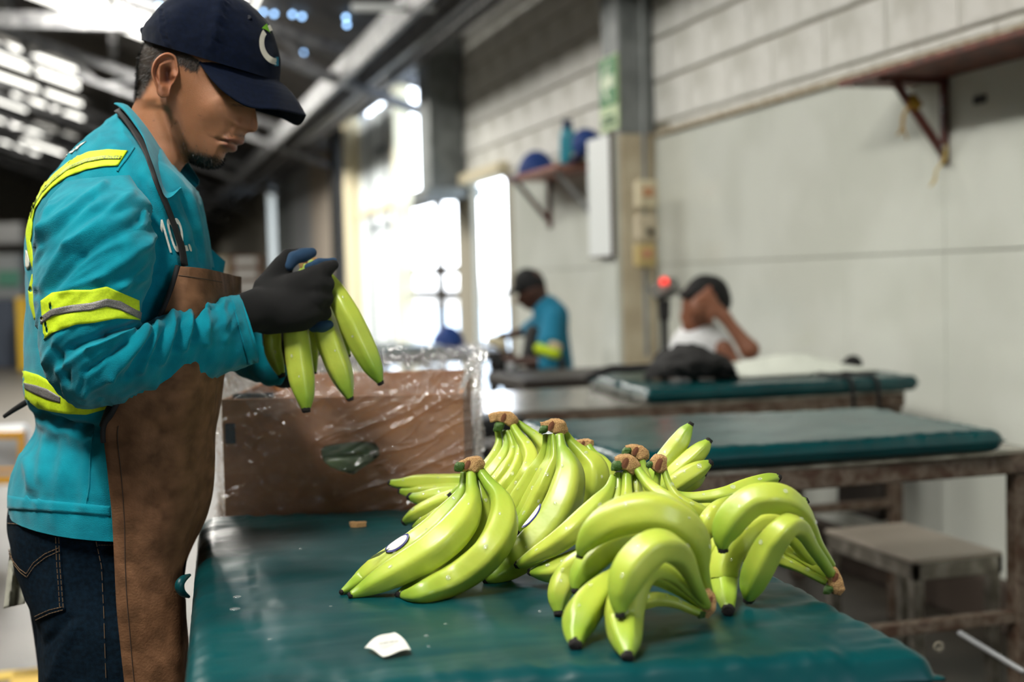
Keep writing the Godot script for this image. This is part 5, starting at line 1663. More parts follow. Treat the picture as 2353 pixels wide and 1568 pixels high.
func beard_mask(x: float, y: float) -> float:
	var b := 1.0 * exp(-pow(maxf(0.0, seg2(x, y, 770, 1150, 950, 1180) - 22.0) / 34.0, 2))
	b = maxf(b, 0.55 * exp(-pow(seg2(x, y, 690, 1040, 790, 1140) / 60.0, 2)))
	b = maxf(b, 0.30 * exp(-pow(seg2(x, y, 650, 900, 720, 1080) / 55.0, 2)))
	b = maxf(b, 0.45 * exp(-pow(seg2(x, y, 985, 975, 1120, 980) / 20.0, 2)))
	b = maxf(b, 0.35 * exp(-pow(seg2(x, y, 985, 1105, 1020, 1102) / 22.0, 2)))
	b = maxf(b, 0.16 * gs(x, y, 880, 1040, 130))
	return b

func skull_w(x: float, y: float) -> float:                          # half width of skull, face and neck at a place of the profile
	var a := 0.0770 * sqrt(maxf(0.02, 1.0 - pow((x - 800) / 450.0, 2) - pow((y - 420) / 465.0, 2)))
	var b := 0.0690 * sqrt(maxf(0.02, 1.0 - pow((x - 905) / 350.0, 2) - pow((y - 780) / 450.0, 2)))
	var d := seg2(x, y, 560, 740, 470, 1260) / 215.0
	var c := 0.0620 * sqrt(maxf(0.02, 1.0 - d * d))
	var k := 0.010
	return k * log(exp(a / k) + exp(b / k) + exp(c / k)) - 0.002

func build_head(g: Geo) -> Array:
	var ol := [1222, 560, 0.4, 1222, 640, 0.7, 1206, 700, 1.0, 1199, 738, 1.1, 1209, 778, 1.2, 1219, 820, 1.3, 1226, 868, 1.45, 1231, 905, 1.55, 1227, 936, 1.6, 1205, 954, 1.62, 1172, 956, 1.65, 1146, 964, 1.7, 1137, 985, 1.75, 1133, 1008, 1.8, 1131, 1030, 1.82, 1113, 1044, 1.85, 1084, 1050, 1.87, 1083, 1066, 1.88, 1076, 1087, 1.9, 1050, 1098, 1.92, 1018, 1099, 1.94, 998, 1112, 1.96, 988, 1140, 1.98, 980, 1170, 2.0, 957, 1196, 2.02, 915, 1208, 2.05, 860, 1206, 2.1, 800, 1190, 2.2, 748, 1168, 2.4, 712, 1182, 2.8, 680, 1225, 3.0, 655, 1275, 3.2, 640, 1330, 3.5, 600, 1420, 3.9, 480, 1420, 4.0, 360, 1220, 3.8, 285, 990, 3.3, 292, 870, 3.0, 318, 795, 2.8, 348, 722, 2.5, 361, 640, 2.2, 364, 560, 1.9, 370, 470, 1.5, 385, 390, 1.2, 415, 310, 0.9, 470, 210, 0.6, 560, 110, 0.35, 680, 30, 0.15, 820, -20, 0.0, 960, -20, 0.0, 1080, 30, 0.05, 1170, 130, 0.12, 1222, 270, 0.2, 1240, 420, 0.3]
	var med := [Vector2(840, 330), Vector2(780, 560), Vector2(690, 800), Vector2(580, 960), Vector2(470, 1200)]
	var wid := [0.0765, 0.0755, 0.066, 0.058, 0.062]
	var pts := []
	var ms := []
	var n0 := ol.size() / 3
	for i in n0:
		pts.append(Vector3(ol[i * 3], ol[i * 3 + 1], ol[i * 3 + 2]))
	var dense := []
	for i in n0:
		var a: Vector3 = pts[i]
		var b: Vector3 = pts[(i + 1) % n0]
		var seg := maxi(2, int(Vector2(a.x - b.x, a.y - b.y).length() / 13.0))
		for j in seg:
			dense.append(cr(pts[(i - 1 + n0) % n0], a, b, pts[(i + 2) % n0], float(j) / seg))
	var n := dense.size()
	var lev := 46
	var info := []
	for side in [1.0, -1.0]:
		var k0 := g.v.size()
		for t in lev + 1:
			var s0 := float(t) / lev
			s0 = s0 * s0 * 0.55 + s0 * 0.45
			for i in n:
				var o: Vector3 = dense[i]
				var mp: float = clampf(o.z, 0.0, 3.999)
				var mk := int(mp)
				var m: Vector2 = (med[mk] as Vector2).lerp(med[mk + 1], mp - mk)
				var W: float = lerpf(wid[mk], wid[mk + 1], mp - mk)
				var p := Vector2(o.x, o.y).lerp(m, 1.0 - cos(s0 * PI / 2))
				var w := 0.0
				if t > 0:
					var di := minf(1.0, p.distance_to(Vector2(o.x, o.y)) / 85.0)
					w = maxf(head_w(p.x, p.y, skull_w(p.x, p.y), side) * sqrt(1.0 - (1.0 - di) * (1.0 - di)), 0.0002 * t)
				var col := Color(0.285, 0.118, 0.052)
				var x := p.x
				var y := p.y
				var mo := noise.get_noise_2d(x * 0.02, y * 0.02)
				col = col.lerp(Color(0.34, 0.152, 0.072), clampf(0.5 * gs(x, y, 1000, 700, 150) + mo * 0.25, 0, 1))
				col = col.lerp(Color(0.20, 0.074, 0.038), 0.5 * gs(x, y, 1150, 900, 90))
				var lip := maxf(exp(-pow(seg2(x, y, 1010, 1008, 1122, 1028) / 19.0, 4)), exp(-pow(seg2(x, y, 995, 1052, 1080, 1072) / 21.0, 4)))
				col = col.lerp(Color(0.17, 0.054, 0.036), lip * 0.85)
				col = col.lerp(Color(0.05, 0.02, 0.015), 0.8 * exp(-pow(seg2(x, y, 965, 1012, 1105, 1046) / 6.0, 2)))  # shade in the mouth crease, put into the colour
				col = col.lerp(Color(0.03, 0.02, 0.017), 0.75 * exp(-pow(seg2(x, y, 1045, 755, 1130, 764) / 7.0, 2)))
				col = col.lerp(Color(0.035, 0.024, 0.02), 0.8 * exp(-pow(seg2(x, y, 1020, 640, 1170, 655) / 20.0, 2)))
				col = col.lerp(Color(0.022, 0.016, 0.012), clampf(beard_mask(x, y) * (0.78 + mo * 0.3), 0, 0.92))
				col = col.lerp(Color(0.014, 0.011, 0.009), hair_mask(x, y) * 0.95)
				for f in [[482, 868, 5], [813, 835, 6], [1290, 300, 1]]:
					col = col.lerp(Color(0.05, 0.025, 0.02), 0.8 * gs(x, y, f[0], f[1], f[2]))
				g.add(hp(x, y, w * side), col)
				info.append([g.v.size() - 1, x, y, side])
		for a in lev:
			for b in n:
				var b2 := (b + 1) % n
				var q0 := k0 + a * n + b
				var q1 := k0 + a * n + b2
				if side > 0: g.quad(q0, q1, q1 + n, q0 + n)
				else: g.quad(q0, q0 + n, q1 + n, q1)
	# ears
	for side in [1.0, -1.0]:
		var eo := [Vector2(655, 470), Vector2(640, 410), Vector2(600, 382), Vector2(558, 382), Vector2(512, 408), Vector2(480, 450), Vector2(465, 500), Vector2(466, 545), Vector2(482, 592), Vector2(496, 630), Vector2(505, 672), Vector2(530, 700), Vector2(562, 704), Vector2(590, 690), Vector2(600, 650), Vector2(612, 615), Vector2(632, 590), Vector2(650, 555), Vector2(660, 515)]
		var c := Vector2(566, 535)
		var k0 := g.v.size()
		var ne := 76
		var le := 26
		for a in le + 1:
			var rr := float(a) / le
			for b in ne:
				var f := float(b) / ne * eo.size()
				var i0 := int(f)
				var e0: Vector2 = eo[i0 % eo.size()]
				var e1: Vector2 = eo[(i0 + 1) % eo.size()]
				var em: Vector2 = eo[(i0 - 1 + eo.size()) % eo.size()]
				var e2: Vector2 = eo[(i0 + 2) % eo.size()]
				var ov: Vector3 = cr(Vector3(em.x, em.y, 0), Vector3(e0.x, e0.y, 0), Vector3(e1.x, e1.y, 0), Vector3(e2.x, e2.y, 0), f - i0)
				var p := c.lerp(Vector2(ov.x, ov.y), minf(rr * 1.08, 1.0))
				var rear := sm(650, 480, p.x)
				var w := 0.0735 + 0.0145 * rear
				var heli := exp(-pow((rr - 0.86) / 0.085, 2)) * sm(700, 560, p.y) * (0.35 + 0.65 * sm(660, 600, p.x))
				w += 0.0042 * heli
				w -= 0.0045 * exp(-pow((rr - 0.66) / 0.10, 2)) * rear * sm(640, 540, p.y)
				w += 0.0022 * exp(-pow(seg2(p.x, p.y, 530, 470, 520, 600) / 16.0, 2)) + 0.0016 * exp(-pow(seg2(p.x, p.y, 530, 470, 600, 440) / 14.0, 2))
				w -= 0.0105 * exp(-pow(seg2(p.x, p.y, 575, 520, 580, 575) / 34.0, 2))
				w += 0.0060 * gs(p.x, p.y, 628, 545, 24) + 0.0026 * gs(p.x, p.y, 545, 625, 22)
				w += 0.0025 * gs(p.x, p.y, 545, 668, 36)
				w -= 0.018 * pow(sm(0.925, 1.0, rr), 1.5)
				var col := Color(0.30, 0.115, 0.052).lerp(Color(0.12, 0.035, 0.02), clampf(0.9 * exp(-pow(seg2(p.x, p.y, 575, 500, 580, 575) / 32.0, 2)) + 0.35 * exp(-pow((rr - 0.66) / 0.10, 2)) * rear, 0, 1))  # hollows of the ear painted darker, as shade
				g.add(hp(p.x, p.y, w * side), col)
		for a in le:
			for b in ne:
				var b2 := (b + 1) % ne
				var q0 := k0 + a * ne + b
				var q1 := k0 + a * ne + b2
				if side > 0: g.quad(q0, q0 + ne, q1 + ne, q1)
				else: g.quad(q0, q1, q1 + ne, q0 + ne)
	return info

func strands(g: Geo, info: Array, v: PackedVector3Array, n: int, mask: int, lmin: float, lmax: float, down: Vector3):
	var tries := 0
	var made := 0
	while made < n and tries < n * 60:
		tries += 1
		var e: Array = info[rng.randi() % info.size()]
		var pm := hair_mask(e[1], e[2]) if mask == 0 else beard_mask(e[1], e[2])
		if mask == 0 and (e[2] < 250 or e[2] > 745): continue
		if rng.randf() > pm * (1.0 if mask == 0 else pow(pm, 1.2)): continue
		var p: Vector3 = v[e[0]]
		var mid := hp(760, 700 if e[2] > 600 else 500, 0)
		var out := (p - mid).normalized()
		var jit := Vector3(rng.randf() - 0.5, rng.randf() - 0.5, rng.randf() - 0.5)
		p += jit * 0.003
		var d := (out * (0.45 if mask == 0 else 0.35) + down + jit * 0.9).normalized() * lerpf(lmin, lmax, rng.randf())
		var sd := d.cross(out).normalized() * 0.00028
		var k := g.v.size()
		g.add(p - sd - out * 0.0005)
		g.add(p + sd - out * 0.0005)
		g.add(p + d * 0.55 + sd * 0.7)
		g.add(p + d * 0.55 - sd * 0.7)
		g.add(p + d - out * 0.0012)
		g.quad(k, k + 1, k + 2, k + 3)
		g.tri(k + 3, k + 2, k + 4)
		made += 1

func ringpx(l: Loft, b: Array, f: Array, d: float, hd: float, e := 1.0):
	var pb := pt(b[0], b[1], d)
	var pf := pt(f[0], f[1], d)
	l.ring((pb + pf) / 2, (pf - pb) / 2, -MV * hd, e)

func cloth(p: Vector3, ax: float, ay: float, fa: float, fc: float) -> float:   # wrinkles that run along one direction of the cloth
	var a := p.dot(CR) * ax + p.dot(CU) * ay
	var c := p.dot(CR) * -ay + p.dot(CU) * ax
	var n := noise.get_noise_3d(a * fa, c * fc, p.dot(CF) * fc * 0.35)
	return (0.35 - absf(n)) * 1.4 if n > -0.6 else 0.0

func folds(list: Array, p: Vector3, n: Vector3) -> float:           # ridges and creases along lines of the cloth on the side towards us
	if n.dot(-CF) < -0.1: return 0.0
	var q := to_px(p)
	var h := 0.0
	for f in list:
		var d := seg2(q.x, q.y, f[0], f[1], f[2], f[3])
		if d < f[4] * 2.6: h += f[5] * exp(-(d * d) / (f[4] * f[4]))
	return h * sm(-0.1, 0.35, n.dot(-CF))

func worker():
	MV = (pt(250, 600, 1.0) - EYE).normalized()
	mw = thing("person", "man in navy cap, teal shirt with lime bands and leather apron, holding bananas", "person", Vector3(pt(240, 700, MD).x, 0, pt(240, 700, MD).z))
	# the body under the clothes, with the head and neck that show
	var g := Geo.new()
	var info := build_head(g)
	var B := func(x, y, w): return pt(x, y, MD - w)
	var low := pt(240, 1160, MD)
	var hipn := pt(225, 1230, 1.88)
	var hipf := pt(225, 1230, 2.06)
	var fl := func(p, y): return Vector3(p.x, y, p.z)
	nets(g, [[pt(352, 330, MD), pt(330, 440, MD), 0.042, 0.05], [pt(290, 540, MD), pt(270, 800, MD), 0.085, 0.085], [pt(265, 480, 1.88), pt(265, 480, 2.06), 0.04, 0.04], [pt(270, 800, MD), pt(240, 1180, MD), 0.08, 0.09],
		[pt(240, 500, 1.79), pt(210, 820, 1.735), 0.036, 0.036], [pt(210, 840, 1.735), pt(530, 752, 1.89), 0.034, 0.014], [pt(300, 470, 2.17), pt(380, 720, 2.13), 0.046, 0.04], [pt(380, 720, 2.13), pt(610, 820, 2.08), 0.03, 0.014],
		[pt(530, 752, 1.89), pt(650, 700, 1.94), 0.013, 0.011],
		[pt(225, 1200, 1.90), fl.call(hipn, 0.5), 0.085, 0.055], [pt(225, 1200, 2.04), fl.call(hipf, 0.5), 0.085, 0.055], [fl.call(hipn, 0.5), fl.call(hipn, 0.08), 0.052, 0.035], [fl.call(hipf, 0.5), fl.call(hipf, 0.08), 0.052, 0.035],
		[fl.call(hipn, 0.05), fl.call(hipn, 0.035) + CR * 0.17, 0.035, 0.022], [fl.call(hipf, 0.05), fl.call(hipf, 0.035) + CR * 0.17, 0.035, 0.022]], 0.014, 0.012, func(p): return Color(0.285, 0.118, 0.052))
	var skin_v := g.v.duplicate()
	put("body", g, M.skin, mw)
	g = Geo.new()
	strands(g, info, skin_v, 5200, 0, 0.004, 0.008, -CU * 0.7 - CR * 0.35)
	put("hair", g, M.hair, mw).set_meta("kind", "stuff")
	g = Geo.new()
	strands(g, info, skin_v, 2600, 1, 0.0025, 0.006, -CU * 0.7 + CR * 0.4)
	put("beard", g, M.hair, mw).set_meta("kind", "stuff")
	man_cap()
	man_shirt()
	man_apron()
	man_jeans()
	man_glove()

func man_cap():
	var l := Loft.new()
	l.host = self
	var back := [410, 292, 414, 235, 440, 190, 495, 120, 575, 45, 670, -25, 770, -75, 845, -92]
	var front := [1378, 584, 1388, 470, 1374, 350, 1335, 225, 1262, 110, 1150, 15, 1010, -60, 880, -92]
	var hd := [0.0835, 0.0865, 0.0865, 0.083, 0.0755, 0.063, 0.042, 0.008]
	for i in 8:
		var pb := hp(back[i * 2], back[i * 2 + 1], 0)
		var pf := hp(front[i * 2], front[i * 2 + 1], 0)
		l.ring((pb + pf) / 2, (pf - pb) / 2, -CF * hd[i], 0.97)
	var seams := [[1020, -60, 985, 120], [985, 120, 945, 300], [945, 300, 915, 450], [540, 80, 560, 240], [560, 240, 600, 360]]
	l.disp = func(u, v, p, n):
		var q := to_px(p)
		var x := (q.x - 200) * 3.136
		var y := q.y * 3.136
		var h := noise.get_noise_3d(p.x * 22, p.y * 22, p.z * 22) * 0.0022
		if n.dot(-CF) > -0.2:
			for s in seams:
				var d := seg2(x, y, s[0], s[1], s[2], s[3])
				h += 0.0010 * exp(-pow((d - 16) / 10.0, 2)) - 0.0022 * exp(-pow(d / 6.0, 2))
			h += 0.004 * exp(-pow(seg2(x, y, 960, 20, 900, 330) / 40.0, 2))
		return h
	l.warp = func(u, x, y): return -CU * 0.012 * absf(y) * maxf(0.0, 1.0 - u * 4.0)
	var cap := Node3D.new()
	cap.name = "cap"
	cap.position = hp(900, 300, 0) - mw.position
	mw.add_child(cap)
	put("cap_crown", loft_geo(l, 70, 120, false, true), M.cap, cap)
	# brim: from the front edge of the crown, arched, its sides lower
	var inn := [813, 412, 0.070, 868, 420, 0.071, 960, 442, 0.068, 1080, 476, 0.059, 1210, 514, 0.042, 1330, 552, 0.019, 1366, 568, 0.0]
	var out := [813, 442, 0.0755, 900, 562, 0.083, 1000, 662, 0.086, 1110, 740, 0.083, 1215, 776, 0.074, 1385, 788, 0.054, 1580, 832, 0.0]
	var outf := [813, 442, 0.0755, 900, 562, 0.083, 1010, 670, 0.086, 1170, 770, 0.083, 1390, 838, 0.070, 1525, 896, 0.040, 1580, 832, 0.0]
	var g := Geo.new()
	var nu := 48
	var nv := 22
	for lay in 2:
		for a in nu + 1:
			var uu := float(a) / nu * 2.0
			var far_ := uu > 1.0
			var u := uu if not far_ else 2.0 - uu
			var i3 := []
			for c in 3:
				var li := []
				var lo2 := []
				for k in 7:
					li.append(float(inn[k * 3 + c]))
					lo2.append(float(outf[k * 3 + c] if far_ else out[k * 3 + c]))
				i3.append([along(li, u), along(lo2, u)])
			for b in nv + 1:
				var v := float(b) / nv
				var x: float = lerpf(i3[0][0], i3[0][1], v)
				var y: float = lerpf(i3[1][0], i3[1][1], v)
				var w: float = lerpf(i3[2][0], i3[2][1], v)
				var arch := sin(v * PI) * 22.0 * sin(u * PI * 0.5)
				y -= arch
				x += arch * 0.6
				if far_: w = -w
				x -= (0.0 if lay == 0 else 7.0)
				y += (0.0 if lay == 0 else 9.0)
				var p := hp(x, y, w)
				if lay == 0:
					var st := sin(v * 46.0) * 0.00035
					p += CU * st
				g.add(p)
		if lay == 0: g.grid(nu + 1, nv + 1, 0)
		else:
			var k := (nu + 1) * (nv + 1)
			for a in nu:
				for b in nv:
					var j := k + a * (nv + 1) + b
					g.quad(j, j + nv + 1, j + nv + 2, j + 1)
	var k2 := (nu + 1) * (nv + 1)
	for a in nu:
		var j := a * (nv + 1) + nv
		g.quad(j, j + k2, j + nv + 1 + k2, j + nv + 1)
	put("brim", g, M.cap, cap)
	g = Geo.new()
	tube(g, [hp(432, 210, 0.01), hp(402, 212, 0.012), hp(408, 240, 0.012), hp(430, 250, 0.012)], [0.0035, 0.004, 0.004, 0.003], 8, 10)
	put("strap_end", g, M.cap, cap)
	g = Geo.new()
	var q := loft_find(l, 200 + 1162 / 3.136, 125 / 3.136)
	var e0 := l.at(q.x, q.y, 0.0006)
	lathe(g, [Vector2(0.001, 0), Vector2(0.003, 0.0005), Vector2(0.0038, 0.0), Vector2(0.0042, -0.001)], 14, e0, Basis(CR, -CF * 0.8 + CU * 0.4, CU).orthonormalized())
	put("eyelet", g, M.cap_thread, cap)
	# embroidered broken ring with a green and a teal wedge
	var cx := 1352.0
	var cy := 322.0
	var arcs := [[148.0, 336.0, "emblem_white", 142.0, 96.0], [104.0, 138.0, "emblem_white", 142.0, 96.0], [112.0, 146.0, "emblem_green", 152.0, 84.0], [330.0, 352.0, "emblem_teal", 150.0, 90.0]]
	arcs = [[133.0, 268.0, "emblem_white", 142.0, 98.0], [88.0, 114.0, "emblem_white", 142.0, 98.0], [113.0, 134.0, "emblem_green", 158.0, 86.0], [262.0, 280.0, "emblem_teal", 150.0, 88.0]]
	for ar in arcs:
		g = Geo.new()
		var na := 26
		for a in na + 1:
			var th := deg_to_rad(lerpf(ar[0], ar[1], float(a) / na))
			for b in 5:
				var r: float = lerpf(ar[3], ar[4], b / 4.0)
				if ar[2] == "emblem_green": r = lerpf(ar[3], lerpf(ar[4], ar[3] - 4, float(a) / na), b / 4.0)
				var x := cx + cos(th) * r * 0.80 - (sin(th)) * 12.0
				var y := cy - sin(th) * r * 1.02
				x = minf(x, 1386.0 - 10.0 * absf(sin(th)))
				var w := loft_find(l, 200 + x / 3.136, y / 3.136)
				g.add(l.at(w.x, w.y, 0.0011 if ar[2] != "emblem_green" else 0.0014))
		g.grid(na + 1, 5, 0)
		put("emblem", g, M[ar[2]], cap)

func man_shirt():
	var l := Loft.new()
	l.host = self
	for r in [[20, 1170, 420, 1200, 0.185, 0.9], [20, 1125, 425, 1150, 0.185, 0.9], [44, 1050, 430, 1085, 0.18, 0.9], [84, 988, 430, 1030, 0.172, 0.9], [70, 945, 432, 985, 0.18, 0.88], [55, 890, 440, 925, 0.186, 0.86], [57, 800, 446, 850, 0.19, 0.86], [62, 700, 462, 760, 0.192, 0.86], [60, 605, 484, 665, 0.195, 0.86], [70, 515, 478, 570, 0.197, 0.85], [96, 445, 470, 505, 0.195, 0.85], [136, 385, 462, 468, 0.185, 0.86], [183, 336, 448, 440, 0.158, 0.9], [226, 295, 430, 420, 0.112, 0.95], [256, 266, 420, 408, 0.078, 1.0], [286, 254, 410, 404, 0.06, 1.0]]:
		ringpx(l, [r[0], r[1]], [r[2], r[3]], MD, r[4], r[5])
	var fl := [[84, 952, 130, 974, 12, -0.016], [130, 974, 190, 988, 12, -0.016], [190, 988, 250, 985, 12, -0.014], [60, 1060, 75, 1120, 12, 0.006], [110, 1010, 95, 1100, 13, 0.006], [150, 1020, 140, 1110, 12, 0.004], [200, 1015, 188, 1160, 10, 0.004], [60, 1140, 240, 1160, 6, -0.003],
		[330, 420, 356, 500, 9, -0.006], [350, 430, 400, 600, 16, 0.006], [395, 470, 430, 560, 10, 0.005], [420, 450, 455, 560, 7, -0.006], [440, 440, 470, 590, 8, 0.006], [455, 540, 465, 600, 6, -0.008], [372, 560, 350, 690, 16, -0.006], [120, 520, 85, 620, 10, -0.004]]
	l.disp = func(u, v, p, n):
		return folds(fl, p, n) + noise.get_noise_3d(p.x * 9, p.y * 9, p.z * 9) * 0.003 + sm(0.02, 0.08, u) * (cloth(p, 0.25, 0.97, 4.0, 17.0) * 0.006 * sm(0.5, 0.2, u) + cloth(p, 0.5, -0.87, 4.0, 16.0) * 0.005 * sm(0.35, 0.5, u))
	var shirt := put("shirt", loft_geo(l, 120, 130, false, false), M.shirt, mw)
	# hem band, placket
	put("hem", sewn(l, [20, 1140, 60, 1147, 120, 1152, 180, 1157, 252, 1164], [20, 1168, 60, 1172, 120, 1176, 180, 1180, 254, 1186], 34, 4, 0.0022), M.shirt, shirt)
	put("side_seam", sewn(l, [214, 985, 207, 1050, 204, 1120, 196, 1165], [217, 985, 210, 1050, 207, 1120, 199, 1165], 24, 1, 0.0016), M.shirt, shirt)
	put("lime_band", sewn(l, [292, 349, 249, 346, 205, 351, 164, 370, 129, 399, 100, 429, 80, 467, 72, 492], [271, 383, 235, 385, 199, 392, 155, 408, 123, 431, 100, 455, 83, 481, 77, 510], 60, 8, 0.0022), M.hivis, shirt)
	put("grey_band", sewn(l, [281, 362, 242, 361, 202, 367, 160, 385, 126, 412, 100, 440, 81, 473, 74, 498], [277, 370, 239, 370, 200, 377, 158, 394, 125, 420, 100, 446, 82, 477, 75, 503], 60, 3, 0.0030), M.reflect_worn, shirt)
	put("lime_band", sewn(l, [73, 492, 67, 510, 62, 535, 63, 550, 67, 580, 75, 610, 84, 634], [78, 490, 77, 515, 76, 540, 73, 555, 79, 585, 85, 612, 88, 630], 30, 4, 0.0022), M.hivis, shirt)
	put("lime_band", sewn(l, [77, 630, 68, 668, 71, 700, 82, 736], [86, 630, 86, 668, 86, 700, 86, 730], 22, 4, 0.0022), M.hivis, shirt)
	put("grey_patch", sewn(l, [62, 575, 61, 600, 62, 622], [66, 580, 70, 602, 71, 612], 8, 3, 0.002), M.print, shirt)
	put("lime_band", sewn(l, [57, 852, 90, 862, 122, 880, 160, 898, 200, 918, 252, 918], [62, 916, 90, 938, 122, 946, 155, 951, 200, 953, 252, 938], 44, 8, 0.0024), M.hivis, shirt)
	put("grey_band", sewn(l, [60, 880, 85, 885, 112, 894, 142, 912], [62, 894, 85, 906, 112, 918, 142, 926], 24, 4, 0.0032), M.reflect, shirt)
	# shoulder yoke seam, chest figures
	put("yoke_seam", sewn(l, [306, 338, 290, 362, 272, 386, 268, 394], [309, 341, 294, 365, 276, 388, 272, 396], 16, 1, 0.0016), M.shirt, shirt)
	var tm := TextMesh.new()
	var sf := SystemFont.new()
	sf.font_names = PackedStringArray(["Droid Sans"])
	sf.font_weight = 700
	tm.font = sf
	tm.text = "102."
	tm.font_size = 48
	tm.pixel_size = 0.01
	tm.depth = 0.0
	var arr := tm.surface_get_arrays(0)
	var tv: PackedVector3Array = arr[Mesh.ARRAY_VERTEX]
	var ti: PackedInt32Array = arr[Mesh.ARRAY_INDEX]
	var lo := Vector2(1e9, 1e9)
	var hi := -lo
	for p in tv:
		lo = lo.min(Vector2(p.x, p.y))
		hi = hi.max(Vector2(p.x, p.y))
	var g := Geo.new()
	for p in tv:
		var u := (p.x - lo.x) / (hi.x - lo.x)
		var v := (hi.y - p.y) / (hi.y - lo.y)
		var w := loft_find(l, 362 + u * 56 + v * 22, 506 - u * 6 + v * 78)
		g.add(l.at(w.x, w.y, 0.0016))
	for k in range(0, ti.size(), 3):
		g.tri(ti[k], ti[k + 1], ti[k + 2])
	put("chest_number", g, M.print, shirt)
	put("back_print", sewn(l, [188, 332, 170, 344, 150, 362], [200, 326, 182, 340, 158, 358], 10, 2, 0.0016), M.print, shirt)
	# collar
	for sd in 2:
		g = Geo.new()
		var up := [[284, 238, 0.01], [300, 248, 0.045], [338, 294, 0.062], [376, 352, 0.058], [404, 398, 0.036], [427, 427, 0.028]]
		var dn := [[272, 264, 0.01], [288, 282, 0.062], [318, 338, 0.086], [345, 398, 0.084], [373, 460, 0.074], [398, 444, 0.050]]
		if sd == 1:
			up = [[284, 238, -0.01], [300, 250, -0.045], [350, 300, -0.06], [405, 352, -0.058], [430, 371, -0.05], [458, 413, -0.045]]
			dn = [[272, 264, -0.01], [300, 290, -0.07], [350, 350, -0.085], [395, 420, -0.08], [425, 442, -0.06], [445, 436, -0.046]]
		var nu := 40
		var nv := 12
		for a in nu + 1:
			var u := float(a) / nu
			var pu := []
			var pd := []
			for c in up: pu.append(pt(c[0], c[1], MD - c[2]))
			for c in dn:
				if sd == 0:
					var w := loft_find(l, c[0], c[1])
					pd.append(l.at(w.x, w.y, 0.017))
				else: pd.append(pt(c[0], c[1], MD - c[2]))
			var a0: Vector3 = along(pu, u)
			var a1: Vector3 = along(pd, u)
			for b in nv + 1:
				var v := float(b) / nv
				var outw := -CF * (1.0 if sd == 0 else -1.0)
				g.add(a0.lerp(a1, v) + outw * (0.010 * sin(v * PI) + noise.get_noise_2d(u * 3, v * 2) * 0.003))
		g.grid(nu + 1, nv + 1, 0)
		rim(g, nu + 1, nv + 1, 0.0012 if sd == 0 else -0.0012)
		put("collar", g, M.shirt, shirt)
	# front edge of the placket and the far pocket flap
	g = Geo.new()
	var e1 := [pt(440, 428, 1.93), pt(452, 470, 1.925), pt(462, 520, 1.92), pt(468, 570, 1.92), pt(476, 612, 1.92)]
	var e2 := [pt(456, 440, 1.965), pt(466, 480, 1.96), pt(478, 530, 1.96), pt(486, 580, 1.96), pt(492, 615, 1.96)]
	for a in 31:
		for b in 7:
			var p: Vector3 = (along(e1, a / 30.0) as Vector3).lerp(along(e2, a / 30.0), b / 6.0)
			g.add(p - CF * 0.008 * sin(b / 6.0 * PI))
	g.grid(31, 7, 0)
	rim(g, 31, 7, 0.002)
	put("placket", g, M.shirt, shirt)
	g = Geo.new()
	var fq := [pt(478, 565, 2.03), pt(500, 588, 2.04), pt(517, 601, 2.06), pt(512, 632, 2.06), pt(478, 640, 2.03)]
	for a in 9:
		for b in 9:
			g.add((fq[0] as Vector3).lerp(fq[2], a / 8.0).lerp((fq[4] as Vector3).lerp(fq[3], a / 8.0), b / 8.0) - CF * 0.004 * sin(a / 8.0 * PI))
	g.grid(9, 9, 0)
	rim(g, 9, 9, 0.002)
	put("pocket_flap", g, M.shirt, shirt)
	# sleeves
	var s := Loft.new()
	s.host = self
	for r in [[150, 418, 300, 402, 1.80, 0.03], [118, 452, 322, 442, 1.785, 0.062], [92, 490, 342, 480, 1.77, 0.082], [84, 535, 352, 530, 1.755, 0.088], [84, 590, 354, 590, 1.745, 0.085], [85, 650, 342, 648, 1.74, 0.08], [85, 706, 325, 702, 1.735, 0.078], [92, 778, 319, 733, 1.73, 0.077], [103, 832, 322, 744, 1.73, 0.077], [122, 884, 330, 749, 1.73, 0.078], [154, 921, 344, 745, 1.735, 0.077], [205, 934, 368, 736, 1.75, 0.073], [272, 929, 402, 722, 1.77, 0.07], [350, 912, 442, 707, 1.80, 0.067], [430, 888, 477, 698, 1.83, 0.063], [500, 863, 511, 692, 1.86, 0.06], [560, 842, 535, 684, 1.885, 0.058], [593, 832, 549, 680, 1.895, 0.057]]:
		ringpx(s, [r[0], r[1]], [r[2], r[3]], r[4], r[5], 0.96)
	var sf2 := [[240, 425, 105, 530, 9, 0.006], [215, 455, 98, 560, 8, -0.006], [300, 450, 160, 560, 12, 0.006], [160, 560, 100, 660, 12, 0.006], [325, 500, 190, 590, 11, -0.006], [190, 590, 125, 665, 11, -0.005], [345, 560, 230, 640, 12, 0.007], [230, 640, 150, 670, 10, 0.005], [350, 610, 300, 655, 10, -0.008], [330, 640, 275, 662, 9, 0.008], [120, 470, 92, 560, 6, 0.005],
		[322, 742, 240, 768, 9, -0.014], [240, 768, 165, 800, 9, -0.010], [300, 765, 210, 800, 9, 0.009], [210, 800, 140, 850, 10, 0.008], [290, 790, 200, 850, 8, -0.009], [335, 760, 250, 860, 9, 0.009], [250, 860, 190, 905, 9, 0.006], [350, 770, 290, 860, 8, -0.008], [362, 745, 320, 850, 8, 0.008], [385, 745, 345, 830, 7, -0.007], [400, 728, 370, 830, 8, 0.008], [420, 735, 400, 800, 7, -0.007], [437, 712, 420, 800, 8, 0.008], [455, 720, 445, 780, 6, -0.006], [475, 702, 470, 790, 8, 0.006], [510, 700, 515, 780, 9, 0.004], [140, 770, 112, 830, 9, 0.006], [130, 800, 160, 880, 8, -0.006], [455, 850, 390, 880, 10, 0.005]]
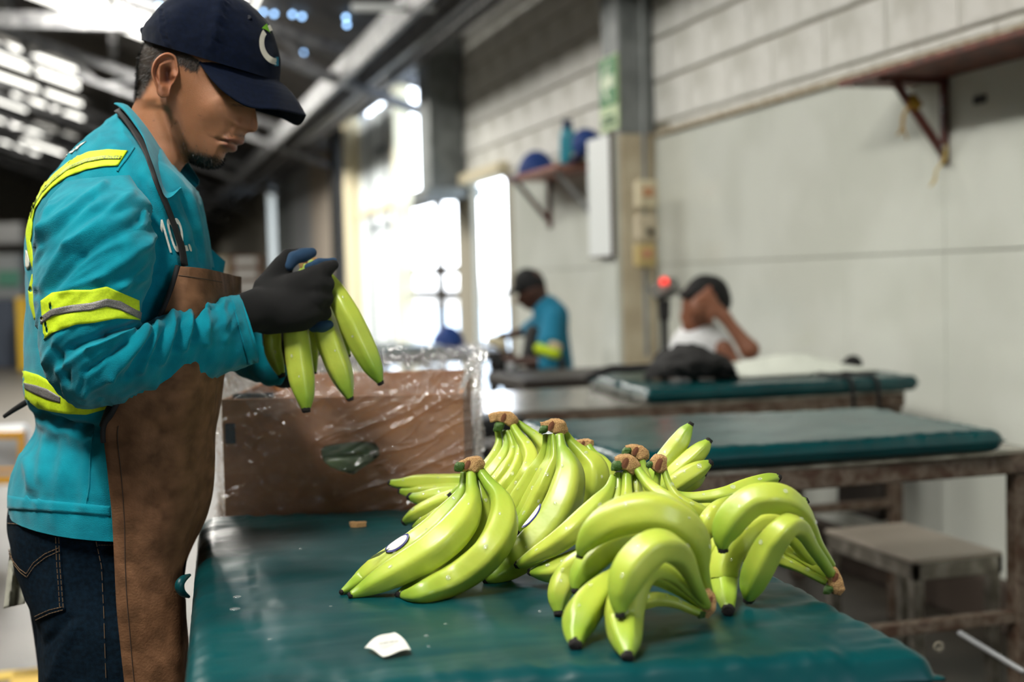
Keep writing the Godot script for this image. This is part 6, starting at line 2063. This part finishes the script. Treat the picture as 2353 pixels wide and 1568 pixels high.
	s.disp = func(u, v, p, n):
		var k := sm(0.42, 0.56, u)
		return folds(sf2, p, n) * 0.9 + noise.get_noise_3d(p.x * 14, p.y * 14, p.z * 14) * 0.002 + sm(0.02, 0.12, u) * sm(1.0, 0.9, u) * (cloth(p, 0.78, 0.62, 2.6, 17.0) * 0.0105 * (1.0 - k) + cloth(p, 0.42, 0.9, 4.0, 22.0) * 0.009 * k)
	var slv := put("sleeve", loft_geo(s, 150, 110, false, false), M.shirt, shirt)
	put("lime_band", sewn(s, [97, 692, 123, 673, 168, 667, 210, 667, 245, 659, 267, 669, 315, 690], [104, 779, 123, 765, 175, 747, 217, 743, 267, 733, 295, 734, 317, 736], 56, 12, 0.0024), M.hivis, slv)
	put("grey_band", sewn(s, [97, 730, 123, 711, 168, 702, 210, 697, 245, 687, 274, 692, 318, 718], [99, 746, 123, 728, 168, 719, 210, 715, 245, 706, 274, 713, 316, 734], 56, 4, 0.0034), M.reflect, slv)
	put("cuff", sewn(s, [530, 686, 540, 730, 553, 780, 570, 836], [550, 681, 562, 728, 577, 778, 592, 831], 26, 5, 0.0022), M.shirt, slv)
	var in_ := Loft.new()
	in_.host = self
	for r in [[593, 832, 549, 680, 1.895, 0.0565], [585, 828, 546, 684, 1.897, 0.053], [570, 820, 540, 690, 1.9, 0.05]]:
		ringpx(in_, [r[0], r[1]], [r[2], r[3]], r[4], r[5])
	put("cuff_lining", loft_geo(in_, 4, 60, false, false), M.shirt, slv)
	var f := Loft.new()
	f.host = self
	for r in [[330, 420, 420, 420, 2.15, 0.05], [340, 560, 450, 520, 2.16, 0.07], [370, 700, 470, 640, 2.16, 0.07], [440, 800, 540, 700, 2.14, 0.062], [540, 855, 600, 765, 2.11, 0.055], [606, 884, 645, 800, 2.085, 0.048], [640, 884, 668, 812, 2.075, 0.045]]:
		ringpx(f, [r[0], r[1]], [r[2], r[3]], r[4], r[5])
	f.disp = func(u, v, p, n): return noise.get_noise_3d(p.x * 20, p.y * 20, p.z * 20) * 0.006
	put("sleeve", loft_geo(f, 60, 50), M.shirt, shirt)
	# apron neck strap over the collar and chest
	put("neck_strap", sewn(l, [268, 268, 290, 300, 312, 338, 330, 372, 349, 420, 370, 470, 388, 520, 402, 570, 409, 612], [283, 258, 306, 296, 324, 334, 340, 368, 357, 416, 377, 466, 396, 516, 411, 566, 418, 610], 60, 3, 0.009), M.strap, mw)

func man_apron():
	var rows := [[410, 612, 1.79, 482, 622, 1.86, 552, 636, 2.06], [392, 672, 1.775, 484, 690, 1.84, 550, 690, 2.07], [356, 760, 1.76, 488, 780, 1.82, 530, 760, 2.1], [306, 860, 1.75, 486, 870, 1.815, 505, 850, 2.12], [262, 945, 1.75, 472, 950, 1.815, 490, 930, 2.13], [239, 988, 1.76, 462, 1000, 1.82, 478, 990, 2.13], [247, 1085, 1.77, 466, 1090, 1.83, 474, 1080, 2.13], [257, 1185, 1.785, 452, 1185, 1.84, 455, 1180, 2.13], [263, 1300, 1.785, 420, 1300, 1.86, 400, 1290, 2.13], [268, 1400, 1.785, 424, 1400, 1.86, 390, 1390, 2.13], [278, 1500, 1.785, 428, 1500, 1.86, 390, 1490, 2.13], [290, 1620, 1.785, 430, 1620, 1.87, 390, 1600, 2.13], [300, 1800, 1.785, 430, 1800, 1.88, 390, 1780, 2.13]]
	var A := []
	var B := []
	var C := []
	for r in rows:
		A.append(pt(r[0], r[1], r[2])); B.append(pt(r[3], r[4], r[5])); C.append(pt(r[6], r[7], r[8]))
	var g := Geo.new()
	var nu := 110
	var nv := 60
	for a in nu + 1:
		var u := float(a) / nu
		var p0: Vector3 = along(A, u)
		var p1: Vector3 = along(B, u)
		var p2: Vector3 = along(C, u)
		var pc := p1 * 2.0 - (p0 + p2) * 0.5
		for b in nv + 1:
			var v := float(b) / nv
			var p := p0 * (1 - v) * (1 - v) + pc * 2 * v * (1 - v) + p2 * v * v
			var h := noise.get_noise_3d(p.x * 5, p.y * 3, p.z * 5) * 0.012 * sm(0.0, 0.15, v) + sin(v * 16.0 + u * 3.0) * 0.003 * sm(0.35, 0.8, u) * sm(0, 0.2, v)
			g.add(p - CF * h + CR * h, Color.WHITE, Vector2(v, u))
	g.grid(nu + 1, nv + 1, 0)
	var edge := []
	for a in nu + 1: edge.append(g.v[a * (nv + 1)])
	var inner := []
	for a in nu + 1: inner.append(g.v[a * (nv + 1) + 3])
	var top := []
	for b in nv + 1: top.append(g.v[4 * (nv + 1) + b] - CF * 0.0008)
	rim(g, nu + 1, nv + 1, 0.0018)
	var ap := put("apron", g, M.leather, mw)
	g = Geo.new()
	var sl := []
	for a in range(44, nu + 1): sl.append((inner[a] as Vector3) - CF * 0.0006)
	tube(g, sl, [0.0006], 5)
	tube(g, top.slice(2, 40), [0.0006], 5)
	put("stitching", g, M.stitch, ap).set_meta("kind", "stuff")
	g = Geo.new()
	var et := []
	var er := []
	for a in range(0, 50):
		et.append((edge[a] as Vector3) - CR * 0.001)
		er.append(0.0038)
	tube(g, et, er, 8)
	put("edge_binding", g, M.strap, ap)
	g = Geo.new()
	tube(g, [pt(272, 918, 1.775), pt(258, 942, 1.772), pt(240, 984, 1.775)], [0.004, 0.009, 0.008], 8, 12, Color.WHITE, 0.5)
	put("waist_tie", g, M.strap, ap)
	g = Geo.new()
	tube(g, [pt(72, 917, 1.95), pt(55, 928, 1.96), pt(34, 941, 1.97), pt(9, 958, 1.98)], [0.004, 0.0045, 0.004, 0.003], 8, 14, Color.WHITE, 0.6)
	put("tie_end", g, M.strap, ap)

func man_jeans():
	var l := Loft.new()
	l.host = self
	for r in [[24, 1145, 425, 1160, MD, 0.168], [19, 1200, 432, 1210, MD, 0.168], [27, 1262, 430, 1265, MD, 0.166], [45, 1330, 424, 1330, 1.955, 0.155], [68, 1398, 416, 1395, 1.93, 0.14], [85, 1450, 410, 1450, 1.91, 0.122], [88, 1568, 402, 1568, 1.895, 0.108], [90, 1750, 385, 1750, 1.89, 0.10], [110, 2050, 350, 2050, 1.89, 0.09], [120, 2350, 330, 2350, 1.89, 0.085], [116, 2590, 330, 2590, 1.89, 0.085]]:
		ringpx(l, [r[0], r[1]], [r[2], r[3]], r[4], r[5], 0.92)
	l.disp = func(u, v, p, n): return noise.get_noise_3d(p.x * 12, p.y * 7, p.z * 12) * 0.005 + folds([[160, 1420, 110, 1480, 9, -0.004], [170, 1440, 120, 1560, 12, 0.004], [240, 1190, 252, 1568, 5, 0.0022]], p, n)
	var j := put("jeans", loft_geo(l, 110, 90, false, true), M.denim, mw)
	var f := Loft.new()
	f.host = self
	for r in [[50, 1300, 400, 1300, 2.03, 0.11], [90, 1568, 395, 1568, 2.07, 0.10], [120, 2050, 350, 2050, 2.08, 0.088], [130, 2560, 330, 2560, 2.08, 0.08]]:
		ringpx(f, [r[0], r[1]], [r[2], r[3]], r[4], r[5])
	put("trouser_leg", loft_geo(f, 30, 40, true, true), M.denim, j)
	put("back_pocket", sewn(l, [24, 1184, 25, 1230, 40, 1310, 60, 1375, 86, 1428], [138, 1188, 141, 1230, 144, 1300, 148, 1350, 153, 1402], 30, 14, 0.0028), M.denim, j)
	var g := Geo.new()
	for e in [[136, 1190, 139, 1230, 142, 1300, 146, 1350, 150, 1400], [129, 1190, 132, 1230, 135, 1300, 139, 1350, 142, 1398], [88, 1424, 120, 1410, 150, 1402], [86, 1416, 118, 1402, 148, 1395], [24, 1203, 60, 1206, 100, 1206, 138, 1204], [26, 1262, 36, 1288, 50, 1306, 66, 1318], [27, 1270, 38, 1296, 52, 1314, 66, 1325], [66, 1318, 82, 1293, 108, 1272, 140, 1258], [67, 1326, 84, 1301, 110, 1280, 140, 1266], [212, 1205, 222, 1240, 235, 1300, 240, 1400, 246, 1568], [228, 1238, 262, 1238], [228, 1252, 264, 1252]]:
		var m: int = e.size() * 6
		var prev := Vector3.ZERO
		for i in m + 1:
			var q := poly_at(e, float(i) / m)
			var w := loft_find(l, q.x, q.y)
			var p := l.at(w.x, w.y, 0.0038)
			if i > 0 and i % 4 != 0: tube(g, [prev, p], [0.0006, 0.0006], 4)
			prev = p
	put("stitching", g, M.thread, j).set_meta("kind", "stuff")
	# boots under the hem, standing on the floor
	for d in [1.89, 2.08]:
		g = Geo.new()
		var h := pt(225, 1230, d)
		var c := Vector3(h.x, 0, h.z)
		nets(g, [[c + Vector3(0, 0.05, 0) - CR * 0.05, c + Vector3(0, 0.16, 0) - CR * 0.02, 0.052, 0.05], [c + Vector3(0, 0.048, 0), c + Vector3(0, 0.04, 0) + CR * 0.19, 0.048, 0.036]], 0.012, 0.01)
		for k in g.v.size(): g.v[k].y = maxf(g.v[k].y, 0.0)
		put("boot", g, M.strap, mw)
	g = Geo.new()
	for a in 25:
		for b in 11:
			var u := a / 24.0
			var v := b / 10.0
			var x: float = lerpf(lerpf(26, 42, v), lerpf(8, 56, v), u)
			var y: float = lerpf(1235, lerpf(1399, 1388, v), u)
			g.add(pt(x, y, 2.0 + 0.012 * sin(v * 8.0 + u * 3.0) + noise.get_noise_2d(u * 5, v * 5) * 0.01))
	g.grid(25, 11, 0)
	rim(g, 25, 11, 0.003)
	tag(put("rag", g, M.rag), "pale fluffy rag hanging out of the man's back trouser pocket", "rag")

func gl(x: float, y: float, w: float) -> Vector3:                   # the near hand: towards us by w
	return pt(540.0 + x / 3.825, 550.0 + y / 3.825, 1.945 - w)

func man_glove():
	var s := 1.92 / FOC / 3.825
	var g := Geo.new()
	var q := []
	for c in [[[-150, 735, 0.075], [200, 615, 0.03], 206, 212], [[-150, 735, 0.03], [200, 620, 0.0], 190, 190],
		[[230, 610, 0.02], [480, 560, 0.015], 185, 190], [[330, 470, 0.0], [560, 430, 0.012], 150, 150], [[300, 650, 0.0], [560, 620, 0.01], 222, 225],
		[[290, 430, -0.01], [420, 235, -0.015], 150, 104], [[420, 240, -0.015], [480, 150, -0.02], 92, 70], [[470, 150, -0.02], [590, 138, -0.03], 66, 60], [[590, 138, -0.03], [672, 122, -0.038], 60, 52],
		[[520, 390, 0.02], [690, 320, 0.022], 105, 88], [[690, 320, 0.022], [800, 260, 0.008], 84, 66], [[800, 260, 0.008], [866, 226, -0.004], 64, 54],
		[[560, 430, 0.022], [720, 395, 0.028], 92, 80], [[720, 395, 0.028], [808, 395, 0.006], 78, 66], [[808, 395, 0.006], [760, 410, -0.035], 64, 56],
		[[560, 540, 0.022], [720, 520, 0.028], 90, 80], [[720, 520, 0.028], [800, 522, 0.006], 76, 66], [[800, 522, 0.006], [750, 530, -0.035], 62, 54],
		[[540, 660, 0.016], [690, 640, 0.022], 86, 76], [[690, 640, 0.022], [786, 652, 0.002], 72, 62], [[786, 652, 0.002], [740, 680, -0.03], 60, 52]]:
		q.append([gl(c[0][0], c[0][1], c[0][2] * 0.7), gl(c[1][0], c[1][1], c[1][2] * 0.7), c[2] * s * 0.86, c[3] * s * 0.86])
	nets(g, q, 0.0026, 0.0032)
	var gv := put("glove", g, M.glove, mw)
	g = Geo.new()
	q = []
	for c in [[[478, 235, 0.0], [520, 165, -0.004], 44, 48], [[520, 165, -0.004], [600, 140, -0.014], 50, 54], [[600, 140, -0.014], [676, 118, -0.022], 54, 46]]:
		q.append([gl(c[0][0], c[0][1], c[0][2]), gl(c[1][0], c[1][1], c[1][2]), c[2] * s, c[3] * s])
	nets(g, q, 0.0026, 0.003)
	put("thumb_coating", g, M.glove_blue, gv)
	g = Geo.new()
	q = []
	for c in [[[640, 245, -0.004], [740, 212, -0.006], 34, 36], [[740, 212, -0.006], [868, 190, -0.014], 36, 32]]:
		q.append([gl(c[0][0], c[0][1], c[0][2]), gl(c[1][0], c[1][1], c[1][2]), c[2] * s, c[3] * s])
	nets(g, q, 0.0026, 0.003)
	put("finger_coating", g, M.glove_blue, gv)
	g = Geo.new()
	q = []
	for c in [[[690, 775, -0.012], [770, 762, -0.004], 46, 48], [[770, 762, -0.004], [830, 752, -0.004], 48, 38]]:
		q.append([gl(c[0][0], c[0][1], c[0][2]), gl(c[1][0], c[1][1], c[1][2]), c[2] * s, c[3] * s])
	nets(g, q, 0.0026, 0.003)
	put("finger_coating", g, M.glove_blue, gv)
	# the far hand, behind the fruit
	g = Geo.new()
	q = []
	var c0 := pt(655, 845, 2.075)
	var c1 := pt(700, 760, 2.065)
	q.append([c0, c1, 0.033, 0.042])
	for i in 4:
		var a := c1 + CR * (0.028 - 0.018 * i) + CU * (0.01 * i)
		q.append([a, a + CU * 0.045 - CF * 0.004, 0.0105, 0.0095])
		q.append([a + CU * 0.045 - CF * 0.004, a + CU * 0.06 - CF * 0.03, 0.0095, 0.0085])
	q.append([c0 + CU * 0.03 - CR * 0.02, c1 - CR * 0.055 - CF * 0.01, 0.014, 0.011])
	nets(g, q, 0.004, 0.005)
	put("glove", g, M.glove, mw)

func colleagues():
	# the man in blue working at the bench, seen small and from his left
	var D := 7.3
	var P := func(x, y, w): return pt(1080.0 + x / 4.357, 600.0 + y / 4.357, D - w)
	var s := D / FOC / 4.357
	var base: Vector3 = P.call(850, 900, 0)
	var t := thing("person", "distant man in dark cap, teal shirt and dark apron bent over a bench", "person", Vector3(base.x, 0, base.z))
	var g := Geo.new()
	var q := []
	for c in [[620, 200, 0, 640, 300, 0, 120, 125], [600, 300, 0, 590, 420, 0, 112, 70], [480, 400, 0, 520, 380, 0, 30, 40], [680, 380, 0, 780, 480, 0, 75, 85], [800, 520, 0, 850, 1000, 0, 150, 160], [840, 560, 0.17, 790, 1010, 0.22, 75, 58], [790, 1020, 0.22, 420, 1000, 0.16, 55, 42], [420, 1000, 0.16, 300, 985, 0.14, 42, 50], [700, 600, -0.16, 560, 700, -0.2, 60, 50], [560, 700, -0.2, 320, 760, -0.16, 46, 36], [320, 760, -0.16, 230, 800, -0.12, 40, 40],
		[860, 1050, 0.08, 520, 1180, 0.12, 90, 80], [860, 1050, -0.08, 520, 1180, -0.1, 90, 80]]:
		q.append([P.call(c[0], c[1], c[2]), P.call(c[3], c[4], c[5]), c[6] * s, c[7] * s])
	for i in 5: q.append([P.call(290, 975, 0.14 - 0.02 * i), P.call(225 - 6 * i, 1000 + 12 * i, 0.13 - 0.02 * i), 20 * s, 16 * s])
	for sd in [0.1, -0.1]:
		var kn: Vector3 = P.call(520, 1180, sd)
		q.append([kn, Vector3(kn.x, 0.05, kn.z), 0.06, 0.045])
	nets(g, q, 0.014, 0.012)
	put("body", g, mat(Color(0.25, 0.145, 0.10), 0.6), t)
	g = Geo.new()
	q = []
	for c in [[760, 470, 0, 830, 560, 0, 120, 150], [800, 560, 0, 860, 1060, 0, 165, 175], [760, 440, 0, 800, 420, 0, 80, 60], [830, 570, 0.17, 800, 800, 0.22, 105, 110], [800, 800, 0.22, 785, 1040, 0.23, 105, 100], [700, 600, -0.16, 570, 690, -0.19, 80, 74]]:
		q.append([P.call(c[0], c[1], c[2]), P.call(c[3], c[4], c[5]), c[6] * s, c[7] * s])
	nets(g, q, 0.014, 0.014)
	put("shirt", g, M.shirt_far, t)
	g = Geo.new()
	q = [[P.call(735, 900, 0.225), P.call(880, 950, 0.23), 98 * s, 98 * s]]
	for c in [[700, 880, 0.25, 860, 930, 0.30, 60, 52]]:
		q.append([P.call(c[0], c[1], c[2]), P.call(c[3], c[4], c[5]), c[6] * s, c[7] * s])
	nets(g, q.slice(1), 0.012, 0.01)
	put("lime_band", g, M.hivis, t)
	g = Geo.new()
	nets(g, [[P.call(830, 850, 0.29), P.call(880, 870, 0.29), 50 * s, 48 * s]], 0.012, 0.01)
	put("pale_patch", g, mat(Color(0.72, 0.66, 0.52), 0.8), t)
	g = Geo.new()
	nets(g, [[P.call(640, 720, 0.10), P.call(600, 960, 0.14), 70 * s, 85 * s], [P.call(640, 720, -0.05), P.call(600, 960, -0.05), 90 * s, 90 * s], [P.call(900, 1060, 0.12), P.call(480, 1200, 0.16), 60 * s, 75 * s]], 0.014, 0.014)
	put("apron", g, mat(Color(0.07, 0.075, 0.08), 0.8), t)
	g = Geo.new()
	nets(g, [[P.call(570, 205, 0), P.call(580, 215, 0), 136 * s, 136 * s], [P.call(600, 250, 0), P.call(640, 250, 0), 110 * s, 118 * s], [P.call(450, 300, 0.06), P.call(360, 332, 0.04), 22 * s, 14 * s], [P.call(450, 290, -0.06), P.call(360, 328, -0.04), 22 * s, 14 * s], [P.call(460, 290, 0), P.call(345, 330, 0), 24 * s, 16 * s]], 0.01, 0.012)
	put("cap", g, mat(Color(0.045, 0.05, 0.06), 0.85), t)
	g = Geo.new()
	nets(g, [[P.call(240, 960, 0.15), P.call(310, 1040, 0.16), 60 * s, 70 * s], [P.call(310, 1090, 0.12), P.call(460, 1110, 0.14), 55 * s, 55 * s]], 0.012, 0.012)
	put("glove", g, M.strap, t)
	g = Geo.new()
	nets(g, [[P.call(230, 800, -0.1), P.call(320, 840, -0.1), 55 * s, 60 * s], [P.call(200, 790, -0.1), P.call(180, 850, -0.1), 26 * s, 18 * s], [P.call(330, 850, -0.1), P.call(360, 910, -0.1), 26 * s, 18 * s]], 0.012, 0.01)
	put("glove", g, M.cream, t)
	g = Geo.new()
	tube(g, [P.call(415, 1020, 0.22), P.call(415, 1130, 0.22)], [50 * s, 50 * s], 16)
	put("wristwatch", g, M.zinc, t)
	var st := thing("work_stool", "dark stool under the distant man in blue", "stool", Vector3(base.x, 0, base.z))
	g = Geo.new()
	box(g, Vector3(base.x, 0.44, base.z), Vector3(0.34, 0.04, 0.34), 0.01)
	put("seat", g, M.dark_steel, st)
	for x in [-0.14, 0.14]:
		for z in [-0.14, 0.14]:
			g = Geo.new()
			box(g, Vector3(base.x + x, 0.21, base.z + z), Vector3(0.03, 0.42, 0.03), 0.003)
			put("leg", g, M.dark_steel, st)
	# the man resting his head on his hand at the wall table
	D = 5.7
	var R := func(x, y, w): return pt(1500.0 + x / 3.92, 500.0 + y / 3.92, 5.7 - w)
	s = D / FOC / 3.92
	base = R.call(400, 1300, -0.1)
	t = thing("person", "man in black cap and white shirt resting his head on his hand", "person", Vector3(base.x, 0, base.z))
	g = Geo.new()
	q = []
	for c in [[490, 700, 0, 430, 760, 0, 165, 150], [400, 780, 0, 360, 940, 0, 130, 90], [330, 1000, 0, 350, 1010, 0, 50, 60], [255, 900, 0, 290, 880, 0, 16, 30], [460, 900, -0.03, 470, 1120, -0.03, 85, 95], [470, 1250, -0.05, 440, 1500, -0.05, 220, 220], [640, 1180, 0.05, 800, 1420, 0.08, 80, 64], [880, 1190, 0.14, 870, 1200, 0.14, 72, 72], [870, 1190, 0.14, 640, 890, 0.12, 76, 50], [640, 890, 0.12, 520, 790, 0.10, 50, 62], [520, 790, 0.10, 470, 770, 0.10, 62, 66], [250, 1180, -0.1, 140, 1420, -0.05, 76, 60]]:
		q.append([R.call(c[0], c[1], c[2]), R.call(c[3], c[4], c[5]), c[6] * s, c[7] * s])
	for i in 4:
		q.append([R.call(480 - 8 * i, 740 + 26 * i, 0.12 - 0.006 * i), R.call(400 - 4 * i, 760 + 34 * i, 0.13), 24 * s, 22 * s])
		q.append([R.call(400 - 4 * i, 760 + 34 * i, 0.13), R.call(400 + 4 * i, 820 + 26 * i, 0.12), 22 * s, 18 * s])
	q.append([R.call(540, 840, 0.13), R.call(500, 930, 0.13), 26 * s, 20 * s])
	for sd in [0.1, -0.12]:
		var kn: Vector3 = R.call(300, 1560, sd + 0.25)
		kn.y = 0.52
		var hp_ := Vector3(base.x + sd, 0.55, base.z)
		q.append([hp_, kn, 0.085, 0.065])
		q.append([kn, Vector3(kn.x, 0.05, kn.z), 0.06, 0.045])
	nets(g, q, 0.011, 0.010)
	put("body", g, mat(Color(0.50, 0.315, 0.225), 0.55), t)
	g = Geo.new()
	q = []
	for c in [[300, 1180, -0.06, 620, 1190, -0.06, 110, 110], [420, 1180, -0.05, 440, 1560, -0.05, 250, 240], [620, 1190, 0.0, 700, 1290, 0.05, 110, 96], [540, 1000, -0.05, 580, 1120, -0.05, 60, 90], [270, 1190, -0.1, 200, 1330, -0.06, 100, 90]]:
		q.append([R.call(c[0], c[1], c[2]), R.call(c[3], c[4], c[5]), c[6] * s, c[7] * s])
	nets(g, q, 0.013, 0.014)
	put("shirt", g, mat(Color(0.84, 0.85, 0.86), 0.85), t)
	g = Geo.new()
	q = []
	for c in [[470, 690, -0.01, 505, 700, -0.01, 178, 185], [560, 740, -0.01, 600, 770, -0.01, 122, 100], [330, 705, 0.05, 270, 700, 0.04, 38, 22], [330, 700, -0.06, 270, 695, -0.05, 38, 22], [330, 695, 0, 255, 695, 0, 40, 24]]:
		q.append([R.call(c[0], c[1], c[2]), R.call(c[3], c[4], c[5]), c[6] * s, c[7] * s])
	nets(g, q, 0.010, 0.012)
	put("cap", g, mat(Color(0.02, 0.02, 0.02), 0.85), t)
	st = thing("work_stool", "hidden stool under the man in the white shirt", "stool", Vector3(base.x, 0, base.z))
	g = Geo.new()
	box(g, Vector3(base.x, 0.42, base.z), Vector3(0.36, 0.04, 0.36), 0.01)
	put("seat", g, M.dark_steel, st)
	for x in [-0.15, 0.15]:
		for z in [-0.15, 0.15]:
			g = Geo.new()
			box(g, Vector3(base.x + x, 0.2, base.z + z), Vector3(0.03, 0.4, 0.03), 0.003)
			put("leg", g, M.dark_steel, st)

func on_mat(x: float, y: float, h := 0.888) -> Vector3:
	var r := pt(x, y, 1.0) - EYE
	return EYE + r * ((h - EYE.y) / r.y)

func small_things():
	var g := Geo.new()
	# scrap of cut banana crown on the pad
	var c := on_mat(822, 1210)
	var ol := PackedVector2Array([Vector2(-0.013, -0.001), Vector2(-0.009, 0.009), Vector2(0.0, 0.0105), Vector2(0.006, 0.008), Vector2(0.014, 0.003), Vector2(0.013, -0.006), Vector2(0.004, -0.007), Vector2(-0.002, -0.003), Vector2(-0.008, -0.006)])
	prism(g, ol, c, CR, Vector3(-CF.x, 0, -CF.z), Vector3(0, 0.007, 0))
	tag(put("banana_scrap", g, M.crown), "small tan scrap of cut stem lying on the pad before the carton", "scrap")
	# torn label
	g = Geo.new()
	var a := on_mat(838, 1494)
	var b := on_mat(944, 1500)
	var d := on_mat(908, 1475)
	for i in 13:
		for j in 7:
			var u := i / 12.0
			var v := j / 6.0
			var lo := a.lerp(on_mat(880, 1510), minf(u * 2, 1)).lerp(b, maxf(0, u * 2 - 1))
			var hi := a.lerp(d, minf(u * 1.7, 1)).lerp(b, maxf(0, u * 1.7 - 1) / 0.7)
			var p := lo.lerp(hi, v)
			p.y += 0.002 + 0.010 * v * sin(u * PI) + 0.002 * sin(u * 9.0)
			g.add(p)
	g.grid(13, 7, 0)
	rim(g, 13, 7, 0.0005)
	var lb := put("torn_label", g, mat(Color(0.80, 0.80, 0.77), 0.6))
	tag(lb, "crumpled torn white paper label on the front of the pad", "label")
	g = Geo.new()
	for i in 3:
		var p := on_mat(880 + i * 14, 1498 - i * 3) + Vector3(0, 0.0085, 0)
		box(g, p, Vector3(0.008, 0.0006, 0.0015), 0.0002)
	put("print_mark", g, mat(Color(0.45, 0.45, 0.45), 0.6), lb)
	# wet spots on the pad
	g = Geo.new()
	for q in [[545, 1372, 11], [540, 1400, 14], [560, 1438, 6], [980, 1462, 6], [1024, 1435, 5], [1240, 1405, 4], [985, 1487, 4], [690, 1262, 5], [1590, 1352, 5], [620, 1470, 6], [760, 1395, 5]]:
		var p := on_mat(q[0], q[1], 0.8865)
		var r: float = q[2] * 1.5 / FOC
		lathe(g, [Vector2(r, -0.001), Vector2(r * 0.9, 0.0006), Vector2(r * 0.5, 0.0011), Vector2(r * 0.1, 0.0013)], 12, p)
	var w := put("water_drops", g, M.drop)
	tag(w, "scattered water drops on the front teal pad", "water drops", "", "stuff")
	# black crate glimpsed behind the carton under the wall table
	var t := thing("black_crate", "black crate with pale mark seen between the carton and the bananas", "crate", Vector3(1.2, 0.5, -3.9))
	g = Geo.new()
	var cc := pt(1135, 1035, 3.82)
	box(g, cc, Vector3(0.16, 0.2, 0.2), 0.015)
	put("body", g, mat(Color(0.02, 0.025, 0.03), 0.5), t)
	g = Geo.new()
	box(g, pt(1122, 1018, 3.63), Vector3(0.05, 0.022, 0.004), 0.001, Basis(Vector3.UP, -0.28))
	put("mark", g, mat(Color(0.5, 0.5, 0.5), 0.6), t)
